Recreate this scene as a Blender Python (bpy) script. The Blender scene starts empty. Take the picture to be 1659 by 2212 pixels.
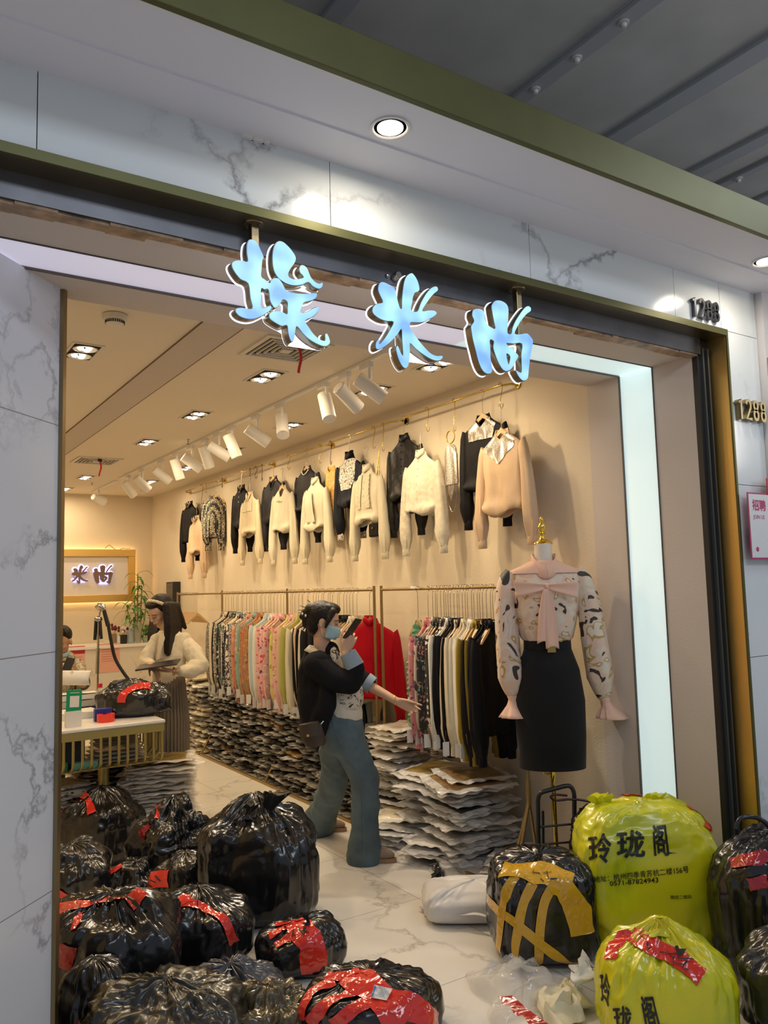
import bpy, math, random
from mathutils import Vector, Matrix, noise
from mathutils.bvhtree import BVHTree
random.seed(7)
S = bpy.context.scene
COL = S.collection
PI = math.pi
# ---------------------------------------------------------------- camera, world, lights, exposure
YAW, PITCH, ROLL, FPX = math.radians(33.408), math.radians(5.472), math.radians(-1.48), 1719.85
CAM = Vector((0, 0, 1.7))
FW = Vector((math.sin(YAW)*math.cos(PITCH), math.cos(YAW)*math.cos(PITCH), math.sin(PITCH)))
_r0 = Vector((math.cos(YAW), -math.sin(YAW), 0)); _u0 = _r0.cross(FW)
RT = _r0*math.cos(ROLL) + _u0*math.sin(ROLL)
UP = -_r0*math.sin(ROLL) + _u0*math.cos(ROLL)
cam = bpy.data.cameras.new('camera'); co = bpy.data.objects.new('camera', cam); COL.objects.link(co)
co.matrix_world = Matrix(((RT.x, UP.x, -FW.x, CAM.x), (RT.y, UP.y, -FW.y, CAM.y), (RT.z, UP.z, -FW.z, CAM.z), (0, 0, 0, 1)))
cam.sensor_fit = 'VERTICAL'; cam.sensor_height = 24; cam.lens = 24*FPX/2212; cam.clip_start = .05
S.camera = co
S.view_settings.view_transform = 'Standard'; S.view_settings.look = 'None'
S.view_settings.exposure = 0.0; S.view_settings.gamma = 1
W = bpy.data.worlds.new('hall'); S.world = W; W.use_nodes = True
W.node_tree.nodes['Background'].inputs[0].default_value = (.50, .56, .68, 1)
W.node_tree.nodes['Background'].inputs[1].default_value = .50

def lamp(kind, name, loc, power, color, target=None, size=.1, size_y=None, angle=60, blend=.5):
    l = bpy.data.lights.new(name, kind); l.energy = power; l.color = color
    if kind == 'AREA':
        l.size = size
        if size_y: l.shape = 'RECTANGLE'; l.size_y = size_y
        else: l.shape = 'DISK'
    else: l.shadow_soft_size = size
    if kind == 'SPOT': l.spot_size = math.radians(angle); l.spot_blend = blend
    o = bpy.data.objects.new(name, l); COL.objects.link(o); o.location = loc
    d = (Vector(target)-Vector(loc)) if target else Vector((0, 0, -1))
    o.rotation_euler = d.to_track_quat('-Z', 'Y').to_euler()
    return o
WARM = (1, .76, .46); WHITE = (1, .86, .68); COOL = (.80, .88, 1)
# fill lamps added for the hall, out of view and without fixtures
lamp('AREA', 'hall_fill', (1.5, -1.5, 4.3), 46, COOL, (1.6, 3, 1.0), 3.0, .5)
lamp('AREA', 'hall_fill', (4.8, .6, 4.3), 16, COOL, (3, 3, 1.5), 2.0, .5)
lamp('AREA', 'roof_fill', (6.4, .2, 3.0), 22, (1, .93, .84), (4.4, 1.2, 4.5), .8, .8)  # added unseen lamp that brightens the roof on the right
# shop general light: recessed ceiling fixtures (positions shared with the fixtures built below)
RECESS = [(1.06, 4.8), (2.24, 4.8), (2.24, 6.13), (2.24, 7.45), (2.26, 10.0), (2.27, 11.2),
          (3.08, 4.78), (3.10, 4.02), (3.11, 6.18), (3.11, 7.5), (3.11, 8.8), (3.08, 10.1), (1.06, 7.2), (1.06, 9.6), (0.2, 4.8), (0.2, 7.2)]
for i, (x, y) in enumerate(RECESS):
    lamp('AREA', 'recess_light', (x, y, 3.10), 10.5 if x < 3 else 5, WARM, None, .13)
TRACK = [(2.60, 4.13, (3.58, 3.75, 2.2)), (2.60, 4.40, (3.58, 4.55, 2.3)), (2.60, 4.69, (2.5, 3.3, 0)), (2.60, 5.38, (1.9, 3.5, .0)), (2.60, 5.83, (3.58, 5.6, 2.3)),
         (2.60, 6.35, (3.3, 6.1, 1.2)), (2.60, 6.65, (3.58, 6.3, 2.3)), (2.60, 6.97, (3.4, 7.3, 1.2)), (2.60, 7.35, (3.58, 7.2, 2.3)),
         (2.60, 7.78, (3.4, 8.0, 1.0)), (2.60, 8.26, (3.58, 8.3, 2.3)), (2.60, 8.97, (3.58, 9.2, 2.2)), (2.60, 9.5, (3.55, 9.9, 1.9))]
for x, y, t in TRACK:
    d = (Vector(t)-Vector((x, y, 2.9))).normalized()
    lamp('SPOT', 'track_beam', Vector((x, y, 2.9))+d*.13, 62 if t[2] == 0 else 22, WARM if t[2] else WHITE, t, .03, angle=75, blend=.7)
# downlights under the outer canopy
CANLIGHT = [(1.44, 2.085), (3.64, 2.085), (-.76, 2.085)]
for x, y in CANLIGHT:
    lamp('AREA', 'canopy_light', (x, y, 3.20), 3.5, (1, .87, .70), None, .11)

# ---------------------------------------------------------------- helpers
def V(px, py, d):
    """point seen at pixel (px,py) of the photograph at forward distance d"""
    return CAM + (RT*((px-829.5)/FPX) - UP*((py-1106)/FPX) + FW)*d
def ON(px, py, ax, val):
    R = RT*((px-829.5)/FPX) - UP*((py-1106)/FPX) + FW
    return CAM + R*((val-CAM[ax])/R[ax])
def fdist(p): return (Vector(p)-CAM).dot(FW)

NT = {}
def mat(name, col, rough=.5, metal=0, spec=.5, bump=0, bscale=40, coat=0, emit=None, estr=0, alpha=1, sheen=0, trans=0, bdist=.01, var=0, vscale=6, crough=.05, detail=3, ridge=False):
    m = bpy.data.materials.new(name); m.use_nodes = True; nt = m.node_tree; b = nt.nodes['Principled BSDF']
    b.inputs['Base Color'].default_value = (*col, 1); b.inputs['Roughness'].default_value = rough
    b.inputs['Metallic'].default_value = metal; b.inputs['Specular IOR Level'].default_value = spec
    b.inputs['Coat Weight'].default_value = coat; b.inputs['Coat Roughness'].default_value = crough
    b.inputs['Alpha'].default_value = alpha; b.inputs['Sheen Weight'].default_value = sheen
    b.inputs['Transmission Weight'].default_value = trans
    if emit: b.inputs['Emission Color'].default_value = (*emit, 1); b.inputs['Emission Strength'].default_value = estr
    if bump or var:
        tc = nt.nodes.new('ShaderNodeTexCoord')
    if bump:
        n = nt.nodes.new('ShaderNodeTexNoise'); n.inputs['Scale'].default_value = bscale; n.inputs['Detail'].default_value = detail
        if ridge: n.noise_type = 'RIDGED_MULTIFRACTAL'
        bu = nt.nodes.new('ShaderNodeBump'); bu.inputs['Strength'].default_value = bump; bu.inputs['Distance'].default_value = bdist
        nt.links.new(tc.outputs['Object'], n.inputs['Vector']); nt.links.new(n.outputs['Fac'], bu.inputs['Height']); nt.links.new(bu.outputs[0], b.inputs['Normal'])
        if coat: nt.links.new(bu.outputs[0], b.inputs['Coat Normal'])
    if var:
        n = nt.nodes.new('ShaderNodeTexNoise'); n.inputs['Scale'].default_value = vscale; n.inputs['Detail'].default_value = 4
        h = nt.nodes.new('ShaderNodeHueSaturation'); h.inputs['Color'].default_value = (*col, 1)
        mr = nt.nodes.new('ShaderNodeMapRange'); mr.inputs[1].default_value = .3; mr.inputs[2].default_value = .7; mr.inputs[3].default_value = 1-var; mr.inputs[4].default_value = 1+var
        nt.links.new(tc.outputs['Object'], n.inputs['Vector']); nt.links.new(n.outputs['Fac'], mr.inputs[0]); nt.links.new(mr.outputs[0], h.inputs['Value']); nt.links.new(h.outputs[0], b.inputs['Base Color'])
    return m
def ramp(nt, stops, interp='CONSTANT'):
    r = nt.nodes.new('ShaderNodeValToRGB'); r.color_ramp.interpolation = interp
    e = r.color_ramp.elements
    while len(e) < len(stops): e.new(.5)
    for i, (p, c) in enumerate(stops): e[i].position = p; e[i].color = (*c, 1)
    return r
def pattern(name, kind, cols, scale=30, rough=.5):
    """printed cloth: kind = floral, dots, lace, stripe, diamond"""
    m = mat(name, cols[0], rough); nt = m.node_tree; b = nt.nodes['Principled BSDF']
    tc = nt.nodes.new('ShaderNodeTexCoord'); mp = nt.nodes.new('ShaderNodeMapping'); nt.links.new(tc.outputs['Object'], mp.inputs[0])
    if kind == 'floral':
        ns = nt.nodes.new('ShaderNodeTexNoise'); ns.inputs['Scale'].default_value = scale*.5
        ad = nt.nodes.new('ShaderNodeMixRGB'); ad.inputs[0].default_value = .06
        nt.links.new(mp.outputs[0], ns.inputs['Vector']); nt.links.new(mp.outputs[0], ad.inputs[1]); nt.links.new(ns.outputs['Color'], ad.inputs[2])
        v = nt.nodes.new('ShaderNodeTexVoronoi'); v.inputs['Scale'].default_value = scale; nt.links.new(ad.outputs[0], v.inputs['Vector'])
        n = len(cols); r = ramp(nt, [(i/n, c) for i, c in enumerate(cols)]); 
        sp = nt.nodes.new('ShaderNodeSeparateColor'); nt.links.new(v.outputs['Color'], sp.inputs[0]); nt.links.new(sp.outputs[0], r.inputs[0])
        r2 = ramp(nt, [(0, (1, 1, 1)), (.42, (0, 0, 0))]); nt.links.new(v.outputs['Distance'], r2.inputs[0])
        mx = nt.nodes.new('ShaderNodeMixRGB'); mx.inputs[1].default_value = (*cols[0], 1); nt.links.new(r2.outputs[0], mx.inputs[0]); nt.links.new(r.outputs[0], mx.inputs[2])
        nt.links.new(mx.outputs[0], b.inputs['Base Color'])
    elif kind == 'blotch':
        ns = nt.nodes.new('ShaderNodeTexNoise'); ns.inputs['Scale'].default_value = scale; ns.inputs['Detail'].default_value = 1.2; ns.inputs['Distortion'].default_value = 1.6
        nt.links.new(mp.outputs[0], ns.inputs['Vector'])
        r = ramp(nt, [(0, cols[1]), (.385, cols[0]), (.47, cols[2]), (.54, cols[3]), (.605, cols[4]), (.65, cols[5])]); nt.links.new(ns.outputs['Fac'], r.inputs[0]); nt.links.new(r.outputs[0], b.inputs['Base Color'])
    elif kind in ('dots', 'lace'):
        v = nt.nodes.new('ShaderNodeTexVoronoi'); v.inputs['Scale'].default_value = scale; v.inputs['Randomness'].default_value = .25 if kind == 'dots' else 1
        if kind == 'lace': v.feature = 'DISTANCE_TO_EDGE'
        nt.links.new(mp.outputs[0], v.inputs['Vector'])
        r = ramp(nt, [(0, cols[1]), (.38 if kind == 'dots' else .09, cols[0])]); nt.links.new(v.outputs['Distance'], r.inputs[0]); nt.links.new(r.outputs[0], b.inputs['Base Color'])
    else:
        w = nt.nodes.new('ShaderNodeTexWave'); w.inputs['Scale'].default_value = scale; w.inputs['Distortion'].default_value = 6 if kind == 'diamond' else 1
        if kind == 'diamond': w.wave_type = 'RINGS'
        else: w.bands_direction = 'Z'
        nt.links.new(mp.outputs[0], w.inputs['Vector']); n = len(cols)
        r = ramp(nt, [(i/n, c) for i, c in enumerate(cols)]); nt.links.new(w.outputs['Fac'], r.inputs[0]); nt.links.new(r.outputs[0], b.inputs['Base Color'])
    return m
def marble(name, base, vein, rough, scale=1.0, tile=None, grout=(.25, .24, .22), axes=(0, 1), off=(0, 0), thick=.0035, amount=1, loc=(0, 0, 0), warp=.9):
    m = mat(name, base, rough); nt = m.node_tree; L = nt.links; b = nt.nodes['Principled BSDF']
    g = nt.nodes.new('ShaderNodeNewGeometry')
    mp = nt.nodes.new('ShaderNodeMapping'); mp.inputs['Rotation'].default_value = (.5, .5, .35); mp.inputs['Location'].default_value = loc; L.new(g.outputs['Position'], mp.inputs[0])
    ns = nt.nodes.new('ShaderNodeTexNoise'); ns.inputs['Scale'].default_value = 1.6*scale; ns.inputs['Detail'].default_value = 7; ns.inputs['Roughness'].default_value = .62; L.new(mp.outputs[0], ns.inputs['Vector'])
    ad = nt.nodes.new('ShaderNodeVectorMath'); ad.operation = 'MULTIPLY_ADD'; ad.inputs[1].default_value = (warp, warp, warp); L.new(ns.outputs['Color'], ad.inputs[0]); L.new(mp.outputs[0], ad.inputs[2])
    v = nt.nodes.new('ShaderNodeTexVoronoi'); v.feature = 'DISTANCE_TO_EDGE'; v.inputs['Scale'].default_value = .95*scale; L.new(ad.outputs[0], v.inputs['Vector'])
    r = ramp(nt, [(0, (1, 1, 1)), (.010, (.45, .45, .45)), (.03, (0, 0, 0))], 'LINEAR'); L.new(v.outputs['Distance'], r.inputs[0])
    n2 = nt.nodes.new('ShaderNodeTexNoise'); n2.inputs['Scale'].default_value = 1.3*scale; n2.inputs['Detail'].default_value = 2; L.new(mp.outputs[0], n2.inputs['Vector'])
    r2 = ramp(nt, [(.42, (0, 0, 0)), (.62, (1, 1, 1))], 'LINEAR'); L.new(n2.outputs['Fac'], r2.inputs[0])
    mu = nt.nodes.new('ShaderNodeMath'); mu.operation = 'MULTIPLY'; L.new(r.outputs[0], mu.inputs[0]); L.new(r2.outputs[0], mu.inputs[1])
    m2 = nt.nodes.new('ShaderNodeMath'); m2.operation = 'MULTIPLY'; m2.inputs[1].default_value = amount; L.new(mu.outputs[0], m2.inputs[0])
    mx = nt.nodes.new('ShaderNodeMixRGB'); mx.inputs[1].default_value = (*base, 1); mx.inputs[2].default_value = (*vein, 1); L.new(m2.outputs[0], mx.inputs[0])
    out = mx.outputs[0]
    if tile:
        sp = nt.nodes.new('ShaderNodeSeparateXYZ'); L.new(g.outputs['Position'], sp.inputs[0])
        prev = None
        for k in (0, 1):
            s1 = nt.nodes.new('ShaderNodeMath'); s1.operation = 'SUBTRACT'; s1.inputs[1].default_value = off[k]; L.new(sp.outputs[axes[k]], s1.inputs[0])
            pp = nt.nodes.new('ShaderNodeMath'); pp.operation = 'PINGPONG'; pp.inputs[1].default_value = tile[k]/2; L.new(s1.outputs[0], pp.inputs[0])
            lt = nt.nodes.new('ShaderNodeMath'); lt.operation = 'LESS_THAN'; lt.inputs[1].default_value = thick/2; L.new(pp.outputs[0], lt.inputs[0])
            if prev:
                a = nt.nodes.new('ShaderNodeMath'); a.operation = 'MAXIMUM'; L.new(prev.outputs[0], a.inputs[0]); L.new(lt.outputs[0], a.inputs[1]); prev = a
            else: prev = lt
        m3 = nt.nodes.new('ShaderNodeMixRGB'); m3.inputs[2].default_value = (*grout, 1); L.new(prev.outputs[0], m3.inputs[0]); L.new(out, m3.inputs[1]); out = m3.outputs[0]
    L.new(out, b.inputs['Base Color'])
    return m

class MB:
    def __init__(s): s.v = []; s.f = []
    def add(s, vs, fs, M=None):
        k = len(s.v)
        for p in vs:
            p = Vector(p); s.v.append(M @ p if M else p)
        s.f += [tuple(i+k for i in f) for f in fs]; return s
    def box(s, lo, hi, M=None):
        x0, y0, z0 = lo; x1, y1, z1 = hi
        return s.add([(x0, y0, z0), (x1, y0, z0), (x1, y1, z0), (x0, y1, z0), (x0, y0, z1), (x1, y0, z1), (x1, y1, z1), (x0, y1, z1)],
                     [(3, 2, 1, 0), (4, 5, 6, 7), (0, 1, 5, 4), (1, 2, 6, 5), (2, 3, 7, 6), (3, 0, 4, 7)], M)
    def cbox(s, c, size, M=None):
        return s.box([c[i]-size[i]/2 for i in range(3)], [c[i]+size[i]/2 for i in range(3)], M)
    def loft(s, rings, caps=True, closed=True, M=None):
        n = len(rings[0]); vs = [p for r in rings for p in r]; fs = []
        for i in range(len(rings)-1):
            for j in range(n if closed else n-1):
                a = i*n+j; b = i*n+(j+1) % n; fs.append((a, b, b+n, a+n))
        if caps and closed:
            fs.append(tuple(reversed(range(n)))); fs.append(tuple(range((len(rings)-1)*n, len(rings)*n)))
        return s.add(vs, fs, M)
    def tube(s, pts, r, n=8, caps=True, M=None, sq=1.0, up=None):
        pts = [Vector(p) for p in pts]; k = len(pts)
        if not isinstance(r, (list, tuple)): r = [r]*k
        rings = []; pu = None
        for i in range(k):
            t = (pts[min(i+1, k-1)]-pts[max(i-1, 0)])
            t = t.normalized() if t.length > 1e-9 else Vector((0, 0, 1))
            a = up if up is not None else (pu if pu is not None else (Vector((0, 0, 1)) if abs(t.z) < .9 else Vector((1, 0, 0))))
            a = Vector(a); x = a-t*a.dot(t)
            if x.length < 1e-6: x = Vector((1, 0, 0))-t*t.x
            x.normalize(); pu = x; y = t.cross(x)
            rings.append([pts[i]+(x*math.cos(2*PI*j/n)*sq+y*math.sin(2*PI*j/n))*r[i] for j in range(n)])
        return s.loft(rings, caps, True, M)
    def sphere(s, c, r, n=16, m=10, M=None):
        if not isinstance(r, (list, tuple, Vector)): r = (r, r, r)
        rings = []
        for i in range(m+1):
            ph = -PI/2+PI*i/m; ph = max(-PI/2+.02, min(PI/2-.02, ph))
            rings.append([Vector((c[0]+r[0]*math.cos(ph)*math.cos(2*PI*j/n), c[1]+r[1]*math.cos(ph)*math.sin(2*PI*j/n), c[2]+r[2]*math.sin(ph))) for j in range(n)])
        return s.loft(rings, True, True, M)
    def lathe(s, prof, n=24, c=(0, 0, 0), M=None):
        rings = [[Vector((c[0]+r*math.cos(2*PI*j/n), c[1]+r*math.sin(2*PI*j/n), c[2]+z)) for j in range(n)] for r, z in prof]
        return s.loft(rings, True, True, M)
    def prism(s, poly, h0, h1, f):
        """poly 2D list, f(u,v,h)->point"""
        n = len(poly)
        return s.add([f(u, v, h0) for u, v in poly]+[f(u, v, h1) for u, v in poly],
                     [tuple(reversed(range(n))), tuple(range(n, 2*n))]+[(i, (i+1) % n, (i+1) % n+n, i+n) for i in range(n)])
    def xm(s, M):
        s.v = [M @ p for p in s.v]; return s
    def grid(s, nu, nv, f, thick=None):
        vs = [f(i/(nu-1), j/(nv-1)) for j in range(nv) for i in range(nu)]
        return s.add(vs, [(j*nu+i, j*nu+i+1, (j+1)*nu+i+1, (j+1)*nu+i) for j in range(nv-1) for i in range(nu-1)])
    def build(s, name, m=None, parent=None, smooth=None, bevel=0, solid=0, subsurf=0, remesh=0, smoothit=0, origin=None, disp=0, dsize=.16):
        if parent is not None: o0 = ORG[parent.name]
        elif origin is not None: o0 = Vector(origin)
        else:
            xs = [p.x for p in s.v]; ys = [p.y for p in s.v]; zs = [p.z for p in s.v]
            o0 = Vector(((min(xs)+max(xs))/2, (min(ys)+max(ys))/2, min(zs)))
        me = bpy.data.meshes.new(name); me.from_pydata([tuple(p-o0) for p in s.v], [], s.f)
        if smooth is not None:
            me.polygons.foreach_set('use_smooth', [True]*len(me.polygons))
            if smooth < 170: me.set_sharp_from_angle(angle=math.radians(smooth))
        me.validate(); me.update()
        o = bpy.data.objects.new(name, me); COL.objects.link(o); ORG[o.name] = o0
        if m: me.materials.append(m)
        if parent is not None: o.parent = parent
        else: o.location = o0
        if remesh:
            md = o.modifiers.new('r', 'REMESH'); md.mode = 'VOXEL'; md.voxel_size = remesh; md.use_smooth_shade = True
        if smoothit:
            md = o.modifiers.new('s', 'SMOOTH'); md.factor = .5; md.iterations = smoothit
        if disp:
            tx = bpy.data.textures.new('folds', 'CLOUDS'); tx.noise_scale = dsize; tx.noise_depth = 1
            md = o.modifiers.new('d', 'DISPLACE'); md.texture = tx; md.strength = disp; md.mid_level = .5
        if bevel:
            md = o.modifiers.new('b', 'BEVEL'); md.width = bevel; md.segments = 2; md.limit_method = 'ANGLE'
        if solid:
            md = o.modifiers.new('t', 'SOLIDIFY'); md.thickness = solid; md.offset = 0
        if subsurf:
            md = o.modifiers.new('u', 'SUBSURF'); md.levels = subsurf; md.render_levels = subsurf
        return o
ORG = {}
def tag(o, label, cat, group=None, kind=None):
    o['label'] = label; o['category'] = cat
    if group: o['group'] = group
    if kind: o['kind'] = kind
    return o
def thing(name, label, cat, loc=(0, 0, 0), group=None):
    o = bpy.data.objects.new(name, None); COL.objects.link(o); o.location = loc; o.empty_display_size = .05
    ORG[o.name] = Vector(loc); return tag(o, label, cat, group)
def struct(o): o['kind'] = 'structure'; return o
def lab(o, label): o['label'] = label; return o
def kids(o): return [c for c in ALLK.get(o.name, [])]
def dup(root, loc, rotz=0, label=None, group=None, mats=None, scale=None, rot=None):
    r = root.copy(); COL.objects.link(r); r.location = loc; r.rotation_euler = rot if rot else (0, 0, rotz)
    if scale: r.scale = scale
    if label: r['label'] = label
    if group: r['group'] = group
    ORG[r.name] = Vector(loc)
    def cp(a, b):
        for ch in a.children:
            c = ch.copy(); COL.objects.link(c); c.parent = b; ORG[c.name] = Vector((0, 0, 0))
            if mats and ch.name.split('.')[0] in mats:
                c.material_slots[0].link = 'OBJECT'; c.material_slots[0].material = mats[ch.name.split('.')[0]]
            cp(ch, c)
    cp(root, r)
    if mats and root.type == 'MESH' and '*' in mats:
        r.material_slots[0].link = 'OBJECT'; r.material_slots[0].material = mats['*']
    return r
def vanish(root):
    for c in list(root.children_recursive)+[root]: bpy.data.objects.remove(c, do_unlink=True)
def smoothpts(pts, k=4, closed=False):
    P = [Vector(p) for p in pts]; n = len(P); out = []
    rng = range(n if closed else n-1)
    for i in rng:
        p0 = P[(i-1) % n] if closed or i > 0 else P[0]; p1 = P[i]; p2 = P[(i+1) % n]; p3 = P[(i+2) % n] if closed or i+2 < n else P[-1]
        for j in range(k):
            t = j/k
            out.append(.5*((2*p1)+(-p0+p2)*t+(2*p0-5*p1+4*p2-p3)*t*t+(-p0+3*p1-3*p2+p3)*t**3))
    if not closed: out.append(P[-1])
    return out
def curve_mb(loops, extrude, offset=0):
    c = bpy.data.curves.new('c', 'CURVE'); c.dimensions = '2D'; c.fill_mode = 'BOTH'; c.extrude = extrude; c.offset = offset
    for lp in loops:
        s = c.splines.new('POLY'); s.points.add(len(lp)-1)
        for q, p in zip(s.points, lp): q.co = (p[0], p[1], 0, 1)
        s.use_cyclic_u = True
    return _tomb(c)
def _tomb(c):
    o = bpy.data.objects.new('c', c); COL.objects.link(o); dg = bpy.context.evaluated_depsgraph_get(); dg.update()
    me = bpy.data.meshes.new_from_object(o.evaluated_get(dg))
    mb = MB(); mb.v = [v.co.copy() for v in me.vertices]; mb.f = [tuple(p.vertices) for p in me.polygons]
    bpy.data.objects.remove(o); bpy.data.meshes.remove(me); return mb
def text_mb(s, size=1, extrude=0, offset=0, space=1):
    c = bpy.data.curves.new('t', 'FONT'); c.body = s; c.size = size; c.extrude = extrude; c.offset = offset; c.space_character = space; c.resolution_u = 3
    return _tomb(c)
def xf(mb, f):
    mb.v = [Vector(f(p)) for p in mb.v]; return mb
# ---------------------------------------------------------------- materials of the place
M_floor = marble('floor_marble', (.78, .74, .67), (.42, .38, .33), .16, 1.1, (.84, .84), (.36, .31, .26), (0, 1), (2.62, 2.89), .004, .75)
M_marble = marble('marble', (.72, .76, .76), (.28, .29, .31), .14, 1.0, amount=1.0, loc=(.3, .1, .4))
M_marble2 = marble('column_marble', (.66, .68, .72), (.33, .34, .37), .2, 1.25, (50, .84), axes=(0, 2), off=(25, .66), amount=1.0, loc=(1.3, .4, .2))
M_counter = marble('counter_marble', (.70, .64, .55), (.4, .36, .3), .3, 2.0, amount=.8)
M_wall = mat('wall_paint', (.72, .62, .47), .85, bump=.35, bscale=90, bdist=.006)
M_ceil = mat('ceiling_paint', (.76, .68, .56), .9)
M_beam = mat('ceiling_strip', (.56, .50, .45), .9)
M_beige = mat('reveal_paint', (.64, .56, .50), .9, bump=.25, bscale=90, bdist=.005)
M_canopy = mat('canopy_paint', (.80, .78, .84), .6)
M_olive = mat('olive_metal', (.105, .103, .036), .42, metal=.55, spec=.5, var=.06)
M_gold = mat('gold_steel', (.78, .52, .17), .40, metal=1, bump=.03, bscale=300)
M_goldd = mat('brushed_bronze', (.30, .23, .13), .30, metal=1, bump=.05, bscale=200)
M_steel = mat('dark_steel', (.14, .14, .15), .42, metal=.85, var=.2, vscale=5)
M_adh = mat('old_adhesive', (.34, .22, .13), .5, var=.55, vscale=14, bump=.6, bscale=40)
M_black = mat('black_metal', (.014, .014, .016), .4)
M_roof = mat('roof_sheet', (.46, .45, .43), .55, metal=.2, var=.12, vscale=2)
M_white = mat('white_paint', (.80, .78, .74), .5)
M_neigh = mat('pillar_paint', (.64, .62, .62), .6)
M_dark = mat('dark_backing', (.03, .03, .03), .8)
M_brass = mat('brass', (.50, .34, .11), .28, metal=1)
M_brassm = mat('matte_brass', (.36, .25, .10), .38, metal=.85)
M_chrome = mat('chrome', (.6, .6, .6), .15, metal=1)
M_stripa = mat('lavender_light_panel', (.8, .8, .9), .6, emit=(.70, .67, .84), estr=.46)
M_stripb = mat('mint_light_panel', (.8, .9, .9), .6, emit=(.58, .76, .77), estr=.66)

def S_box(name, lo, hi, m, bevel=0):
    return struct(MB().box(lo, hi).build(name, m, bevel=bevel))
S_box('floor', (-4, -4, -.1), (9, 12, 0), M_floor)
S_box('wall_right', (3.6, 3.22, 0), (3.8, 11.9, 3.3), M_wall)
S_box('wall_back', (-1.2, 11.7, 0), (3.6, 11.9, 3.3), M_wall)
S_box('wall_left', (-1.4, 3.3, 0), (-1.2, 11.9, 3.3), M_wall)
S_box('ceiling', (-1.2, 3.22, 3.14), (3.6, 11.7, 3.3), M_ceil)
b = MB().box((1.485, 3.22, 3.133), (1.71, 11.7, 3.14)); o = struct(b.build('trim_1', M_beam))
b = MB()
for x in (1.483, 1.712): b.box((x-.002, 3.22, 3.131), (x+.002, 11.7, 3.14))
struct(b.build('trim_2', mat('caulk_line', (.20, .14, .09), .9)))
# entrance reveal: soffit and right side, with the light band wrapped round it
S_box('wall_reveal_front', (3.6, 2.50, 0), (3.8, 2.75, 3.1), M_beige)
S_box('wall_reveal_inner', (3.6, 2.98, 0), (3.8, 3.22, 3.1), M_beige)
S_box('ceiling_reveal_front', (-1.2, 2.52, 2.87), (3.6, 2.75, 3.12), M_beige)
S_box('ceiling_reveal_inner', (-1.2, 2.98, 2.87), (3.6, 3.22, 3.3), M_beige)
S_box('trim_3', (-1.2, 2.75, 2.878), (2.40, 2.98, 2.93), M_stripa)
S_box('trim_4', (2.40, 2.75, 2.878), (3.6, 2.98, 2.93), M_stripb)
S_box('trim_5', (3.606, 2.75, 0), (3.66, 2.98, 2.9), M_stripb)
b = MB()
for y in (2.75, 2.98):
    b.box((-1.2, y-.003, 2.866), (3.6, y+.003, 2.875)); b.box((3.595, y-.003, 0), (3.606, y+.003, 2.87))
struct(b.build('trim_6', mat('band_edge', (.10, .08, .07), .6)))
# left column with its 45 degree marble face and gold corner strip
b = MB().prism([(.62, 3.14), (-.02, 2.5), (-1.2, 2.5), (-1.2, 3.3), (.5, 3.3)], 0, 2.87, lambda u, v, h: Vector((u, v, h)))
struct(b.build('wall_column', M_marble2))
b = MB().prism([(.607, 3.127), (.62, 3.118), (.634, 3.132), (.634, 3.30), (.62, 3.30), (.62, 3.15)], 0, 2.869, lambda u, v, h: Vector((u, v, h)))
struct(b.build('trim_7', M_goldd))
# steel shutter housing above the opening and the black guide rail on the right
b = MB().box((-1.4, 2.46, 2.868), (3.62, 2.52, 3.1)); struct(b.build('trim_8', M_steel))
b = MB()
random.seed(3)
x = -1.4
while x < 3.6:
    w = random.uniform(.04, .16); b.box((x, 2.464+random.uniform(0, .01), 2.858), (min(x+w, 3.6), 2.519+random.uniform(-.012, .02), 2.868)); x += w
struct(b.build('trim_9', M_adh))
b = MB().box((3.60, 2.47, 0), (3.69, 2.50, 2.96))
struct(b.build('trim_10', M_black))
b = MB().box((3.628, 2.455, 0), (3.640, 2.47, 2.9)); b.box((3.662, 2.45, 0), (3.674, 2.47, 2.9)); struct(b.build('trim_11', mat('rail_rubber', (.05, .055, .055), .35, spec=.6)))
# gold frame round the opening: front edge and return
b = MB().box((-3, 2.360, 2.953), (3.70, 2.46, 2.981)); struct(b.build('trim_12', M_goldd, bevel=.002))
b = MB().box((-3, 2.352, 2.950), (3.704, 2.362, 2.983)); struct(b.build('trim_13', M_olive, bevel=.001))
b = MB().box((3.690, 2.362, 0), (3.704, 2.47, 2.953)); struct(b.build('trim_14', M_gold, bevel=.001))
b = MB().box((3.690, 2.352, 0), (3.704, 2.3625, 2.95)); struct(b.build('trim_15', M_olive, bevel=.001))
# marble panels of the header and the pier right of the opening
b = MB(); xs = [-3, -.58, .39, 1.365, 2.335, 3.30, 3.67, 3.985]
for a, c in zip(xs[:-1], xs[1:]): b.box((a+.0015, 2.366, 2.983 if a < 3.6 else 2.983), (c-.0015, 2.39, 3.229))
struct(b.build('wall_header', M_marble))
b = MB(); zs = [0, .44, 1.31, 2.18, 2.981]
for a, c in zip(zs[:-1], zs[1:]): b.box((3.706, 2.366, a+.0015), (3.985, 2.39, c-.0015))
struct(b.build('wall_pier', M_marble))
b = MB().box((-3, 2.39, 2.983), (3.985, 2.46, 3.4)); b.box((3.706, 2.39, 0), (4.0, 2.46, 3.4)); struct(b.build('wall_backing', M_dark))
b = MB().box((-3, 2.39, 0), (-.02, 2.46, 2.953)); struct(b.build('wall_front_left', M_marble2))
S_box('wall_neighbour', (3.99, 2.325, 0), (8, 2.5, 3.229), M_neigh)
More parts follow.
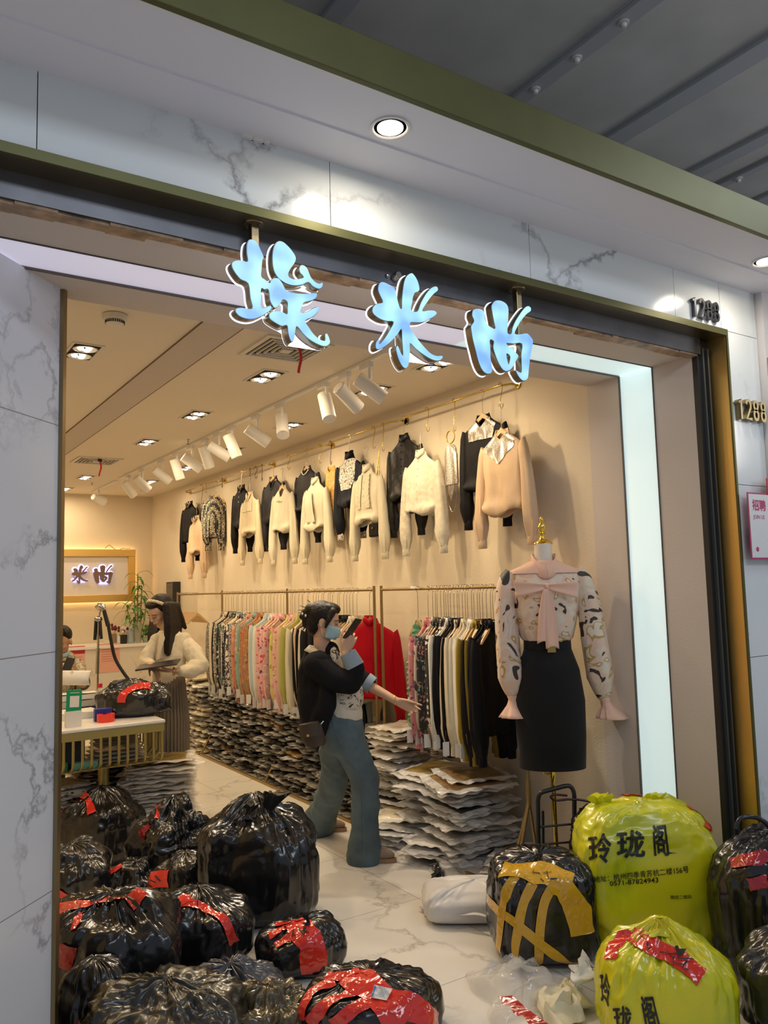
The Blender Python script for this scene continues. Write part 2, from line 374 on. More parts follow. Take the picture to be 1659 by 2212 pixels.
# canopy: soffit in two levels, chipped filler at the marble, olive fascia
b = MB().box((-3, 2.18, 3.229), (8, 2.5, 3.3)); b.box((-3, 1.93, 3.236), (8, 2.19, 3.3)); struct(b.build('ceiling_canopy', M_canopy))
b = MB().box((-3, 1.905, 3.226), (8, 1.93, 3.375)); struct(b.build('trim_16', M_olive, bevel=.003))
b = MB().box((-3, 1.93, 3.229), (8, 1.938, 3.24)); struct(b.build('trim_17', M_white))
b = MB()
for x, w in ((1.02, .05), (1.06, .05), (1.10, .03)): b.prism([(x, 2.366), (x+w, 2.366), (x+w*.8, 2.352), (x+w*.2, 2.355)], 3.219, 3.2295, lambda u, v, h: Vector((u, v, h)))
struct(b.build('trim_18', M_white))
# hall roof: sheet metal with standing ribs and bolts
ZR = 4.5
def ribs(): return [(-.9, .1), (.65, .1), (1.85, .1), (3.09, .1), (3.90, .14), (4.72, .12), (5.02, .06), (5.5, .12), (6.6, .1), (7.7, .1)]
b = MB().box((-5, -4, ZR), (12, 4.5, ZR+.06)); struct(b.build('ceiling_hall', M_roof))
b = MB()
for x, w in ribs():
    b.box((x-w/2, -4, ZR-.03), (x+w/2, 4.5, ZR))
    b.box((x-w/2-.012, -4, ZR-.006), (x+w/2+.012, 4.5, ZR))
struct(b.build('trim_19', mat('roof_rib', (.36, .37, .38), .5, metal=.3), bevel=.006))
b = MB()
for x in (3.09, 5.02, .65):
    for k in range(16):
        b.lathe([(.0, -.03), (.014, -.028), (.018, -.01), (.03, -.008), (.03, 0)], 10, (x, -1+k*.31, ZR-.03))
struct(b.build('trim_20', M_roof, smooth=40))
S_box('wall_upper', (-3, 4.3, 3.3), (12, 4.5, 4.5), M_dark)
# ---------------------------------------------------------------- downlights in the canopy
M_lamp = mat('lamp_face', (1, 1, 1), .5, emit=(1, .90, .74), estr=9)
M_spotface = mat('spot_face', (1, 1, 1), .5, emit=(1, .88, .66), estr=7)
for i, (x, y) in enumerate(CANLIGHT[:2]):
    t = thing('downlight', ['round recessed downlight in the canopy above the left sign character', 'round recessed downlight in the canopy at the right edge near the number 1288'][i], 'ceiling light', (x, y, 3.232))
    b = MB().lathe([(.066, .0), (.069, -.005), (.060, -.006), (.056, -.002), (.052, .008), (.050, .004), (.047, .012), (.045, .008), (.043, .016), (.066, .016)], 32, (x, y, 3.236)); b.build('trim_ring', M_white, t, 40)
    MB().lathe([(.001, .0), (.044, .0), (.044, .006), (.001, .006)], 24, (x, y, 3.232)).build('lamp', M_lamp, t, 40)
# ---------------------------------------------------------------- illuminated sign characters
C1a = [(335,150),(370,85),(430,85),(490,130),(540,230),(590,350),(570,400),(560,520),(553,635),(600,675),(675,730),(690,690),(740,658),(800,660),(850,710),(890,780),(925,840),(1050,880),(1200,890),(1340,880),(1385,900),(1370,960),(1300,1000),(1190,1030),(1160,1100),(1140,1170),(1230,1160),(1320,1110),(1390,1085),(1418,1110),(1390,1180),(1310,1250),(1210,1300),(1260,1390),(1330,1490),(1420,1570),(1500,1590),(1500,1500),(1530,1485),(1565,1550),(1578,1630),(1530,1680),(1440,1670),(1300,1600),(1180,1500),(1085,1385),(1060,1470),(1040,1580),(1010,1615),(980,1580),(950,1480),(935,1370),(860,1380),(760,1330),(680,1270),(665,1210),(700,1160),(800,1148),(870,1165),(935,1195),(938,1110),(938,1018),(875,985),(840,1040),(790,1100),(750,1108),(710,1060),(675,980),(655,835),(600,835),(552,820),(552,960),(552,1100),(640,1080),(690,1070),(708,1110),(660,1170),(560,1230),(460,1270),(350,1275),(230,1235),(165,1165),(180,1110),(270,1100),(412,1112),(385,960),(355,745),(240,680),(150,570),(108,480),(120,420),(190,392),(270,395),(345,408),(330,280)]
C1b = [(720,260),(750,160),(800,108),(860,110),(930,160),(1010,250),(1068,350),(1055,430),(1000,510),(958,590),(965,640),(1020,670),(1090,672),(1180,645),(1130,580),(1115,520),(1140,465),(1190,470),(1240,520),(1290,640),(1350,710),(1410,740),(1460,722),(1472,770),(1440,820),(1390,820),(1320,785),(1255,725),(1170,760),(1060,778),(960,760),(870,715),(790,645),(735,540),(715,400)]
C2 = [(250,360),(280,280),(340,262),(430,295),(540,355),(590,420),(615,520),(640,630),(680,775),(718,790),(722,640),(740,430),(770,250),(820,140),(905,85),(960,120),(1020,210),(1055,300),(1075,410),(1050,465),(985,490),(950,560),(930,680),(910,828),(1030,845),(1100,680),(1200,500),(1300,385),(1380,350),(1430,370),(1440,440),(1370,500),(1290,590),(1200,720),(1130,840),(1230,828),(1340,828),(1400,855),(1418,900),(1360,965),(1260,1020),(1160,1068),(1030,1080),(895,1080),(895,1190),(960,1290),(1060,1430),(1170,1560),(1290,1680),(1400,1730),(1510,1730),(1538,1770),(1490,1830),(1400,1838),(1270,1790),(1130,1700),(990,1590),(885,1490),(885,1650),(870,1850),(840,1960),(790,1990),(720,1930),(650,1790),(610,1640),(605,1560),(630,1530),(660,1570),(690,1650),(742,1730),(740,1600),(725,1400),(715,1210),(640,1310),(520,1450),(400,1550),(300,1605),(240,1615),(200,1570),(205,1470),(250,1400),(275,1420),(275,1495),(380,1380),(480,1220),(555,1065),(430,1050),(300,1010),(180,930),(132,850),(150,760),(220,695),(340,668),(290,540),(250,440)]
C3 = [(215,310),(260,270),(340,262),(420,290),(468,350),(475,450),(500,560),(570,640),(700,700),(680,560),(650,400),(625,250),(630,180),(690,100),(780,82),(870,110),(950,170),(990,270),(992,420),(980,600),(975,795),(1055,800),(1080,680),(1150,520),(1260,350),(1360,230),(1430,208),(1480,260),(1470,330),(1400,380),(1300,490),(1190,660),(1130,808),(1250,815),(1380,798),(1450,850),(1520,950),(1515,1080),(1480,1250),(1450,1450),(1430,1650),(1415,1770),(1370,1830),(1300,1830),(1220,1750),(1150,1620),(1165,1605),(1270,1650),(1275,1450),(1270,1250),(1285,1030),(1100,1030),(945,1025),(1050,1130),(1190,1260),(1205,1320),(1160,1400),(1100,1520),(1020,1610),(940,1630),(860,1580),(780,1450),(700,1250),(660,1100),(672,975),(590,955),(600,1150),(605,1350),(640,1550),(630,1650),(570,1690),(480,1660),(400,1560),(330,1380),(280,1180),(220,940),(180,700),(185,630),(245,530),(205,420)]
C3h = [(948,1255),(1030,1305),(990,1480)]
YS = 2.345
def glyph(lists, off, sc):
    out = []
    for l in lists:
        pts = [ON(off[0]+x/sc, off[1]+y/sc, 1, YS) for x, y in l]
        q = smoothpts([(p.x, p.z, 0) for p in pts], 3, True)
        out.append([(p.x, p.y) for p in q])
    return out
G1 = glyph([C1a, C1b], (485, 505), 6.9125); G2 = glyph([C2], (790, 580), 9.217); G3 = glyph([C3, C3h], (1000, 640), 10.0545)
M_face = mat('letter_face', (.10, .18, .30), .25, emit=(.42, .74, 1), estr=1.0); 
_nt = M_face.node_tree; _tc = _nt.nodes.new('ShaderNodeTexCoord'); _n = _nt.nodes.new('ShaderNodeTexNoise'); _n.inputs['Scale'].default_value = 9; _n.inputs['Detail'].default_value = 1
_r = ramp(_nt, [(.34, (.20, .42, 1)), (.5, (.34, .68, 1)), (.66, (.50, .95, 1))], 'LINEAR'); _nt.links.new(_tc.outputs['Object'], _n.inputs['Vector']); _nt.links.new(_n.outputs['Fac'], _r.inputs[0]); _nt.links.new(_r.outputs[0], _nt.nodes['Principled BSDF'].inputs['Emission Color'])
M_side = mat('letter_side', (.22, .18, .12), .3, metal=.9)
M_rim = mat('letter_backlight', (1, 1, 1), .5, emit=(.72, .80, 1), estr=1.6)
for G, lb in ((G1, 'leftmost glowing blue white brush character, above the entrance'), (G2, 'middle glowing blue white brush character, shaped like a star'), (G3, 'rightmost glowing blue white brush character, beside the right hanging post')):
    xs = [p[0] for l in G for p in l]; zs = [p[1] for l in G for p in l]
    t = thing('sign_character', lb, 'sign', ((min(xs)+max(xs))/2, YS, min(zs)))
    xf(curve_mb(G, .017), lambda p: (p.x, YS+.020-p.z, p.y)).build('side_wall', M_side, t, 30)
    xf(curve_mb(G, .0015, -.002), lambda p: (p.x, YS+.0005-p.z, p.y)).build('lit_face', M_face, t, 30)
    xf(curve_mb(G, .0015, .0035), lambda p: (p.x, YS+.041-p.z, p.y)).build('backlight', M_rim, t, 30)
for x, z0, lb in ((1.09, 2.70, 'square bronze hanging post above the leftmost glowing character'), (2.30, 2.57, 'square bronze hanging post above the rightmost glowing character')):
    t = thing('sign_post', lb, 'sign post', (x, 2.42, z0))
    MB().box((x-.014, 2.403, z0), (x+.014, 2.431, 2.95)).build('post', M_goldd, t, bevel=.002)
    b = MB().lathe([(.001, -.006), (.034, -.006), (.036, -.003), (.036, 0)], 28, (x, 2.417, 2.953))
    for k in range(4): b.lathe([(.001, -.010), (.004, -.009), (.004, -.005)], 8, (x+.026*math.cos(k*PI/2+.6), 2.417+.026*math.sin(k*PI/2+.6), 2.953))
    b.build('flange', M_goldd, t, 40)
# shutter lock
p = ON(853, 599, 1, 2.455)
t = thing('shutter_lock', 'small round chrome lock on the steel housing left of the middle character', 'lock', tuple(p))
RX = Matrix.Rotation(PI/2, 4, 'X')
b = MB().lathe([(.001, .028), (.013, .028), (.016, .022), (.016, 0)], 20, M=Matrix.Translation(p) @ RX); b.build('barrel', M_chrome, t, 40)
for dx in (-.035, .03): MB().lathe([(.001, .008), (.006, .007), (.008, 0)], 12, M=Matrix.Translation(p+Vector((dx, 0, 0))) @ RX).build('screw', M_chrome, t, 40)

# raised house numbers
def number(m, loc, h, lb, depth, w):
    """raised numerals 1 2 8 8 cut as thick strokes"""
    t = thing('house_number', lb, 'house number', loc); st = h*.135; cw = w/4
    arc = lambda cx, cy, rx, ry, a0, a1, n=14: [(cx+rx*math.cos(a0+(a1-a0)*k/n), cy+ry*math.sin(a0+(a1-a0)*k/n)) for k in range(n+1)]
    hw, e = cw*.40-st/2, st/2
    D = {'1': [([(-hw*.9, h*.76), (.1*hw, h-e), (.1*hw, 0)], False)],
         '2': [(arc(0, h-e-h*.235, hw, h*.235, PI*.95, -PI*.22)+[(-hw, e), (hw+e, e)], False)],
         '8': [(arc(0, h-e-h*.2, hw*.9, h*.2, 0, 2*PI, 20)[:-1], True), (arc(0, e+h*.215, hw, h*.215, 0, 2*PI, 20)[:-1], True)]}
    for q, ch in enumerate('1288'):
        b = MB(); cx = loc[0]+cw*(q+.5)
        for pts, closed in D[ch]:
            n = len(pts); rings = []
            for k in range(n):
                a = pts[(k-1) % n] if closed or k else pts[0]; c = pts[(k+1) % n] if closed or k < n-1 else pts[-1]
                dx, dy = c[0]-a[0], c[1]-a[1]; l = math.hypot(dx, dy) or 1; nx, ny = -dy/l*st/2, dx/l*st/2; x, y = pts[k]
                rings.append([Vector((cx+x+nx, loc[1], loc[2]+y+ny)), Vector((cx+x-nx, loc[1], loc[2]+y-ny)), Vector((cx+x-nx, loc[1]-depth, loc[2]+y-ny)), Vector((cx+x+nx, loc[1]-depth, loc[2]+y+ny))])
            if closed: rings.append(rings[0])
            b.loft(rings, not closed)
        b.build('numeral', m, t, 40)
M_numd = mat('dark_number_metal', (.10, .10, .11), .35, metal=.9); M_numg = mat('gold_number_metal', (.26, .21, .11), .35, metal=.9)
number(M_numd, (3.405, 2.364, 3.005), .105, 'dark metal number 1288 on the marble above the gold frame corner', .018, .235)
number(M_numg, (3.715, 2.364, 2.515), .112, 'gold metal number 1288 on the marble right of the gold frame', .030, .262)
# job poster and red sticker on the pier
p0 = ON(1613, 1063, 1, 2.322); p1 = ON(1626, 1208, 1, 2.322)
t = thing('job_poster', 'white job poster with magenta border and lettering on the pier at the right edge', 'poster', (p0.x+.15, 2.322, p1.z))
X0, Z0, Z1 = p0.x, p1.z, p0.z
M_mag = mat('magenta_print', (.45, .03, .13), .5); M_paper = mat('poster_paper', (.72, .72, .72), .35)
MB().box((X0, 2.3205, Z0), (X0+.30, 2.3235, Z1)).build('border', M_mag, t)
MB().box((X0+.008, 2.3190, Z0+.008), (X0+.292, 2.3205, Z1-.008)).build('sheet', M_paper, t)
def wall_text(s, x, z, h, m, y, parent, name='lettering', off=0.0, space=1, dep=.0006):
    mb = text_mb(s, 1, .5, off, space); ys = [p.y for p in mb.v]; xs = [p.x for p in mb.v]; k = h/(max(ys)-min(ys)); y0, x0 = min(ys), min(xs)
    return xf(mb, lambda p: (x+(p.x-x0)*k, y-(p.z+.5)*dep, z+(p.y-y0)*k)).build(name, m, parent)
wall_text('招聘', X0+.035, Z1-.093, .058, M_mag, 2.319, t, off=.03)
wall_text('JOIN US', X0+.036, Z1-.140, .026, M_mag, 2.319, t, off=.006)
MB().lathe([(.001, 0), (.012, 0), (.012, .001), (.001, .001)], 20, M=Matrix.Translation((X0+.055, 2.319, Z0+.05)) @ RX).build('red_dot', M_mag, t)
M_red = mat('red_sticker', (.55, .01, .02), .4)
q = ON(1655, 1038, 1, 2.32); tag(MB().cbox((q.x+.06, 2.319, q.z-.03), (.12, .004, .085)).build('sticker', M_red), 'red sticker just above the white job poster at the right edge', 'sticker')
q = ON(1659, 780, 1, 2.32); tag(MB().cbox((q.x+.06, 2.319, q.z-.03), (.12, .004, .10)).build('sticker', M_red), 'red sticker high on the neighbouring wall at the right edge', 'sticker')
# ---------------------------------------------------------------- shop ceiling fixtures
ZC = 3.14
M_alu = mat('fixture_paint', (.70, .66, .58), .5); M_led = mat('led', (1, 1, 1), .4, emit=(1, .95, .84), estr=14)
M_reflect = mat('lamp_reflector', (.75, .73, .7), .25, metal=.7)
def recessed(dbl=True):
    t = thing('recessed_light', 'x', 'ceiling light', (0, 0, 0))
    b = MB()
    for lo, hi in (((-.09, -.17, -.006), (-.075, .17, .0)), ((.075, -.17, -.006), (.09, .17, .0)), ((-.09, -.17, -.006), (.09, -.155, .0)), ((-.09, .155, -.006), (.09, .17, .0))): b.box(lo, hi)
    b.build('frame', M_alu, t)
    MB().box((-.075, -.155, -.002), (.075, .155, -.0005)).build('tray', M_dark, t)
    for s in (-1, 1):
        r = MB().lathe([(.066, -.004), (.070, -.010), (.062, -.012), (.050, -.006), (.030, -.004), (.001, -.004)], 28, (0, s*.077, 0)).build('lamp_head', M_reflect, t, 40)
        l = MB()
        for k in range(3): l.lathe([(.001, -.016), (.014, -.015), (.018, -.010), (.018, -.006)], 14, (.026*math.cos(k*2.094+s), s*.077+.026*math.sin(k*2.094+s), 0))
        l.build('led_cluster', M_led, r, 40)
    return t
rp = recessed()
RL = ['double recessed light cut by the gold corner strip, nearest on the left', 'double recessed light behind the red ribbon of the near vent', 'double recessed light second in the left row, beyond the near vent', 'double recessed light third in the left row, before the far vent',
      'double recessed light just past the far vent', 'small double recessed light nearest the back wall at the left edge',
      'double recessed light between the track heads and the wall rod, nearest', 'recessed light partly hidden under the middle sign character', 'second double recessed light between track and clothes wall', 'third double recessed light between track and clothes wall', 'fourth double recessed light between track and clothes wall', 'farthest double recessed light between track and clothes wall']
for i, (x, y) in enumerate(RECESS[:12]): dup(rp, (x, y, ZC), 0, RL[i])
vanish(rp)
M_vdark = mat('vent_dark', (.015, .015, .018), .7); M_ribbon = mat('red_ribbon', (.55, .02, .03), .5)
for (x, y), w, lb, lr in (((2.09, 4.19), .215, 'square air vent with nested grille, near the sign characters', 'red ribbon hanging from the near air vent'), ((2.08, 8.71), .225, 'square air vent farther back in the ceiling', 'red ribbon hanging from the far air vent')):
    t = thing('air_vent', lb, 'vent', (x, y, ZC))
    def sq(b, r0, r1, z0, z1):
        for lo, hi in (((-r1, -r1), (-r0, r1)), ((r0, -r1), (r1, r1)), ((-r0, -r1), (r0, -r0)), ((-r0, r0), (r0, r1))): b.box((x+lo[0], y+lo[1], z0), (x+hi[0], y+hi[1], z1))
    b = MB(); sq(b, w*.86, w, ZC-.012, ZC); b.build('frame', M_alu, t)
    b = MB()
    for k in range(5): r = w*(.78-.155*k); sq(b, r-.008, r, ZC-.016, ZC-.004)
    b.box((x-.03, y-.03, ZC-.018), (x+.03, y+.03, ZC-.010)); b.build('grille', M_alu, t)
    MB().box((x-w*.86, y-w*.86, ZC-.003), (x+w*.86, y+w*.86, ZC-.001)).build('duct', M_vdark, t)
    t = thing('ribbon', lr, 'ribbon', (x-.02, y-w+.02, ZC-.2))
    MB().box((x-.035, y-w+.012, ZC-.045), (x+.005, y-w+.03, ZC-.017)).build('clip', M_black, t)
    r = [Vector((x-.015+.012*math.sin(k*.5), y-w+.02-.002*k, ZC-.04-.018*k)) for k in range(10)]
    MB().loft([[p+Vector((-.009, 0, 0)), p+Vector((.009, .002, 0))] for p in r], False, False).build('strip', M_ribbon, t, solid=.001)
t = thing('smoke_detector', 'round white smoke detector on the ceiling near the entrance', 'smoke detector', (1.06, 4.08, ZC-.055))
MB().lathe([(.001, -.055), (.035, -.055), (.045, -.050), (.050, -.030), (.060, -.026), (.062, -.004), (.055, 0), (.001, 0)], 36, (1.06, 4.08, ZC)).build('body', M_alu, t, 40)
b = MB()
for k in range(28):
    a = k*2*PI/28; b.cbox((0, 0, 0), (.006, .003, .016), Matrix.Translation((1.06+.0475*math.cos(a), 4.08+.0475*math.sin(a), ZC-.040)) @ Matrix.Rotation(a+PI/2, 4, 'Z'))
b.build('slots', M_vdark, t)
for (x, y), lb in (((2.54, 7.16), 'small chrome sprinkler head above the track lights'), ((2.45, 10.49), 'small sprinkler head beyond the far vent')):
    t = MB().lathe([(.001, -.045), (.016, -.045), (.016, -.041), (.004, -.038), (.004, -.03), (.010, -.028), (.008, -.012), (.02, -.004), (.02, 0)], 14, (x, y, ZC)); tag(t.build('sprinkler', M_chrome, smooth=40), lb, 'sprinkler')
t = MB().lathe([(.001, -.05), (.03, -.045), (.045, -.02), (.05, 0)], 20, (3.25, 11.0, ZC)); tag(t.build('camera_dome', M_white, smooth=40), 'small white camera dome on the ceiling by the back corner', 'camera')
# track and spot heads
for (x, y0, y1), lb in (((2.645, 3.55, 9.9), 'long white ceiling track carrying the spotlights'), ((2.66, 10.12, 11.3), 'short ceiling track near the back wall')):
    tag(MB().box((x-.018, y0, ZC-.02), (x+.018, y1, ZC)).build('light_track', M_white, bevel=.003), lb, 'track')
def spot():
    t = thing('track_spotlight', 'x', 'spotlight', (0, 0, 0))
    MB().box((-.018, -.06, -.05), (.018, .06, -.02)).build('adapter', M_white, t, bevel=.004)
    b = MB().tube([(0, .03, -.05), (0, .03, -.10)], .012, 12); b.build('neck', M_white, t, 40)
    return t
SP = ['nearest spotlight', 'second nearest', 'third nearest', 'fourth nearest', 'fifth', 'sixth', 'seventh', 'eighth', 'ninth', 'tenth', 'eleventh', 'twelfth', 'farthest']
for i, (x, y, tg) in enumerate(TRACK):
    pos = Vector((2.645, y, ZC-.0))
    t = thing('track_spotlight', 'white cylinder track spotlight, %s from the entrance on the long track' % (['nearest', 'second', 'third', 'fourth', 'fifth', 'sixth', 'seventh', 'eighth', 'ninth', 'tenth', 'eleventh', 'twelfth', 'last'][i]), 'spotlight', tuple(pos), 'track spotlights aimed at the clothes wall')
    MB().box((2.627, y-.02, ZC-.055), (2.663, y+.10, ZC-.02)).build('adapter', M_white, t, bevel=.004)
    MB().tube([(2.645, y, ZC-.05), (2.645, y, ZC-.13)], .011, 12).build('neck', M_white, t, 40)
    c = Vector((2.645, y, ZC-.19)); d = (Vector(tg)-c).normalized()
    hd = MB().tube([c-d*.105, c-d*.10, c-d*.0, c+d*.002, c+d*.105, c+d*.095], [.042, .047, .047, .048, .048, .043], 24).build('lamp_can', M_white, t, 40)
    MB().tube([c+d*.094, c+d*.099], [.043, .043], 20).build('lamp', M_spotface, hd, 40)
t = thing('track_spotlight', 'white spotlight alone on the short track near the back wall', 'spotlight', (2.66, 11.2, ZC))
MB().tube([(2.66, 11.0, ZC-.02), (2.66, 11.0, ZC-.12)], .014, 10).build('neck', M_white, t, 40)
MB().tube([(2.58, 10.97, ZC-.12), (2.74, 11.05, ZC-.17)], [.04, .065], 20).build('lamp_can', M_white, t, 40)
# ---------------------------------------------------------------- back wall sign with halo light
YB = 11.62
t = thing('framed_sign', 'gold framed sign with backlit brush characters on the back wall', 'sign', (2.64, YB, 1.61))
b = MB()
x0, x1, z0, z1 = 1.95, 3.32, 1.61, 2.35
for lo, hi in (((x0, z0), (x1, z0+.10)), ((x0, z1-.10), (x1, z1)), ((x0, z0+.1), (x0+.10, z1-.1)), ((x1-.10, z0+.1), (x1, z1-.1))): b.box((lo[0], YB-.05, lo[1]), (hi[0], YB+.03, hi[1]))
b.build('frame', M_gold, t, bevel=.004)
MB().box((x0+.09, YB-.01, z0+.09), (x1-.09, YB+.01, z1-.09)).build('panel', mat('sign_panel', (.72, .66, .62), .6), t)
M_warmstrip = mat('warm_strip', (1, 1, 1), .5, emit=(1, .72, .34), estr=9)
b = MB(); b.box((x0+.03, YB+.035, z0+.02), (x1-.03, YB+.045, z0+.04)); b.box((x0+.03, YB+.035, z1-.04), (x1-.03, YB+.045, z1-.02)); b.box((x1-.04, YB+.035, z0+.03), (x1-.02, YB+.045, z1-.03)); b.build('halo_strip', M_warmstrip, t)
M_brown = mat('brown_letter', (.20, .12, .10), .4, metal=.3); M_viol = mat('violet_backlight', (1, 1, 1), .5, emit=(.35, .38, 1), estr=3.2)
cz = 2.0
for G, cx in ((G1, 2.20), (G2, 2.56), (G3, 2.87)):
    xs = [p[0] for l in G for p in l]; zs = [p[1] for l in G for p in l]; mx, mz = (min(xs)+max(xs))/2, (min(zs)+max(zs))/2; s = .26/(max(zs)-min(zs))
    L2 = [[((p[0]-mx)*s, (p[1]-mz)*s) for p in l] for l in G]
    xf(curve_mb(L2, .008), lambda p: (cx+p.x, YB-.035-p.z, cz+p.y)).build('character', M_brown, t)
    xf(curve_mb(L2, .001, .011), lambda p: (cx+p.x, YB-.018-p.z, cz+p.y)).build('character_glow', M_viol, t)
for a, lb in ((0, 'loose brown cable lying on top of the gold framed sign'),):
    pts = smoothpts([(2.9+.06*k, YB-.01, 2.36+.05*math.sin(k*1.9)*(k % 2)+.006) for k in range(7)], 4)
    tag(MB().tube(pts, .004, 6).build('cable', M_brown, smooth=60), lb, 'cable')
t = thing('wall_speaker', 'black flat box on the right wall behind the woman with the tablet', 'speaker', (3.56, 10.6, 1.3))
MB().box((3.50, 10.45, 1.25), (3.598, 10.75, 1.86)).build('case', M_black, t, bevel=.006)
MB().box((3.494, 10.47, 1.27), (3.50, 10.73, 1.84)).build('front_panel', mat('smoked_panel', (.09, .075, .06), .2), t)
# ---------------------------------------------------------------- clothes
M_wood = mat('hanger_wood', (.62, .42, .22), .45, var=.1, vscale=20)
M_wire = mat('hanger_wire', (.55, .50, .42), .25, metal=1)
M_goldw = mat('gold_wire', (.60, .45, .12), .25, metal=1)
M_purple = mat('dark_wire', (.06, .03, .05), .3, metal=.8)
def cloth(name, c, rough=.55, sheen=.0): return mat(name, c, rough, spec=.15, sheen=sheen, bump=.12, bscale=14, bdist=.02)
M_pearl = mat('pearl', (.8, .76, .68), .2, coat=.5)
M_tag = mat('paper_tag', (.72, .70, .66), .6)
M_sequin = pattern('sequins', 'dots', [(.34, .29, .24), (.95, .92, .86)], 95, .22); M_sequin.node_tree.nodes['Principled BSDF'].inputs['Metallic'].default_value = .35  # bead dots, with their sparkle put into the pale colour
K_black = cloth('black_silk', (.006, .0055, .007), .6); K_navy = cloth('navy_silk', (.006, .007, .013), .6)
K_char = cloth('charcoal_silk', (.020, .019, .022), .55); K_cream = cloth('cream_silk', (.64, .55, .38), .45)
K_white = cloth('white_silk', (.70, .66, .56), .45); K_beige = cloth('beige_silk', (.64, .46, .30), .42)
K_ivory = cloth('ivory_silk', (.66, .60, .45), .45); K_red = cloth('red_satin', (.42, .004, .012), .38)
K_blue = cloth('pale_blue_silk', (.42, .55, .62), .5); K_must = cloth('mustard_silk', (.30, .20, .02), .45)
K_olive = cloth('olive_silk', (.38, .38, .10), .5)
def sgn(a): return -1 if a < 0 else 1
class Gar:
    """profile of a hung top in its own space: x across, z down from the bar, front is -y"""
    def __init__(s, seed=0, L=.52, w=.205, d=.035, tuck=True, sl=.62, splay=.03, neck='round', nd=.05, flare=1.0, sw=1.0, zt=-.17, wave=1.0):
        s.seed, s.L, s.w, s.d, s.tuck, s.sl, s.splay, s.neck, s.nd, s.flare, s.sw, s.zt, s.wave = seed, L, w, d, tuck, sl, splay, neck, nd, flare, sw, zt, wave
    def half(s, t):
        a = t*s.L
        if a < .035: w = .055+.5*a*1.2
        elif a < .10: w = .076+(a-.035)/.065*(s.w-.02-.076)
        elif a < .2: w = s.w-.02+.02*(a-.1)/.1*.3
        else: w = s.w-.014-.026*min(1, (a-.2)/.1)+(s.w*.16*s.flare)*(a-.2)/max(.1, s.L-.2)
        return w
    def depth(s, t): return s.d*(.55+.6*min(1, t*2.2))
    def fold(s, x, z, k=1):
        n = noise.noise(Vector((x*16, z*2.2, s.seed*3.1)))
        n2 = noise.noise(Vector((x*38, z*3, s.seed*1.7+9)))
        n3 = 1-abs(noise.noise(Vector((x*22+z*5, z*4, s.seed*2.3+4))))*3
        return (n*.022+n2*.009-n3*.007)*s.wave*min(1, max(0, -z-.22-0)*4)*k
    def pt(s, x, z, front=True):
        t = max(0, min(1, (s.zt-z)/s.L)); w = s.half(t); q = max(0, 1-(x/w)**2)
        return Vector((x, (-1 if front else 1)*s.depth(t)*q**.5 + (s.fold(x, z) if front else 0)-0, z))
    def body(s):
        N = 44; rings = []; K = 22
        for i in range(K+1):
            t = i/K; w = s.half(t); d = s.depth(t); r = []
            for j in range(N):
                a = 2*PI*j/N; x = w*math.cos(a); y = math.sin(a); fr = y < 0
                z = s.zt-t*s.L
                if i < 5 and fr: z -= s.nd*(1-min(1, abs(x)/.075))*(1-i/5)
                if i == 0 and not fr: z += .012
                yy = d*sgn(y)*abs(y)**.8
                if fr: yy += s.fold(x, z)*abs(y)**.5
                else: yy += .3*s.fold(x+3, z)
                if s.tuck and t > .8:
                    u = (t-.8)/.2
                    yy -= .028*math.sin(u*PI)*(.6+.4*math.cos(x*11+s.seed)) * (1 if fr else .4)
                    z += u*u*.045*(.5+.5*math.cos(x*14+s.seed*2)); x *= 1+.03*math.sin(u*PI)-.26*u*u
                r.append(Vector((x, yy, z)))
            rings.append(r)
        return MB().loft(rings, False)
    def sleeve(s, sd):
        x0 = sd*(s.w-.035); z0 = s.zt-.095; K = 16; N = 18; rings = []
        for i in range(K+1):
            t = i/K
            cx = x0+sd*(.012+s.splay*t+.012*math.sin(t*PI)); cz = z0-s.sl*t
            r = (.045+.030*t)*s.sw if t < .85 else (.0705-.03*(t-.85)/.15)*s.sw
            if i == 0: r = .030
            ring = []
            for j in range(N):
                a = 2*PI*j/N; f = 1+.34*noise.noise(Vector((math.cos(a)*1.8, math.sin(a)*1.8, s.seed*2+sd*5+t*1.2)))*min(1, t*3)*s.wave
                if t > .8: f *= 1+.10*math.sin(a*7)
                ring.append(Vector((cx+r*math.cos(a)*f*.8, r*math.sin(a)*f*.62+.004, cz+(.02*math.cos(a)*sd if i == 0 else 0))))
            rings.append(ring)
        return MB().loft(rings, True)
    def cuff(s, sd):
        x = sd*(s.w-.035)+sd*(.012+s.splay); z = s.zt-.095-s.sl
        rings = [[Vector((x+r*.9*math.cos(2*PI*j/16), r*.62*math.sin(2*PI*j/16)+.004, z-dz)) for j in range(16)] for r, dz in ((.036*s.sw, -.012), (.038*s.sw, 0), (.040*s.sw, .05), (.036*s.sw, .052))]
        return MB().loft(rings, True)
    def patch(s, poly_x, z0, z1, off=.004, nu=18, nv=18):
        """poly_x(tz) -> (xa, xb)"""
        def f(u, v):
            z = z0+(z1-z0)*v; xa, xb = poly_x(v); x = xa+(xb-xa)*u; p = s.pt(x, z); p.y -= off; return p
        return MB().grid(nu, nv, f)
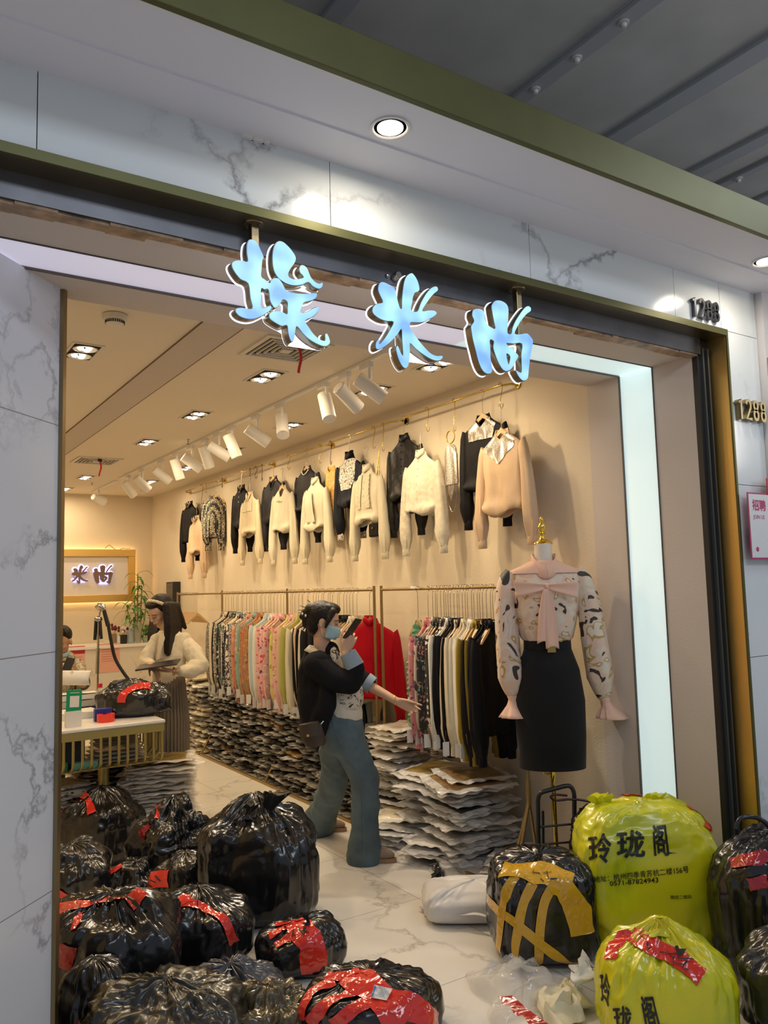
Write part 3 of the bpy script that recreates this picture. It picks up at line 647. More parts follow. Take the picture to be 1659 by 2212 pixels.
def collar_mb(g, kind):
    b = MB(); zt = g.zt
    if kind in ('stand', 'ruffle'):
        N = 28; rings = []
        for r, dz in ((.056, -.012), (.050, .012), (.047, .034 if kind == 'stand' else .04)):
            rings.append([Vector(((r+(.008*math.sin(j*1.9) if kind == 'ruffle' and dz > .02 else 0))*math.cos(2*PI*j/N), (r*.55)*math.sin(2*PI*j/N)-.004, zt+dz-(.030 if math.sin(2*PI*j/N) < 0 else 0)*(1-abs(math.cos(2*PI*j/N))))) for j in range(N)])
        b.loft(rings, False)
    elif kind == 'shirt':
        for sd in (-1, 1):
            b.grid(6, 5, lambda u, v: Vector((sd*(.005+.058*u+v*.018*(1-u)), -(.030-.018*u)-.012*v, zt-.035*(1-u)+.022*u-v*(.030+.022*(1-u)))))
        N = 20
        b.loft([[Vector((.058*math.cos(PI*j/N), .026*math.sin(PI*j/N), zt+dz)) for j in range(N+1)] for dz in (-.01, .028)], False, False)
    elif kind == 'lapel':
        for sd in (-1, 1):
            b.grid(5, 12, lambda u, v: g.pt(sd*(.055*(1-v)+.004)+sd*u*(.024*(1-v*.6)), zt+.012-v*(g.nd+.02))+Vector((0, -.006, 0)))
    return b
def blouse(label, mt, g, collar=None, cmat=None, cuff=None, cat='blouse', extra=None, group=None, name='blouse', buttons=0, bmat=None):
    t = thing(name, label, cat, (0, 0, 0), group)
    g.body().build('body', mt, t, 60, solid=.0012)
    for sd in (-1, 1):
        sv = g.sleeve(sd).build('sleeve', mt, t, 60)
        if cuff is not False: g.cuff(sd).build('cuff', cuff or mt, sv, 60)
    if collar: collar_mb(g, collar).build('collar', cmat or mt, t, 60, solid=.002)
    if buttons:
        for k in range(buttons):
            p = g.pt(.0, g.zt-.06-.055*k); MB().lathe([(.001, 0), (.006, 0), (.006, .003), (.001, .004)], 12, M=Matrix.Translation(p+Vector((0, -.004, 0))) @ Matrix.Rotation(PI/2, 4, 'X')).build('button', bmat or M_pearl, t, 40)
    if extra: extra(g, t)
    return t
def hanger(label, hook=.155, group=None, tilt=0):
    """wooden hanger: the wire hook top is the origin"""
    t = thing('clothes_hanger', label, 'hanger', (0, 0, 0), group)
    zt = -hook
    pts = [(0, 0, zt), (0, 0, -.05), (.012, 0, -.028), (.022, 0, -.012), (.016, 0, .003), (0, 0, .009), (-.016, 0, .003), (-.022, 0, -.010)]
    MB().tube(smoothpts(pts, 3), .0022, 6).build('hook', M_wire, t, 60)
    b = MB(); K = 12
    for sd in (-1, 1):
        rings = []
        for i in range(K+1):
            u = i/K; x = sd*(.0+.155*u); z = zt-.012-.112*u**1.1; hh = .020-.008*u; 
            if i == K: hh = .005
            rings.append([Vector((x, -.006-.010*u*u, z-hh)), Vector((x, .006-.010*u*u, z-hh)), Vector((x, .006-.010*u*u, z+hh*(.7 if u else .9))), Vector((x, -.006-.010*u*u, z+hh*(.7 if u else .9)))])
        b.loft(rings, True)
    b.build('shoulder_bar', M_wood, t, 40)
    return t
# ---------------------------------------------------------------- gold rods on the clothes wall
ROD = 3.015; XR = 3.50
segs = [(3.84, 5.06, 'gold wall rod nearest the entrance'), (5.12, 6.24, 'gold wall rod, second from the entrance'), (6.32, 7.48, 'gold wall rod in the middle of the clothes wall'), (7.56, 8.82, 'gold wall rod, second from the far end'), (8.92, 10.02, 'gold wall rod at the far end of the clothes wall')]
def shook(label, p, ln, m=None, phi=0, big=1.0):
    """long S hook hanging from the rod at p"""
    r = .016*big
    ys_ = [min(max(p[1], a+.03), b-.03) for a, b, _ in segs]; p = Vector((p[0], min(ys_, key=lambda q: abs(q-p[1])), p[2]))
    pts = [(-r*1.0, 0, -.012), (-r*.8, 0, .006), (0, 0, r*.9), (r*.9, 0, .004), (r*.8, 0, -.03), (-r*.2, 0, -ln*.6), (-r*.7, 0, -ln+.02), (0, 0, -ln-.004), (r*.9, 0, -ln+.010), (r*1.0, 0, -ln+.03)]
    mb = MB().tube(smoothpts(pts, 4), .0027*big, 7, M=Matrix.Translation(p) @ Matrix.Rotation(phi, 4, 'Z'))
    return tag(mb.build('s_hook', m or M_goldw, None, 60, origin=p), label, 'hook')

for y0, y1, lb in segs:
    t = thing('wall_rod', lb, 'clothes rod', (3.6, (y0+y1)/2, ROD))
    for y in (y0-.03, y1+.03): MB().tube([(3.6, y, ROD), (3.588, y, ROD), (3.586, y, ROD)], [.028, .028, .02], 20).build('wall_plate', M_goldw, t, 40)
    pts = [(3.59, y0-.03, ROD), (3.54, y0-.028, ROD), (XR, y0+.05, ROD), (XR, y1-.05, ROD), (3.54, y1+.028, ROD), (3.59, y1+.03, ROD)]
    MB().tube([pts[0]]+smoothpts(pts[1:3], 3)+smoothpts(pts[3:5], 3)+[pts[5]], .007, 10).build('bar', M_goldw, t, 60)

def wallpos(px, py, X):
    p = ON(px, py, 0, X); return p
FAC = -PI/2
def hangwall(gar, px, py, X, hlabel, slabel=None, sh=None, rot=0, sc=1.0):
    """put garment and hanger so the top of the wooden bar is seen at px,py"""
    p = ON(px, py, 0, X); zt = .155
    top = Vector((X, p.y, p.z+zt))
    if slabel:
        ln = ROD-top.z
        shook(slabel, Vector((XR, p.y, ROD+.004)), max(.05, ln), sh)
        hk = .155
    else:
        hk = .155+max(0, ROD-top.z-.004)
    h = hanger(hlabel, hk); h.location = (X if slabel else XR, p.y, top.z+(hk-.155)); h.rotation_euler = (0, 0, FAC+rot)
    gar.location = top; gar.rotation_euler = (0, 0, FAC+rot); gar.scale = (sc, sc, sc)
# pattern cloths
P_dots = pattern('dots_black_gold', 'dots', [(.015, .013, .015), (.80, .70, .48)], 55)
P_jacq = mat('jacquard_white', (.66, .60, .46), .38, sheen=.3, bump=.5, bscale=26, bdist=.01, var=.10, vscale=24)
P_jacqb = mat('jacquard_black', (.009, .008, .009), .42, spec=.3, bump=.5, bscale=26, bdist=.01, var=.5, vscale=24)
P_lace = pattern('white_lace', 'lace', [(.78, .72, .60), (.10, .08, .10)], 60)
P_orange = pattern('orange_floral', 'floral', [(.60, .33, .06), (.75, .62, .35), (.30, .12, .02)], 90)
def ex_yoke(depth, m, point=True, nm='beaded_yoke', wid=.13):
    def f(g, t):
        def px(v):
            w = wid*(1-.15*v) if not point else wid*(1-max(0, (v-.35)/.65)**1.1)+.004
            return -w, w
        z0 = g.zt-.030; b = MB()
        def gf(u, v):
            xa, xb = px(v); x = xa+(xb-xa)*u
            top = g.zt-.012-g.nd*(1-min(1, abs(x)/.075)) if abs(x) < .075 else g.zt-.040-.60*(abs(x)-.075)
            z = top+(z0-depth-top)*v if not point else top+((g.zt-.05-depth)-top)*v
            p = g.pt(x, z); p.y -= .005; return p
        b.grid(22, 16, gf); b.build(nm, m, t, 60)
    return f
def ex_pearls(g, t):
    pts = [g.pt(x, g.zt-.012-g.nd*(1-min(1, abs(x)/.075)**2)*1.1)+Vector((0, -.006, 0)) for x in [(-.06+.012*k) for k in range(11)]]
    b = MB().tube(pts, .005, 8); b.build('pearl_trim', M_pearl, t, 60)
def ex_bow(m):
    def f(g, t):
        for sd in (-1, 1): MB().sphere((sd*.018, -.05, g.zt-g.nd-.02), (.018, .006, .009), 10, 6).build('bow_loop', m, t, 60)
    return f
def ex_pleat(g, t):
    b = g.patch(lambda v: (-.10-.03*v, .10+.03*v), g.zt-.06, g.zt-.19, .004, 40, 6)
    b.v = [p+Vector((0, -.003*(i % 2), 0)) for i, p in enumerate(b.v)]; b.build('pleated_bib', K_cream, t, 40)
def ex_drape(g, t):
    b = MB().grid(10, 14, lambda u, v: g.pt(-.13+.15*u+.07*v, g.zt-.07-.32*v-.05*u*(1-v))+Vector((0, -.012-.012*math.sin(u*7+v*2), 0))); b.build('drape_panel', K_ivory, t, 60, solid=.001)
def ex_ruff(g, t):
    for sd in (-1, 1):
        b = MB().grid(5, 30, lambda u, v: g.pt(sd*(.03+.055*u), g.zt-.05-.28*v)+Vector((0, -.008-.010*abs(math.sin(v*24+u*3))*u, 0))); b.build('ruffle', K_ivory, t, 60)
def ex_bib(g, t):
    def px(v):
        w = .115*(1-max(0, v-.55)**2*1.5); return -w, w
    b = g.patch(px, g.zt-.035, g.zt-.30, .005, 16, 16); b.build('lace_bib', P_lace, t, 60)
def ex_crystal(g, t):
    for sd in (-1, 1): MB().tube([(sd*.02, -.042, g.zt-.055), (sd*.06, -.04, g.zt-.03), (sd*.075, -.03, g.zt+.0)], .008, 8).build('crystal_trim', M_sequin, t, 60)
def ex_beltties(g, t):
    p = g.pt(.0, g.zt-.27); MB().tube([p+Vector((-.06, -.01, .0)), p+Vector((.02, -.02, -.005)), p+Vector((.05, -.015, -.05))], .008, 6).build('side_tie', K_black, t, 60)

def wall_clothes():
    n = 'wooden hanger of the '
    # (garment, px, py, X, hanger label, s-hook label, s-hook material)
    hangwall(blouse('black blouse with silver beaded round yoke, on the wall behind the beige one', K_black, Gar(1, .55, nd=.075, splay=-.0), extra=ex_yoke(.14, M_sequin, False)), 1043, 893, 3.50, n+'black beaded blouse nearest the entrance', rot=.08)
    hangwall(blouse('beige silk blouse with beaded V yoke, nearest the entrance on the wall', K_beige, Gar(2, .56, nd=.06, splay=.05, sl=.60), extra=ex_yoke(.17, M_sequin, True)), 1083, 925, 3.42, n+'beige beaded blouse', 'long gold S hook holding the beige beaded blouse', M_goldw, rot=.0)
    hangwall(blouse('black satin jacquard blouse with high neck behind the white jacquard blouse', P_jacqb, Gar(3, .50, nd=.02, splay=-.01), 'stand', buttons=5, bmat=K_black), 873, 942, 3.50, n+'black satin blouse', rot=.05)
    hangwall(blouse('white jacquard blouse with slanted button line, second cream top from the entrance', P_jacq, Gar(4, .47, nd=.02, splay=.05, sl=.60), 'stand', buttons=7), 909, 975, 3.43, n+'white jacquard blouse', 'gold S hook holding the white jacquard blouse', M_goldw)
    hangwall(blouse('dark navy blouse with white lace bib and striped cuffs', K_navy, Gar(5, .46, nd=.02, splay=-.01, sl=.58), 'ruffle', cuff=P_lace, extra=ex_bib), 755, 980, 3.50, n+'navy lace bib blouse', rot=.05)
    hangwall(blouse('cream blouse with ruffled front panels, left of the gold chain bag', K_ivory, Gar(6, .47, nd=.02, splay=.045, sl=.60), 'ruffle', extra=ex_ruff, buttons=5), 793, 1008, 3.43, n+'cream ruffled blouse', 'gold S hook holding the cream ruffled blouse', M_goldw)
    hangwall(blouse('charcoal blouse with a pearl trimmed round neck', K_char, Gar(7, .46, nd=.06, splay=-.01, sl=.58), extra=ex_pearls), 663, 1005, 3.50, n+'charcoal pearl neck blouse', rot=.05)
    hangwall(blouse('ivory blouse with draped asymmetric front panel', K_ivory, Gar(8, .47, nd=.02, splay=.05, sl=.60), 'stand', extra=ex_drape), 681, 1035, 3.43, n+'ivory draped blouse', 'gold S hook holding the ivory draped blouse', M_goldw)
    hangwall(blouse('dark grey wrap blouse with deep V neck and wide sleeves', K_char, Gar(9, .48, nd=.13, splay=-.0, sl=.60, sw=1.15), 'lapel'), 591, 1028, 3.50, n+'dark grey wrap blouse', rot=.05)
    hangwall(blouse('cream V neck blouse with a tiny bow at the chest', K_ivory, Gar(10, .47, nd=.13, splay=.05, sl=.62), extra=ex_bow(K_beige)), 610, 1047, 3.43, n+'cream V neck blouse', 'small gold S hook holding the cream V neck blouse', M_goldw)
    hangwall(blouse('black shirt with pointed collar behind the cream pleated shirt', K_black, Gar(11, .47, nd=.03, splay=-.0, sl=.58), 'shirt', buttons=3), 522, 1049, 3.50, n+'black pointed collar shirt', rot=.05)
    hangwall(blouse('cream shirt with pointed collar and finely pleated chest', K_cream, Gar(12, .46, nd=.03, splay=.045, sl=.60), 'shirt', extra=ex_pleat), 540, 1064, 3.43, n+'cream pleated shirt', 'dark S hook holding the cream pleated shirt', M_purple)
    hangwall(blouse('sheer black blouse with gold dots hung side on', P_dots, Gar(13, .50, w=.13, nd=.02, splay=-.03, sl=.50, tuck=False, d=.05)), 463, 1069, 3.48, n+'gold dotted black blouse', rot=1.1)
    hangwall(blouse('black shirt with crystal trimmed collar, farthest on the wall', K_black, Gar(14, .50, nd=.03, splay=.02, sl=.60, tuck=False), 'shirt', extra=ex_crystal), 410, 1084, 3.50, n+'black crystal collar shirt', rot=.1)
    hangwall(blouse('cream shirt with sparkling collar, farthest cream top on the wall', K_beige, Gar(15, .46, nd=.03, splay=.06, sl=.60), 'shirt', extra=ex_crystal, buttons=4), 425, 1115, 3.43, n+'farthest cream shirt', 'dark S hook holding the farthest cream shirt', M_purple)
    # small hooks that hold nothing
    for px, m, lb in ((540, M_purple, 'empty dark S hook above the cream pleated shirt'), (480, M_purple, 'empty dark S hook right of the dotted blouse'), (445, M_goldw, 'empty gold S hook above the dotted blouse'), (566, M_purple, 'empty long dark hook left of the grey wrap blouse')):
        p = ON(px, 1295-.332*(px+290)+2, 0, XR); shook(lb, Vector((XR, p.y, ROD+.004)), .10 if px != 566 else .16, m, 1.0)
    # sleeveless orange print strip
    p = ON(715, 1004, 0, 3.5)
    shook('long dark hook holding the orange print top', Vector((XR, p.y, ROD+.004)), .20, M_purple, .6)
    g = Gar(21, .62, w=.11, d=.03, tuck=False, zt=0); t = thing('top', 'narrow orange floral top hanging edge on between the ivory and navy blouses', 'top', (3.5, p.y, p.z-.02))
    b = g.body(); xf(b, lambda q: Vector((3.5, p.y, p.z-.02))+Matrix.Rotation(FAC, 4, 'Z') @ q); b.build('body', P_orange, t, 60, solid=.001)
    # clear sequinned bag on a ring
    p = ON(973, 944, 0, 3.46); c = Vector((3.46, p.y, p.z))
    shook('long gold hook holding the ring of the sequinned bag', Vector((XR, c.y, ROD+.004)), max(.1, ROD-c.z-.045), M_goldw, .3)
    t = thing('evening_bag', 'sparkling sequinned evening bag with a ring handle on the clothes wall', 'bag', tuple(c-Vector((0, 0, .45))))
    MB().tube([c+Vector((0, .046*math.cos(a*PI/12), .046*math.sin(a*PI/12))) for a in range(25)], .0045, 8).build('ring_handle', M_brass, t, 60)
    b = MB(); rings = []
    for z, w in ((-.06, .035), (-.08, .055), (-.13, .068), (-.26, .070), (-.33, .072), (-.34, .06)):
        rings.append([c+Vector((.020*math.sin(2*PI*j/24), w*math.cos(2*PI*j/24)*(1+.05*math.sin(j*2)), z)) for j in range(24)])
    b.loft(rings, True).build('pouch', M_sequin, t, 40)
    b = MB()
    for k in range(14): b.tube([c+Vector((-.012, -.035+.005*k, -.34)), c+Vector((-.012, -.034+.005*k, -.45+.01*abs(k-7)))], .0016, 5)
    o = b.build('fringe', M_sequin, t); o['kind'] = 'stuff'
    pts = smoothpts([c+Vector((0, -.06, -.18)), c+Vector((0, -.05, -.42)), c+Vector((0, -.0, -.53)), c+Vector((0, .05, -.44)), c+Vector((0, .065, -.2))], 6)
    MB().tube(pts, .003, 6).build('chain', M_chrome, t, 60)
    # black chain bag
    p = ON(819, 974, 0, 3.46); q = ON(812, 1130, 0, 3.44)
    shook('long gold hook holding the chain of the small black bag', Vector((XR, p.y, ROD+.004)), ROD-p.z, M_goldw, .4)
    t = thing('chain_bag', 'small black quilted bag hanging on a long gold chain', 'bag', tuple(q))
    for s in (-1, 1):
        pts = [p+(Vector((q.x, q.y+s*.05, q.z))-p)*k/30 for k in range(31)]
        MB().tube(pts, [.0035+.0022*(k % 2) for k in range(31)], 6).build('chain', M_goldw, t, 60)
    MB().box((q.x-.03, q.y-.07, q.z-.11), (q.x+.02, q.y+.07, q.z)).build('case', K_black, t, bevel=.012)
    MB().cbox((q.x-.034, q.y, q.z-.04), (.006, .02, .014)).build('clasp', M_goldw, t)
wall_clothes()

# ---------------------------------------------------------------- floor racks
XB, ZB = 3.30, 1.69
def rack(lb, ys, y0, y1, side='legs'):
    t = thing('clothes_rack', lb, 'clothes rack', (XB-.1, (y0+y1)/2, 0))
    MB().tube([(XB, y0, ZB), (XB, y1, ZB)], .010, 10).build('top_bar', M_brassm, t, 60)
    for y in ys:
        b = MB().tube([(XB, y, ZB+.03), (XB, y, .42)], .011, 10); b.build('upright', M_brassm, t, 60)
        MB().tube([(XB, y, .43), (3.055, y, .012)], .011, 10).build('front_leg', M_brassm, t, 60)
        MB().tube([(XB, y, .43), (3.545, y, .012)], .011, 10).build('back_leg', M_brassm, t, 60)
    MB().box((3.043, y0, 0), (3.068, y1, .022)).build('front_rail', M_brassm, t, bevel=.003)
    MB().box((3.533, y0, 0), (3.558, y1, .022)).build('back_rail', M_brassm, t, bevel=.003)
    return t
rack('long brass rack along the right wall with two filled bays', [8.24, 6.66, 5.17], 5.17, 8.24)
rack('short brass rack bay at the far end with empty hangers', [9.70], 8.28, 9.70)
rack('near brass rack beside the mannequin', [5.07], 3.72, 5.07)
# pattern library for rack clothes
FL = lambda n, c, s=26: pattern(n, 'floral', c, s)
P = {
 'black lace': pattern('r1', 'lace', [(.05, .045, .045), (.45, .40, .33)], 70), 'cream': K_cream, 'black': K_black, 'white': K_white, 'ivory': K_ivory,
 'black and white lace print': pattern('r2', 'lace', [(.55, .50, .42), (.03, .03, .03)], 55), 'black green floral': FL('r3', [(.02, .02, .025), (.10, .25, .10), (.55, .5, .4)], 30),
 'small black and cream print': pattern('r4', 'dots', [(.02, .02, .03), (.6, .55, .45)], 70), 'white print with teal hem': FL('r5', [(.70, .64, .52), (.05, .25, .20), (.6, .12, .15), (.72, .66, .55)], 16),
 'black and white diamond': pattern('r6', 'dots', [(.015, .015, .02), (.75, .70, .6)], 60), 'cream line drawing': pattern('r7', 'lace', [(.74, .68, .52), (.05, .05, .10)], 16),
 'coral floral': FL('r8', [(.62, .26, .18), (.35, .05, .04), (.72, .42, .30)], 20), 'terracotta': FL('r9', [(.45, .16, .08), (.55, .25, .12), (.2, .25, .2)], 30),
 'sage teal': FL('r10', [(.25, .38, .33), (.5, .45, .3), (.15, .22, .2)], 24), 'brown paisley': FL('r11', [(.42, .20, .08), (.15, .14, .10), (.55, .38, .18)], 45),
 'pale blue': K_blue, 'pink floral': FL('r12', [(.72, .40, .36), (.55, .1, .12), (.75, .62, .5)], 34), 'pink and blue dots': FL('r13', [(.72, .42, .40), (.05, .05, .25), (.6, .06, .12)], 30),
 'yellow green rose print': FL('r14', [(.62, .56, .18), (.72, .28, .30), (.30, .36, .06), (.72, .52, .42)], 18), 'beige': K_beige, 'olive': K_olive,
 'pink print': FL('r15', [(.62, .22, .22), (.3, .05, .15), (.65, .45, .42)], 34), 'black butterfly print': FL('r16', [(.55, .48, .38), (.03, .03, .03), (.1, .09, .09)], 18),
 'black pink sage dots': FL('r17', [(.02, .02, .02), (.55, .2, .18), (.22, .30, .2)], 50), 'brown stripe': pattern('r18', 'stripe', [(.40, .28, .18), (.1, .07, .05)], 22),
 'black white spots': pattern('r19', 'dots', [(.02, .018, .02), (.70, .62, .5)], 24), 'mustard': K_must, 'navy': K_navy, 'charcoal': K_char}
g0 = [Gar(31+i, .64, w=.205, d=.020, tuck=False, sl=.66, splay=-.03, nd=.03, sw=.95) for i in range(5)]
for g in g0: g.zt = -.24
protos = []
for i, g in enumerate(g0):
    t = blouse('x', K_black, g, 'shirt' if i % 2 else 'stand'); protos.append(t)
h0 = hanger('x', .225)
def price_tag(y, x, z, g, lb, parent):
    t = MB().box((x-.02, y-.001, z-.085), (x+.02, y+.001, z)); 
    return t.build('price_tag', M_tag, parent)
_ord = ['first', 'second', 'third', 'fourth', 'fifth', 'sixth', 'seventh', 'eighth', 'ninth', 'tenth', 'eleventh', 'twelfth', 'thirteenth', 'fourteenth', 'fifteenth', 'sixteenth', 'seventeenth', 'eighteenth', 'nineteenth', 'twentieth', 'twenty first', 'twenty second', 'twenty third', 'twenty fourth', 'twenty fifth', 'twenty sixth', 'twenty seventh', 'twenty eighth', 'twenty ninth', 'thirtieth']
tagp = thing('swing_tag', 'x', 'price tag', (0, 0, 0))
MB().box((-.022, -.0008, -.085), (.022, .0008, 0)).build('card', M_tag, tagp); MB().tube([(0, 0, 0), (0, 0, .07)], .0008, 4).build('string', M_wire, tagp)
def fill(names, y0, y1, where, grp, xo=0, seed=1, skew=0):
    rnd = random.Random(seed); n = len(names)
    for i, nm in enumerate(names):
        y = y0+(y1-y0)*i/(n-1)+rnd.uniform(-.008, .008); pr = protos[rnd.randrange(5)]; rz = skew+rnd.uniform(-.10, .10); rx = rnd.uniform(-.015, .015)
        m = P[nm]; lb = '%s blouse, %s from far end, %s' % (nm, _ord[i], where)
        p = (XB+rnd.uniform(-.01, .01)+xo, y, ZB+.010)
        g = dup(pr, p, 0, lb, grp, {'body': m, 'sleeve': m, 'cuff': m, 'collar': m}, (1, 1, rnd.uniform(.97, 1.04)), (rx, 0, rz))
        dup(h0, p, rz, 'hanger of %s blouse, %s from far end, %s' % (nm, _ord[i], where), grp.replace('blouses', 'hangers'))
        if i % 2 == 0 and y > 3.9:
            dup(tagp, (XB-.20+rnd.uniform(-.03, .03), y-.012, ZB-.24-.70+rnd.uniform(-.03, .02)), rnd.uniform(-.5, .5), 'price tag under the %s blouse, %s on the %s' % (nm, _ord[i], where.replace(' beside the mannequin', ' by mannequin')), grp.replace('blouses', 'price tags'))
fill(['black lace', 'cream', 'black', 'black and white lace print', 'black green floral', 'small black and cream print', 'white print with teal hem', 'black and white diamond', 'cream line drawing', 'black and white lace print', 'coral floral', 'terracotta', 'sage teal', 'brown paisley', 'terracotta', 'brown paisley', 'white', 'pale blue', 'white', 'pink floral', 'pink and blue dots', 'pink floral'],
     8.12, 6.74, 'far rack bay', 'blouses in the far bay of the long rack', seed=4)
fill(['small black and cream print', 'yellow green rose print', 'pink floral', 'beige', 'white', 'olive', 'white', 'ivory', 'black', 'beige', 'black', 'white', 'charcoal', 'black', 'charcoal', 'black', 'black', 'white', 'black', 'charcoal', 'black', 'white', 'cream'],
     6.60, 5.42, 'middle rack bay', 'blouses in the near bay of the long rack', seed=5)
fill(['pink print', 'pink print', 'black butterfly print', 'black pink sage dots', 'black pink sage dots', 'brown stripe', 'black white spots', 'black white spots', 'white', 'black', 'black', 'cream', 'black', 'cream', 'ivory', 'white', 'white', 'mustard', 'mustard', 'black', 'navy', 'black', 'black'],
     4.46, 3.80, 'rack beside the mannequin', 'blouses on the near rack', seed=6, skew=.30)
# bare hangers at the far end
for i in range(14):
    y = 9.60-.045*i
    dup(h0, (XB, y, ZB+.010), -.25+.045*i, 'bare wooden hanger, one of fourteen packed at the far end of the rack', 'bare hangers at the far end')
# red satin blouse turned to the aisle at the near end of the long rack
rg = Gar(50, .60, w=.215, d=.03, tuck=False, sl=.62, splay=.03, nd=.02); rg.zt = -.24
t = blouse('red satin blouse turned to face the aisle at the end of the long rack', K_red, rg, 'stand'); t.location = (XB+.02, 5.27, ZB+.01); t.rotation_euler = (0, 0, -.80)
dup(h0, (XB+.02, 5.27, ZB+.01), -.80, 'wooden hanger of the red satin blouse')
# green ruffled top hanging edge on
gm = FL('green_ruffle_cloth', [(.12, .42, .20), (.35, .58, .35), (.06, .25, .12)], 60)
t = thing('top', 'green ruffled print top hanging alone on the near rack', 'top', (XB, 4.60, .85)); 
rings = []
for i in range(60):
    u = i/59; z = 1.44-.70*u; r = (.035+.05*min(1, u*2.5))*(1+.12*math.sin(i*2.1))
    rings.append([Vector((XB+1.1*r*math.cos(2*PI*j/22)*(1+.12*math.sin(j*3+i*.4)), 4.60+.7*r*math.sin(2*PI*j/22), z)) for j in range(22)])
MB().loft(rings, True).build('body', gm, t, 60)
for s in (-1, 1):
    MB().tube([(XB+s*.02, 4.60, 1.47), (XB+s*.035, 4.60, 1.42)], .006, 6).build('shoulder_strap', gm, t, 60)
dup(h0, (XB, 4.60, ZB+.01), 1.45, 'wooden hanger of the green ruffled top')
t = thing('ribbon_knot', 'white ribbon tied on the bar above the green ruffled top', 'ribbon', (XB, 4.60, ZB))
for s in (-1, 1): MB().loft([[Vector((XB, 4.60, ZB+.012)), Vector((XB, 4.60, ZB-.006))], [Vector((XB+s*.01-.02, 4.60+s*.06, ZB+.022)), Vector((XB-.02, 4.60+s*.06, ZB+.004))]], False, False).build('ribbon_end', M_tag, t, solid=.003)
for q in protos+[h0, tagp]: vanish(q)

# ---------------------------------------------------------------- mannequin with floral bow blouse and black skirt
MX, MY = 3.285, 3.33; MR = Matrix.Translation((MX, MY, 0)) @ Matrix.Rotation(-.66, 4, 'Z')
M_linen = mat('bust_cloth', (.74, .66, .56), .7); M_goldp = mat('polished_gold', (.80, .58, .12), .12, metal=1)
t = thing('mannequin', 'tailor bust mannequin with polished gold neck cap on a brass pole', 'mannequin', (MX, MY, 0))
N = 36
def ell(z, w, d, cy=0, e=1.0, fold=0, seed=0): return [Vector((w*math.cos(2*PI*j/N)*(1+fold*noise.noise(Vector((math.cos(2*PI*j/N)*4, math.sin(2*PI*j/N)*4, z*1.5+seed)))), cy+d*sgn(math.sin(2*PI*j/N))*abs(math.sin(2*PI*j/N))**e*(1+fold*noise.noise(Vector((math.cos(2*PI*j/N)*4+7, math.sin(2*PI*j/N)*4, z*1.5+seed)))), z)) for j in range(N)]
prof = [(1.20, .12, .09), (1.28, .125, .095), (1.40, .118, .088), (1.55, .145, .115), (1.64, .155, .115), (1.72, .175, .09), (1.77, .165, .075), (1.80, .11, .065), (1.815, .06, .06), (1.86, .050, .055), (1.93, .050, .055)]
MB().loft([ell(z, w, d, -.01) for z, w, d in prof], True, M=MR).build('torso', M_linen, t, 60)
MB().lathe([(.001, 1.925), (.054, 1.925), (.060, 1.93), (.052, 1.942), (.034, 1.95), (.016, 1.962), (.013, 1.985), (.022, 1.992), (.012, 2.0), (.021, 2.018), (.024, 2.030), (.016, 2.048), (.008, 2.056), (.013, 2.066), (.008, 2.082), (.001, 2.092)], 32, M=MR).build('neck_cap', M_goldp, t, 60)
MB().tube([(0, .0, .04), (0, .0, 1.22)], .014, 14, M=MR).build('pole', M_goldp, t, 60)
MB().tube([(0, 0, .62), (0, 0, .66)], .018, 14, M=MR).build('clamp', M_goldp, t, 60)
MB().tube([(-.01, 0, .64), (-.05, -.01, .64), (-.05, -.01, .665)], .005, 8, M=MR).build('screw_handle', M_goldp, t, 60)
MB().lathe([(.001, 0), (.15, 0), (.15, .010), (.03, .035), (.018, .05), (.001, .05)], 36, M=MR).build('base_plate', M_goldp, t, 40)
# brass clothes stand with split legs standing left of the mannequin
sx, sy = 3.18, 3.42
t = thing('clothes_stand', 'slim brass stand with split legs left of the mannequin pole', 'stand', (sx, sy, 0))
MB().tube([(sx, sy, .55), (sx, sy, 1.15)], .010, 10).build('pole', M_brassm, t, 60)
MB().tube([(sx, sy, .47), (sx, sy, .60)], .015, 12).build('joint', M_brassm, t, 60)
for dx, dy in ((-.17, -.02), (.16, .10), (-.02, .17)): MB().tube([(sx, sy, .49), (sx+dx, sy+dy, 0.008)], .010, 10).build('leg', M_brassm, t, 60)
# blouse
P_mann = pattern('bow_blouse_print', 'blotch', [(.72, .52, .40), (.03, .028, .022), (.68, .60, .50), (.70, .50, .40), (.45, .30, .10), (.72, .62, .5)], 7)
K_peach = cloth('peach_chiffon', (.78, .50, .38), .5)
t = thing('bow_blouse', 'peach floral blouse with a large bow and ruffled cuffs on the mannequin', 'blouse', (MX, MY, 1.2))
bp = [(1.30, .10, .08), (1.365, .118, .092), (1.40, .145, .115), (1.46, .160, .128), (1.56, .178, .138), (1.66, .190, .132), (1.73, .200, .105), (1.775, .190, .088), (1.80, .135, .080), (1.825, .085, .075)]
MB().loft([ell(z, w, d, -.01, 1, .10, 3) for z, w, d in bp], False, M=MR).build('body', P_mann, t, 70, solid=.001)
MB().loft([ell(z, w, d, -.01, 1, .03, 3) for z, w, d in ((1.762, .200, .100), (1.78, .196, .094), (1.803, .14, .084), (1.828, .088, .078), (1.835, .07, .07))], False, M=MR).build('yoke', K_peach, t, 70)
def sl(pts, rs, sd, seed): return smoothtube(pts, rs, seed)
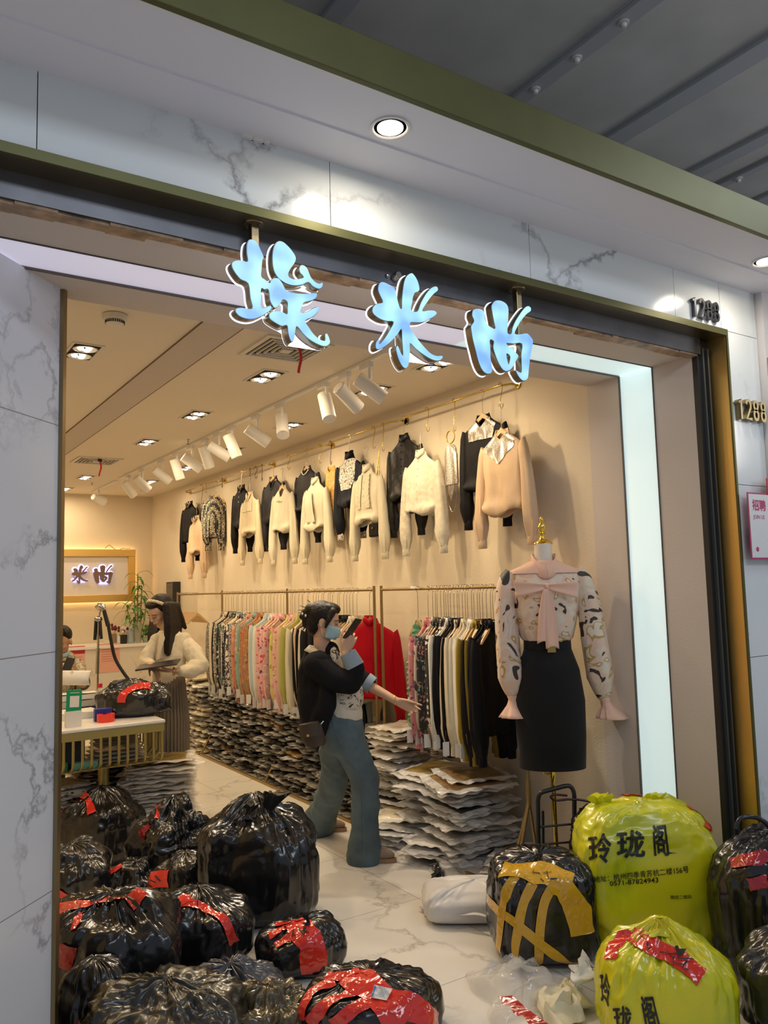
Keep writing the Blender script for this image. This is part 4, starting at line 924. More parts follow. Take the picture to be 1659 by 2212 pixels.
def smoothtube(pts, rs, seed, n=20, f=.16, M=None, sq=.85):
    P_ = smoothpts(pts, 4); R_ = []
    for i in range(len(pts)-1):
        for k in range(4): R_.append(rs[i]+(rs[i+1]-rs[i])*k/4)
    R_.append(rs[-1]); mb = MB().tube(P_, R_, n, True)
    m2 = MB(); K = len(P_)
    for i, p in enumerate(mb.v):
        ring = i//n; c = P_[ring]; j = i % n
        q = 1+f*noise.noise(Vector((math.cos(2*PI*j/n)*2.2, math.sin(2*PI*j/n)*2.2, seed+ring*.13)))
        m2.v.append(c+(p-c)*q)
    m2.f = mb.f
    if M: m2.v = [M @ p for p in m2.v]
    return m2
for sd, pts in ((1, [(.175, 0, 1.765), (.215, 0, 1.70), (.245, -.01, 1.55), (.265, -.02, 1.35), (.285, -.02, 1.18), (.30, -.02, 1.06)]), (-1, [(-.175, 0, 1.765), (-.21, 0, 1.70), (-.225, -.01, 1.55), (-.225, -.02, 1.35), (-.215, -.02, 1.18), (-.205, -.02, 1.08)])):
    sv = smoothtube(pts, [.050, .060, .066, .070, .074, .034], 4+sd, M=MR).build('sleeve', P_mann, t, 70)
    e = Vector(pts[-1]); dr = Vector((.35*sd if sd > 0 else .05, 0, -1)).normalized()
    rings = []
    for k in range(9):
        u = k/8; r = .030+.004*math.sin(k*2.2) if u < .45 else .032+.095*(u-.45); c = e+dr*(.13*u-.01)
        rings.append([c+Vector((r*math.cos(2*PI*j/40)*(1+(.16*math.sin(j*1.9) if u > .45 else .06*math.sin(j*2.5))), r*math.sin(2*PI*j/40), 0)) for j in range(40)])
    MB().loft(rings, False, M=MR).build('ruffled_cuff', K_peach, sv, 70, solid=.001)
# standing collar and bow
MB().loft([[Vector((.064*math.cos(a)*s, -.012+.068*math.sin(a)*s-(0.03 if math.sin(a) < 0 else 0)*(-math.sin(a)), z-(.07*max(0, -math.sin(a))**1.5))) for a in [PI*2*j/36-PI/2+.0 for j in range(37)]] for s, z in ((1.28, 1.800), (1.10, 1.845), (1.06, 1.875))], False, False, M=MR).build('collar', K_peach, t, 70, solid=.002)
kn = Vector((-.005, -.148, 1.685))
MB().sphere(kn, (.018, .016, .020), 12, 8, M=MR).build('bow_knot', K_peach, t, 70)
for sd, ln in ((-1, .165), (1, .155)):
    MB().grid(12, 6, lambda u, v: kn+Vector((sd*(.01+ln*u), -.012+.01*math.sin(v*PI)-.012*math.sin(u*PI), (v-.5)*(.028+.066*u)-.022*u+ (.012*u if sd < 0 else 0)))).xm(MR).build('bow_loop', K_peach, t, 70, solid=.006)
for k, (dx, ln) in enumerate(((.012, .33), (-.022, .30))):
    MB().grid(6, 16, lambda u, v: kn+Vector((dx*(1-v)*.4+(u-.5)*(.03+.042*min(1, v*2))+dx*v*1.4, -.014-.006*math.sin(u*6)+.012*v-.006*k, -.012-ln*v+.018*(abs(u-.5)*2-1)*(-1 if v > .95 else 0)))).xm(MR).build('bow_tail', K_peach, t, 70, solid=.003)
# skirt
K_skirt = mat('skirt_cloth', (.007, .007, .008), .75, spec=.2, bump=.1, bscale=30, bdist=.01, sheen=.1)
t = thing('pencil_skirt', 'black knee length pencil skirt on the mannequin', 'skirt', (MX, MY, .68))
MB().loft([ell(z, w, d, -.01, .9, .012, 1) for z, w, d in ((1.345, .128, .100), (1.22, .172, .128), (1.05, .195, .14), (.85, .192, .135), (.68, .182, .125))], False, M=MR).build('body', K_skirt, t, 70, solid=.003)
MB().loft([ell(z, w, d, -.01, .9) for z, w, d in ((1.385, .128, .100), (1.385, .132, .104), (1.335, .134, .106), (1.335, .128, .100))], False, M=MR).build('waistband', K_skirt, t, 50)
MB().cbox((.01, -.118, 1.345), (.045, .006, .045), MR).build('belt_buckle', M_brass, t)
# ---------------------------------------------------------------- bagged clothes piled under the racks
def film(name, c, a, rough=.22): 
    m = mat(name, c, rough, alpha=a, spec=.8, bump=.9, bscale=22, bdist=.03, ridge=True); return m
M_film = film('clear_film', (.92, .89, .84), .62)
def garm(name, c, coat=.9): return mat(name, c, .35, coat=coat, crough=.12, bump=.7, bscale=16, bdist=.02, detail=4, var=.35, vscale=9)
GC = {'grey': [garm('bagged_grey_%s' % n, c) for n, c in (('a', (.17, .16, .15)), ('b', (.28, .265, .24)), ('c', (.09, .085, .08)), ('d', (.40, .38, .34)), ('e', (.20, .15, .10)))],
      'brown': garm('bagged_brown', (.26, .15, .05)), 'cream': garm('bagged_cream', (.66, .58, .42)), 'white': garm('bagged_white', (.66, .62, .56)), 'black': garm('bagged_black', (.03, .028, .03)),
      'silver': garm('bagged_silver', (.42, .40, .37)), 'mustard': garm('bagged_mustard', (.24, .15, .025))}
def bundle(seed):
    """soft bundle squeezed by a band in the middle; width along y, length along x"""
    t = thing('clothes_bundle', 'x', 'clothes bundle', (0, 0, 0)); b = MB(); rings = []; K = 18; N = 34
    for i in range(K+1):
        u = i/K*2-1; pin = math.exp(-(u/.22)**2); e = (1-abs(u)**4)**.5+.02
        r = []
        for j in range(N):
            a = 2*PI*j/N; q = noise.noise(Vector((math.cos(a)*2.2, math.sin(a)*2.2, u*3+seed*7)))
            q2 = noise.noise(Vector((math.cos(a)*6, math.sin(a)*6, u*7+seed*3)))
            x = .215*(1-.14*pin+.16*q+.08*q2)*sgn(math.cos(a))*abs(math.cos(a))**.6*(.9+.1*e); z = .0235*(1-.35*pin+.55*q+.5*q2)*math.sin(a)*e
            r.append(Vector((x, u*.158, z+.024+.006*q2)))
        rings.append(r)
    b.loft(rings, True).build('bag', GC['grey'][0], t, 50)
    MB().loft([[Vector((.186*math.cos(2*PI*j/20), y, .024+.018*math.sin(2*PI*j/20))) for j in range(20)] for y in (-.003, .003)], True).build('band', M_tag, t, 50)
    return t
def flatpack(seed, th=.022, w=.30, l=.36):
    t = thing('bagged_garment', 'x', 'bagged garment', (0, 0, 0))
    def f(sx, sy, s):
        return lambda u, v: Vector(((u-.5)*l*sx, (v-.5)*w*sy, th/2+s*th/2*(max(0, 1-(2*u-1)**10)*max(0, 1-(2*v-1)**10))**.6+.002*noise.noise(Vector((u*5, v*5, seed+s)))+.006*noise.noise(Vector((u*2, v*2, seed*3.)))))
    b = MB(); b.grid(16, 14, f(1, 1, 1)); b.grid(16, 14, f(1, 1, -1)); b.build('garment', GC['cream'], t, 60)
    b = MB()
    def g(u, v):
        x = (u-.5)*l*1.24; y = (v-.5)*w*1.22; e = max(abs(u-.5), abs(v-.5))*2
        return Vector((x, y, th*(.75 if e < .86 else .5)+.016*noise.noise(Vector((u*6, v*6, seed*5.)))*max(0, e-.7)*3))
    b.grid(26, 24, g); b.f = [f_ for f_ in b.f if max(abs(sum(b.v[i].x for i in f_)/4)/(l*.62), abs(sum(b.v[i].y for i in f_)/4)/(w*.61)) > .74]
    b.build('film_sleeve', M_film, t, 60)
    return t
BP = [bundle(i) for i in range(6)]; FP = [flatpack(i) for i in range(4)]
rnd = random.Random(11)
cnt = 0
def rowname(k, n): return 'bottom' if k == 0 else ('topmost' if k == n-1 else _ord[k]+' from the floor')
def stack_bundles(cols, x, y0, dy, layers, th, pal, grp, where, xs=0):
    for c in range(cols):
        for k in range(layers[c % len(layers)]):
            m = rnd.choices(pal[0], pal[1])[0]
            y = y0+dy*c+rnd.uniform(-.02, .02)+(.5*dy if k % 2 else 0)*.3; z = k*th
            lb = '%s bagged clothes bundle, column %s, %s' % (where, _ord[c], rowname(k, layers[c % len(layers)]))
            s = rnd.uniform(.94, 1.06)
            dup(BP[rnd.randrange(6)], (x+rnd.uniform(-.022, .022)+xs*k, y, z), 0, lb, grp, {'bag': m}, (s, s*.98, th/.047), (rnd.uniform(-.09, .09), rnd.uniform(-.06, .06), rnd.uniform(-.12, .12)))
ga = GC['grey']
stack_bundles(10, 3.315, 5.28, .305, [17, 16, 17, 18, 17, 16, 17, 18, 17, 17], .0385, (ga+[GC['black'], GC['brown']], [5, 5, 3, 4, 1, 3, .5]), 'grey bagged bundles under the long rack', 'grey')
stack_bundles(4, 3.315, 8.40, .31, [14, 15, 14, 12], .052, ([GC['cream'], GC['silver'], GC['white'], ga[2], ga[3]], [4, 3, 3, 1, 2]), 'pale bagged bundles under the far rack bay', 'pale')
def stack_flat(cx, cy, n, th, pal, grp, where, lean=(0, 0), yaw=0, jit=.03, z0=0, tilt=.04, tops=None, sc=1.0):
    for k in range(n):
        m = pal[min(len(pal)-1, int(k*len(pal)/n))] if not callable(pal) else pal(k)
        if tops and k >= n-len(tops): m = tops[k-(n-len(tops))]
        lb = '%s, %s' % (where, rowname(k, n))
        dup(FP[rnd.randrange(4)], (cx+lean[0]*k+rnd.uniform(-jit, jit), cy+lean[1]*k+rnd.uniform(-jit, jit), z0+k*th), 0, lb, grp, {'garment': m},
            (sc*rnd.uniform(.9, 1.1), sc*rnd.uniform(.9, 1.1), th/.026), (rnd.uniform(-tilt, tilt), rnd.uniform(-tilt, tilt), yaw+rnd.uniform(-.25, .25)))
pb = lambda s_: (lambda k: rnd.choices([GC['white'], GC['black'], GC['silver'], GC['cream'], ga[3]], [5, 2, 3, 3, 1])[0])
G_ = 'flat bagged garments under the near rack'
stack_flat(3.30, 4.86, 21, .035, pb(0), G_, 'bagged garment in the tall stack behind the pointing woman', (0, -.002), .1, tops=[GC['cream'], GC['cream'], GC['white']])
stack_flat(3.28, 4.42, 15, .034, pb(0), G_, 'bagged garment in the middle stack under the green top', (-.002, -.002), .2, tops=[GC['brown'], GC['mustard']], tilt=.07)
stack_flat(3.26, 4.04, 16, .034, pb(0), G_, 'bagged garment in the near stack under the hanging tags', (-.001, .0), -.2, tops=[GC['mustard'], GC['black'], GC['brown'], GC['brown']], tilt=.08, sc=1.08)
stack_flat(3.11, 4.62, 6, .034, pb(0), G_, 'bagged garment slumped at the foot of the tall stack', (.004, .0), .4, z0=.0, tilt=.1)
stack_flat(3.09, 4.20, 4, .034, pb(0), G_, 'bagged garment slumped on the brass rail', (.01, .0), .5, tilt=.1)
stack_flat(3.36, 3.70, 4, .034, lambda k: GC['brown'], G_, 'brown bagged garment on the floor beside the stand', (.005, .0), .6, tilt=.08)
stack_flat(3.22, 3.62, 1, .034, lambda k: GC['mustard'], G_, 'mustard bagged garment lying at the foot of the brass stand', yaw=.9)
# neat stack of folded bagged garments at the end of the counter
stack_flat(1.80, 5.72, 22, .0255, lambda k: rnd.choices([GC['white'], GC['silver'], GC['cream'], ga[1]], [5, 3, 3, 1])[0], 'folded garments in clear bags stacked by the counter', 'bagged garment in the neat stack at the counter end', (.001, 0), -.35, jit=.010, tilt=.02, tops=[GC['cream'], GC['mustard'], GC['mustard']], sc=1.12)
P_cow = pattern('spotted_print', 'dots', [(.60, .54, .42), (.05, .04, .03)], 28)
stack_flat(1.15, 5.85, 15, .030, lambda k: P_cow if k > 9 else (GC['black'] if k % 3 else GC['silver']), 'spotted garments stacked under the counter', 'bagged garment in the spotted pile under the counter', jit=.02, tilt=.04)
stack_flat(1.50, 6.10, 14, .036, lambda k: GC['black'] if k < 12 else garm('wine_cloth', (.10, .008, .015)), 'dark garments under the counter', 'dark bagged garment behind the counter leg', jit=.02, tilt=.04)
for q in BP+FP: vanish(q)
# ---------------------------------------------------------------- plastic sacks
def filmmat(name, c, rough=.22, b=.6, bs=6, coat=.4): return mat(name, c, rough, coat=coat, crough=.15, spec=.5, bump=b, bscale=bs, bdist=.035, detail=5, ridge=True)
F_black = filmmat('black_film', (.010, .010, .011)); F_olive = filmmat('olive_black_film', (.028, .024, .015), .32)
F_slate = filmmat('slate_film', (.055, .060, .075), .32, .7); F_gold = filmmat('gold_dark_film', (.10, .075, .035), .2, 1, 16)
T_red = mat('red_tape', (.70, .035, .022), .16, coat=.6, bump=.5, bscale=40, bdist=.01, ridge=True)
T_dred = mat('dark_red_tape', (.42, .012, .016), .2, coat=.6, bump=.5, bscale=40, bdist=.01, ridge=True)
T_yel = mat('yellow_tape', (.62, .34, .02), .18, coat=.5, bump=.5, bscale=40, bdist=.01, ridge=True)
M_ink = mat('marker_ink', (.008, .007, .008), .5); M_print = mat('black_print', (.012, .012, .010), .4)
F_yellow = filmmat('yellow_film', (.66, .60, .01), .28, .35, 6, .5)
_nt = F_yellow.node_tree; _tc = _nt.nodes.new('ShaderNodeTexCoord'); _n = _nt.nodes.new('ShaderNodeTexNoise'); _n.inputs['Scale'].default_value = 3.2; _n.inputs['Detail'].default_value = 3
_r = ramp(_nt, [(.36, (.70, .62, .008)), (.52, (.60, .60, .01)), (.68, (.36, .42, .012))], 'LINEAR'); _nt.links.new(_tc.outputs['Object'], _n.inputs['Vector']); _nt.links.new(_n.outputs['Fac'], _r.inputs[0]); _nt.links.new(_r.outputs[0], _nt.nodes['Principled BSDF'].inputs['Base Color'])
def spow(a, e): return sgn(a)*abs(a)**e
BV = {}
def sackmb(c, w, dp, h, yaw, seed, ev=.7, eh=.8, taper=.15, lump=.10, crease=.035, fine=.008, gather=0, N=150, M=84, horiz=0):
    a, b = w/2, dp/2; mb = MB(); rings = []; R = Matrix.Rotation(yaw, 4, 'Z'); sz = (w+dp+h)/3
    for i in range(M+1):
        ph = -PI/2+PI*i/M; ph = max(-PI/2+.01, min(PI/2-.01, ph)); r = []
        cp = math.cos(ph); sp = math.sin(ph)
        for j in range(N):
            th = 2*PI*j/N; ct, st = math.cos(th), math.sin(th)
            e1 = ev if sp > 0 else .42
            x = a*abs(cp)**e1*spow(ct, eh); y = b*abs(cp)**e1*spow(st, eh); z = h/2*spow(sp, e1)
            t = max(0, z/(h/2)); k = 1-taper*t*t
            x *= k; y *= k
            d = Vector((ct*cp, st*cp, sp))
            n1 = noise.noise(d*1.6+Vector((seed*3.7, 0, 0)))
            q = Vector((ct*3.2, st*3.2, sp*(.9 if not horiz else 4.5)+seed))
            n2 = 1-abs(noise.noise(q*(1.5 if not horiz else .8)))*3.2
            n3 = 1-abs(noise.noise(Vector((ct*7, st*7, sp*2.2+seed*2))))*3
            n4 = noise.noise(Vector((x, y, z))*(11/sz)*.5+Vector((seed, 5, 2)))
            n5 = 1-abs(noise.noise(Vector((x, y, z))*26+Vector((seed, 9, 2))))*3
            g = .35+.65*t
            disp = sz*(lump*n1+crease*(.6*n2+.5*n3)*g+fine*(n4*1.5+n5))
            if z < -h*.38: disp *= .3
            p = Vector((x, y, z))+d*disp
            if gather and t > 0: p.z += gather*math.exp(-((x/a)**2+(y/b)**2)*9)
            p.z = max(p.z, -h/2+.002)
            r.append(R @ p+Vector(c)+Vector((0, 0, h/2)))
        rings.append(r)
    return mb.loft(rings, True)
def sack(name, label, c, w, dp, h, mt, seed, group=None, cat='plastic bag', yaw=None, **k):
    t = thing(name, label, cat, tuple(c), group)
    mb = sackmb(c, w, dp, h, -YAW if yaw is None else yaw, seed, **k)
    BV[t.name] = BVHTree.FromPolygons([tuple(p) for p in mb.v], mb.f)
    mb.build('sack', mt, t, 175)
    return t
def hit(bv, px, py):
    R = (RT*((px-829.5)/FPX)-UP*((py-1106)/FPX)+FW).normalized()
    h = bv.ray_cast(CAM, R)
    if h[0] is None:
        best = None
        for d in [1.5+.15*i for i in range(40)]:
            q = bv.find_nearest(CAM+R*d)
            if best is None or q[3] < best[3]: best = q
        return best[0], best[1]
    return h[0], h[1]
def strip(t, pts, width, m, off=.009, name='tape', na=7, seg=10, label=None):
    """adhesive strip laid on the skin of sack t along the seen points"""
    bv = BV[t.name]; P3 = [Vector(hit(bv, x, y)[0]) for x, y in pts]
    L = smoothpts(P3, seg); rings = []
    for i, p in enumerate(L):
        d = L[min(i+1, len(L)-1)]-L[max(0, i-1)]
        q = bv.find_nearest(p); n = q[1]
        if n.dot(CAM-p) < 0 and n.z < 0: n = -n
        s = d.cross(n)
        if s.length < 1e-7: continue
        s.normalize(); row = []
        for k in range(na):
            w = width*(k/(na-1)-.5); pp = q[0]+s*w; z = bv.find_nearest(pp); nn = z[1]
            row.append(z[0]+nn*(off+.0012*math.sin(i*1.3+k)) if (z[0]-pp).length < .04 else pp+n*off)
        rings.append(row)
    for it in range(5):
        R2_ = [[v.copy() for v in r] for r in rings]; NR = len(rings)
        for i in range(NR):
            for k in range(na):
                nb = [R2_[j][q] for j, q in ((i-1, k), (i+1, k), (i, k-1), (i, k+1)) if 0 <= j < NR and 0 <= q < na]
                if 0 < i < NR-1: v = R2_[i][k]*.4+sum(nb, Vector())*(.6/len(nb)) if 0 < k < na-1 else R2_[i][k]*.4+(R2_[i-1][k]+R2_[i+1][k])*.3
                else: v = R2_[i][k]
                z = bv.find_nearest(v)
                if z[0] is not None:
                    s_ = (v-z[0]).dot(z[1])
                    if s_ < off*.6: v = v+z[1]*(off*.6-s_)
                rings[i][k] = v
    o = MB().loft(rings, False, False).build(name, m, t, 60)
    if label: o['label'] = label
    return o
def decal(t, mb, quad, m, off=.004, name='lettering', maxe=.02):
    """print a flat mesh (bounds mapped to the pixel quad TL,TR,BR,BL) on the skin of sack t"""
    bv = BV[t.name]; xs = [p.x for p in mb.v]; ys = [p.y for p in mb.v]; x0, x1, y0, y1 = min(xs), max(xs), min(ys), max(ys)
    import bmesh
    me = bpy.data.meshes.new('d'); me.from_pydata([tuple(p) for p in mb.v], [], mb.f); bm = bmesh.new(); bm.from_mesh(me)
    bmesh.ops.triangulate(bm, faces=bm.faces[:])
    for _ in range(4):
        es = [e for e in bm.edges if e.calc_length() > (x1-x0)*maxe*2.5]
        if not es: break
        bmesh.ops.subdivide_edges(bm, edges=es, cuts=1); bmesh.ops.triangulate(bm, faces=[f for f in bm.faces if len(f.verts) > 3])
    out = MB()
    for v in bm.verts:
        u = (v.co.x-x0)/(x1-x0); w = 1-(v.co.y-y0)/max(1e-6, y1-y0)
        T = [quad[0][i]*(1-u)+quad[1][i]*u for i in (0, 1)]; B = [quad[3][i]*(1-u)+quad[2][i]*u for i in (0, 1)]
        p, n = hit(bv, T[0]*(1-w)+B[0]*w, T[1]*(1-w)+B[1]*w); out.v.append(p+(CAM-p).normalized()*off)
    bm.verts.index_update(); out.f = [tuple(v.index for v in f.verts) for f in bm.faces]; bm.free(); bpy.data.meshes.remove(me)
    return out.build(name, m, t)
def scrawl(t, strokes, m=None, w=.005, off=.013, name='handwriting'):
    for st in strokes: strip(t, st, w, m or M_ink, off, name, 2, 3)
def ears(t, base, dirs, mt, r0=.03, seed=0, name='tied_end'):
    """crumpled gathered ends of film"""
    base = Vector(base)
    for q, (d, ln, fl) in enumerate(dirs):
        d = Vector(d); dn = d.normalized(); s = dn.cross(FW).normalized(); u = dn.cross(s); rings = []; K = 14; N = 40
        for i in range(K+1):
            v = i/K; c = base+d*ln*v+s*.02*math.sin(v*3+seed); r = []
            for j in range(N):
                a = 2*PI*j/N; pl = 1+.35*math.sin(a*5+seed+v*2)+.25*noise.noise(Vector((math.cos(a)*3, math.sin(a)*3, v*3+seed+q)))
                ra = r0*(1.3-1.0*min(1, v*3))+fl*max(0, v-.2)**1.3*(1 if v < .93 else .9)
                r.append(c+s*math.cos(a)*ra*pl+u*math.sin(a)*ra*.4*pl+dn*(.008*math.sin(j*.9+seed)*v*v))
            rings.append(r)
        MB().loft(rings, True).build(name, mt, t, 60)
def Z6(*p): return [(80+x/2.676, 1620+y/2.676) for x, y in p]
def Z7(*p): return [(480+x/2.676, 1850+y/2.676) for x, y in p]
def Z5(*p): return [(1020+x/2.596, 1660+y/2.596) for x, y in p]
def fl(px, py, z=0): return ON(px, py, 2, z)
GB = 'black packing sacks in the doorway'
# ---- left heap
b1 = sack('plastic_sack', 'round black sack with a red tape loop below the counter', (1.36, 5.50, 0), .49, .46, .40, F_black, 1, GB, gather=.03)
strip(b1, Z6((118, 350), (140, 290), (200, 262), (265, 262), (300, 310), (318, 370)), .05, T_red)
b2 = sack('plastic_sack', 'tallest black sack with two twisted ears, behind the heap', (1.81, 4.07, 0), .62, .50, .53, F_black, 2, GB, ev=.6, eh=.7, taper=.12, crease=.045, gather=.06)
ears(b2, V(588, 1768, 4.18), [(UP*.9+RT*.05, .15, .07), ], F_black, .05, 1); ears(b2, V(535, 1768, 4.12), [(UP-RT*.05, .07, .035)], F_black, .035, 2)
b3 = sack('plastic_sack', 'crumpled black sack with red tape, leaning behind the tallest sack', (1.58, 4.72, 0), .40, .34, .46, F_black, 3, GB, lump=.22, crease=.08, fine=.03, taper=.3)
strip(b3, Z6((700, 320), (695, 400)), .05, T_red); strip(b3, Z6((660, 440), (600, 500)), .06, T_dred)
b4 = sack('plastic_sack', 'black sack at the gold corner strip with a red band at its foot', (1.02, 4.72, 0), .38, .36, .35, F_black, 4, GB, lump=.16)
strip(b4, Z6((105, 815), (150, 835), (185, 860)), .035, T_red)
b5 = sack('plastic_sack', 'small black sack half hidden behind the front heap, with crossed red tape', (1.33, 4.62, 0), .30, .26, .22, F_black, 5, GB, lump=.18)
strip(b5, Z6((310, 655), (350, 680), (390, 700)), .06, T_dred); strip(b5, Z6((365, 790), (420, 720), (490, 675)), .035, T_red)
b6 = sack('plastic_sack', 'small black sack with a wide orange red label of tape, left of the tallest sack', (1.50, 4.28, 0), .36, .3, .30, F_black, 6, GB, lump=.12)
strip(b6, Z6((600, 790), (690, 745), (760, 740)), .085, T_red); scrawl(b6, [Z6((660, 750), (690, 770)), Z6((690, 735), (715, 760)), Z6((650, 775), (670, 790))])
b8 = sack('plastic_sack', 'black sack with a large red cross of tape, centre of the heap', (1.36, 3.72, 0), .50, .44, .31, F_black, 8, GB, taper=.1, crease=.04)
strip(b8, Z6((600, 888), (780, 895), (940, 905), (1060, 970), (1105, 1040), (1135, 1110)), .045, T_red); strip(b8, Z6((885, 855), (800, 905), (745, 1000), (732, 1145)), .05, T_red)
b7 = sack('plastic_sack', 'large black sack with a wide handwritten orange red band, front of the heap', (.93, 3.58, 0), .60, .46, .44, F_black, 7, GB, crease=.04)
strip(b7, Z6((100, 925), (250, 905), (420, 875), (560, 855), (605, 880)), .085, T_red)
strip(b7, Z6((255, 945), (225, 1000), (205, 1045)), .03, T_red); strip(b7, Z6((185, 1130), (165, 1200), (150, 1255)), .07, T_dred)
scrawl(b7, [Z6((230, 890), (260, 930)), Z6((260, 890), (235, 925)), Z6((300, 880), (330, 890), (320, 920)), Z6((345, 880), (350, 910)), Z6((400, 865), (390, 900)), Z6((415, 870), (440, 885)), Z6((480, 860), (500, 890)), Z6((500, 855), (540, 850), (535, 880))])
b9 = sack('plastic_parcel', 'small black parcel with an orange red handwritten band, right of the heap', (1.74, 3.40, 0), .38, .32, .19, F_black, 9, GB, ev=.6, eh=.75, lump=.12)
strip(b9, Z7((310, 395), (400, 380), (455, 375)), .04, T_red); strip(b9, Z7((410, 385), (470, 440), (515, 530), (530, 655)), .115, T_red, seg=14)
strip(b9, Z7((270, 465), (340, 430), (400, 410)), .035, T_red); strip(b9, Z7((310, 520), (370, 485), (430, 460)), .04, T_red)
scrawl(b9, [Z7((400, 440), (430, 470)), Z7((420, 430), (410, 475)), Z7((440, 420), (470, 450)), Z7((460, 440), (500, 445)), Z7((480, 420), (475, 465))])
ears(b9, V(655, 1995, 3.55), [(UP+RT*.4, .035, .012)], F_black, .015, 4)
b10 = sack('plastic_sack', 'slate grey sack with pale handwriting, low in the heap', (1.33, 3.26, 0), .44, .34, .145, F_slate, 10, None, ev=.8, lump=.14, crease=.06, fine=.02)
M_pale = mat('pale_ink', (.45, .45, .5), .5)
scrawl(b10, [Z6((950, 1300), (990, 1290), (1010, 1280)), Z6((1040, 1310), (1120, 1340)), Z6((1050, 1340), (1110, 1310)), Z6((1060, 1290), (1130, 1275)), Z6((960, 1320), (1000, 1325))], M_pale, .004)
b11 = sack('plastic_sack', 'dull olive black sack with one strip of dark red tape, bottom left', (1.00, 3.06, 0), .60, .42, .27, F_olive, 11, GB, ev=.8, lump=.12, crease=.05, fine=.02)
strip(b11, Z6((120, 1470), (180, 1500), (250, 1545)), .05, T_dred)
b12 = sack('plastic_sack', 'black sack lying against the marble column at the bottom left corner', (.60, 2.42, 0), .50, .34, .26, F_black, 12, GB, lump=.12)
b13 = sack('plastic_parcel', 'crinkled gold brown parcel in clear film at the bottom edge', (1.38, 2.98, 0), .34, .28, .15, F_gold, 13, None, lump=.15, fine=.04, crease=.06)
b14 = sack('plastic_parcel', 'black parcel wrapped in red tape with a white shipping label', (1.72, 2.78, 0), .53, .40, .20, F_black, 14, GB, ev=.6, eh=.75, lump=.09)
for p_, w_ in ((Z7((600, 700), (680, 690), (780, 685), (880, 700)), .055), (Z7((730, 685), (800, 730), (900, 800), (990, 900), (1050, 965)), .13), (Z7((650, 720), (540, 770), (480, 850), (460, 940)), .045), (Z7((770, 780), (640, 840), (560, 900), (510, 965)), .05), (Z7((850, 850), (740, 900), (640, 965)), .05), (Z7((900, 830), (1080, 860), (1190, 920), (1240, 975)), .09)): strip(b14, p_, w_, T_red, seg=12)
def qmb(): return MB().grid(6, 6, lambda u, v: Vector((u, v, 0)))
decal(b14, qmb(), Z7((880, 742), (985, 765), (950, 832), (858, 815)), M_tag, .022, 'shipping_label')
decal(b14, qmb(), Z7((882, 746), (893, 748), (868, 812), (860, 811)), mat('label_blue', (.05, .2, .45), .5), .025, 'blue_edge')
b15 = sack('plastic_sack', 'small black sack squeezed behind the gold strip below the banded sack', (.80, 3.32, 0), .26, .22, .30, F_black, 15, GB)
# ---- right heap
r1 = sack('plastic_parcel', 'boxy black parcel with stripes of yellow tape in the doorway', (2.71, 2.86, 0), .49, .44, .44, F_black, 21, None, ev=.5, eh=.62, taper=.06, lump=.07, crease=.03)
strip(r1, Z5((170, 560), (300, 575), (420, 600), (500, 650), (560, 740), (600, 850), (620, 930)), .11, T_yel, seg=12)
strip(r1, Z5((330, 560), (430, 580), (560, 640)), .10, T_yel, .006)
for p_ in (Z5((245, 600), (190, 700), (160, 850), (150, 1020)), Z5((345, 640), (290, 750), (255, 920), (255, 1130)), Z5((445, 670), (400, 760), (375, 950), (360, 1140)), Z5((85, 720), (200, 830), (380, 980), (520, 1080), (680, 1125))): strip(r1, p_, .042, T_yel, .005)
scrawl(r1, [Z5((330, 590), (380, 600)), Z5((350, 575), (345, 610)), Z5((400, 600), (450, 590)), Z5((420, 585), (430, 625)), Z5((440, 625), (480, 620)), Z5((380, 625), (400, 640))])
r2 = sack('plastic_sack', 'big yellow shop bag with black lettering standing in the doorway', (3.15, 2.61, .0), .66, .42, .65, F_yellow, 22, None, ev=.48, eh=.55, taper=.14, lump=.06, crease=.022, fine=.005, horiz=1)
ears(r2, V(1310, 1765, 3.85), [(UP*.9-RT*.10, .12, .05)], F_yellow, .05, 5, 'bag_corner'); ears(r2, V(1415, 1765, 3.85), [(UP*.9-RT*.05, .12, .045)], F_yellow, .04, 7, 'bag_corner')
def glyphs(t, s, quad, m=M_print, bold=.02, off=.006, maxe=.02):
    mb = text_mb(s, 1, 0, bold); v0, f0 = list(mb.v), list(mb.f)
    if maxe > .03 and len(s) == 1:
        for dx, dy in ((.030, 0), (.015, .022)): mb.add([p+Vector((dx, dy, 0)) for p in v0], f0)
    decal(t, mb, quad, m, off, 'lettering', maxe)
glyphs(r2, '玲', Z5((648, 375), (780, 355), (785, 530), (655, 535)), bold=.010, maxe=.05)
glyphs(r2, '珑', Z5((808, 350), (965, 340), (972, 500), (812, 505)), bold=.010, maxe=.05)
glyphs(r2, '阁', Z5((1010, 315), (1130, 300), (1160, 490), (1022, 490)), bold=.010, maxe=.05)
glyphs(r2, '地址：杭州四季青苏杭二楼156号', Z5((680, 605), (1212, 545), (1216, 585), (684, 642)), bold=.008, maxe=.02)
glyphs(r2, '0571-87824943', Z5((770, 633), (1043, 610), (1045, 640), (774, 660)), bold=.01, maxe=.02)
glyphs(r2, '微信二维码', Z5((1110, 712), (1228, 708), (1230, 730), (1113, 734)), bold=.008, maxe=.03)
strip(r2, Z5((1205, 215), (1290, 260), (1390, 310)), .05, T_red); strip(r2, Z5((850, 155), (900, 135), (960, 140)), .05, T_red)
r4 = sack('plastic_sack', 'black sack with torn red tape leaning on the right of the yellow bag', (3.37, 2.04, .0), .62, .42, .63, F_black, 24, GB, ev=.7, taper=.2, lump=.08)
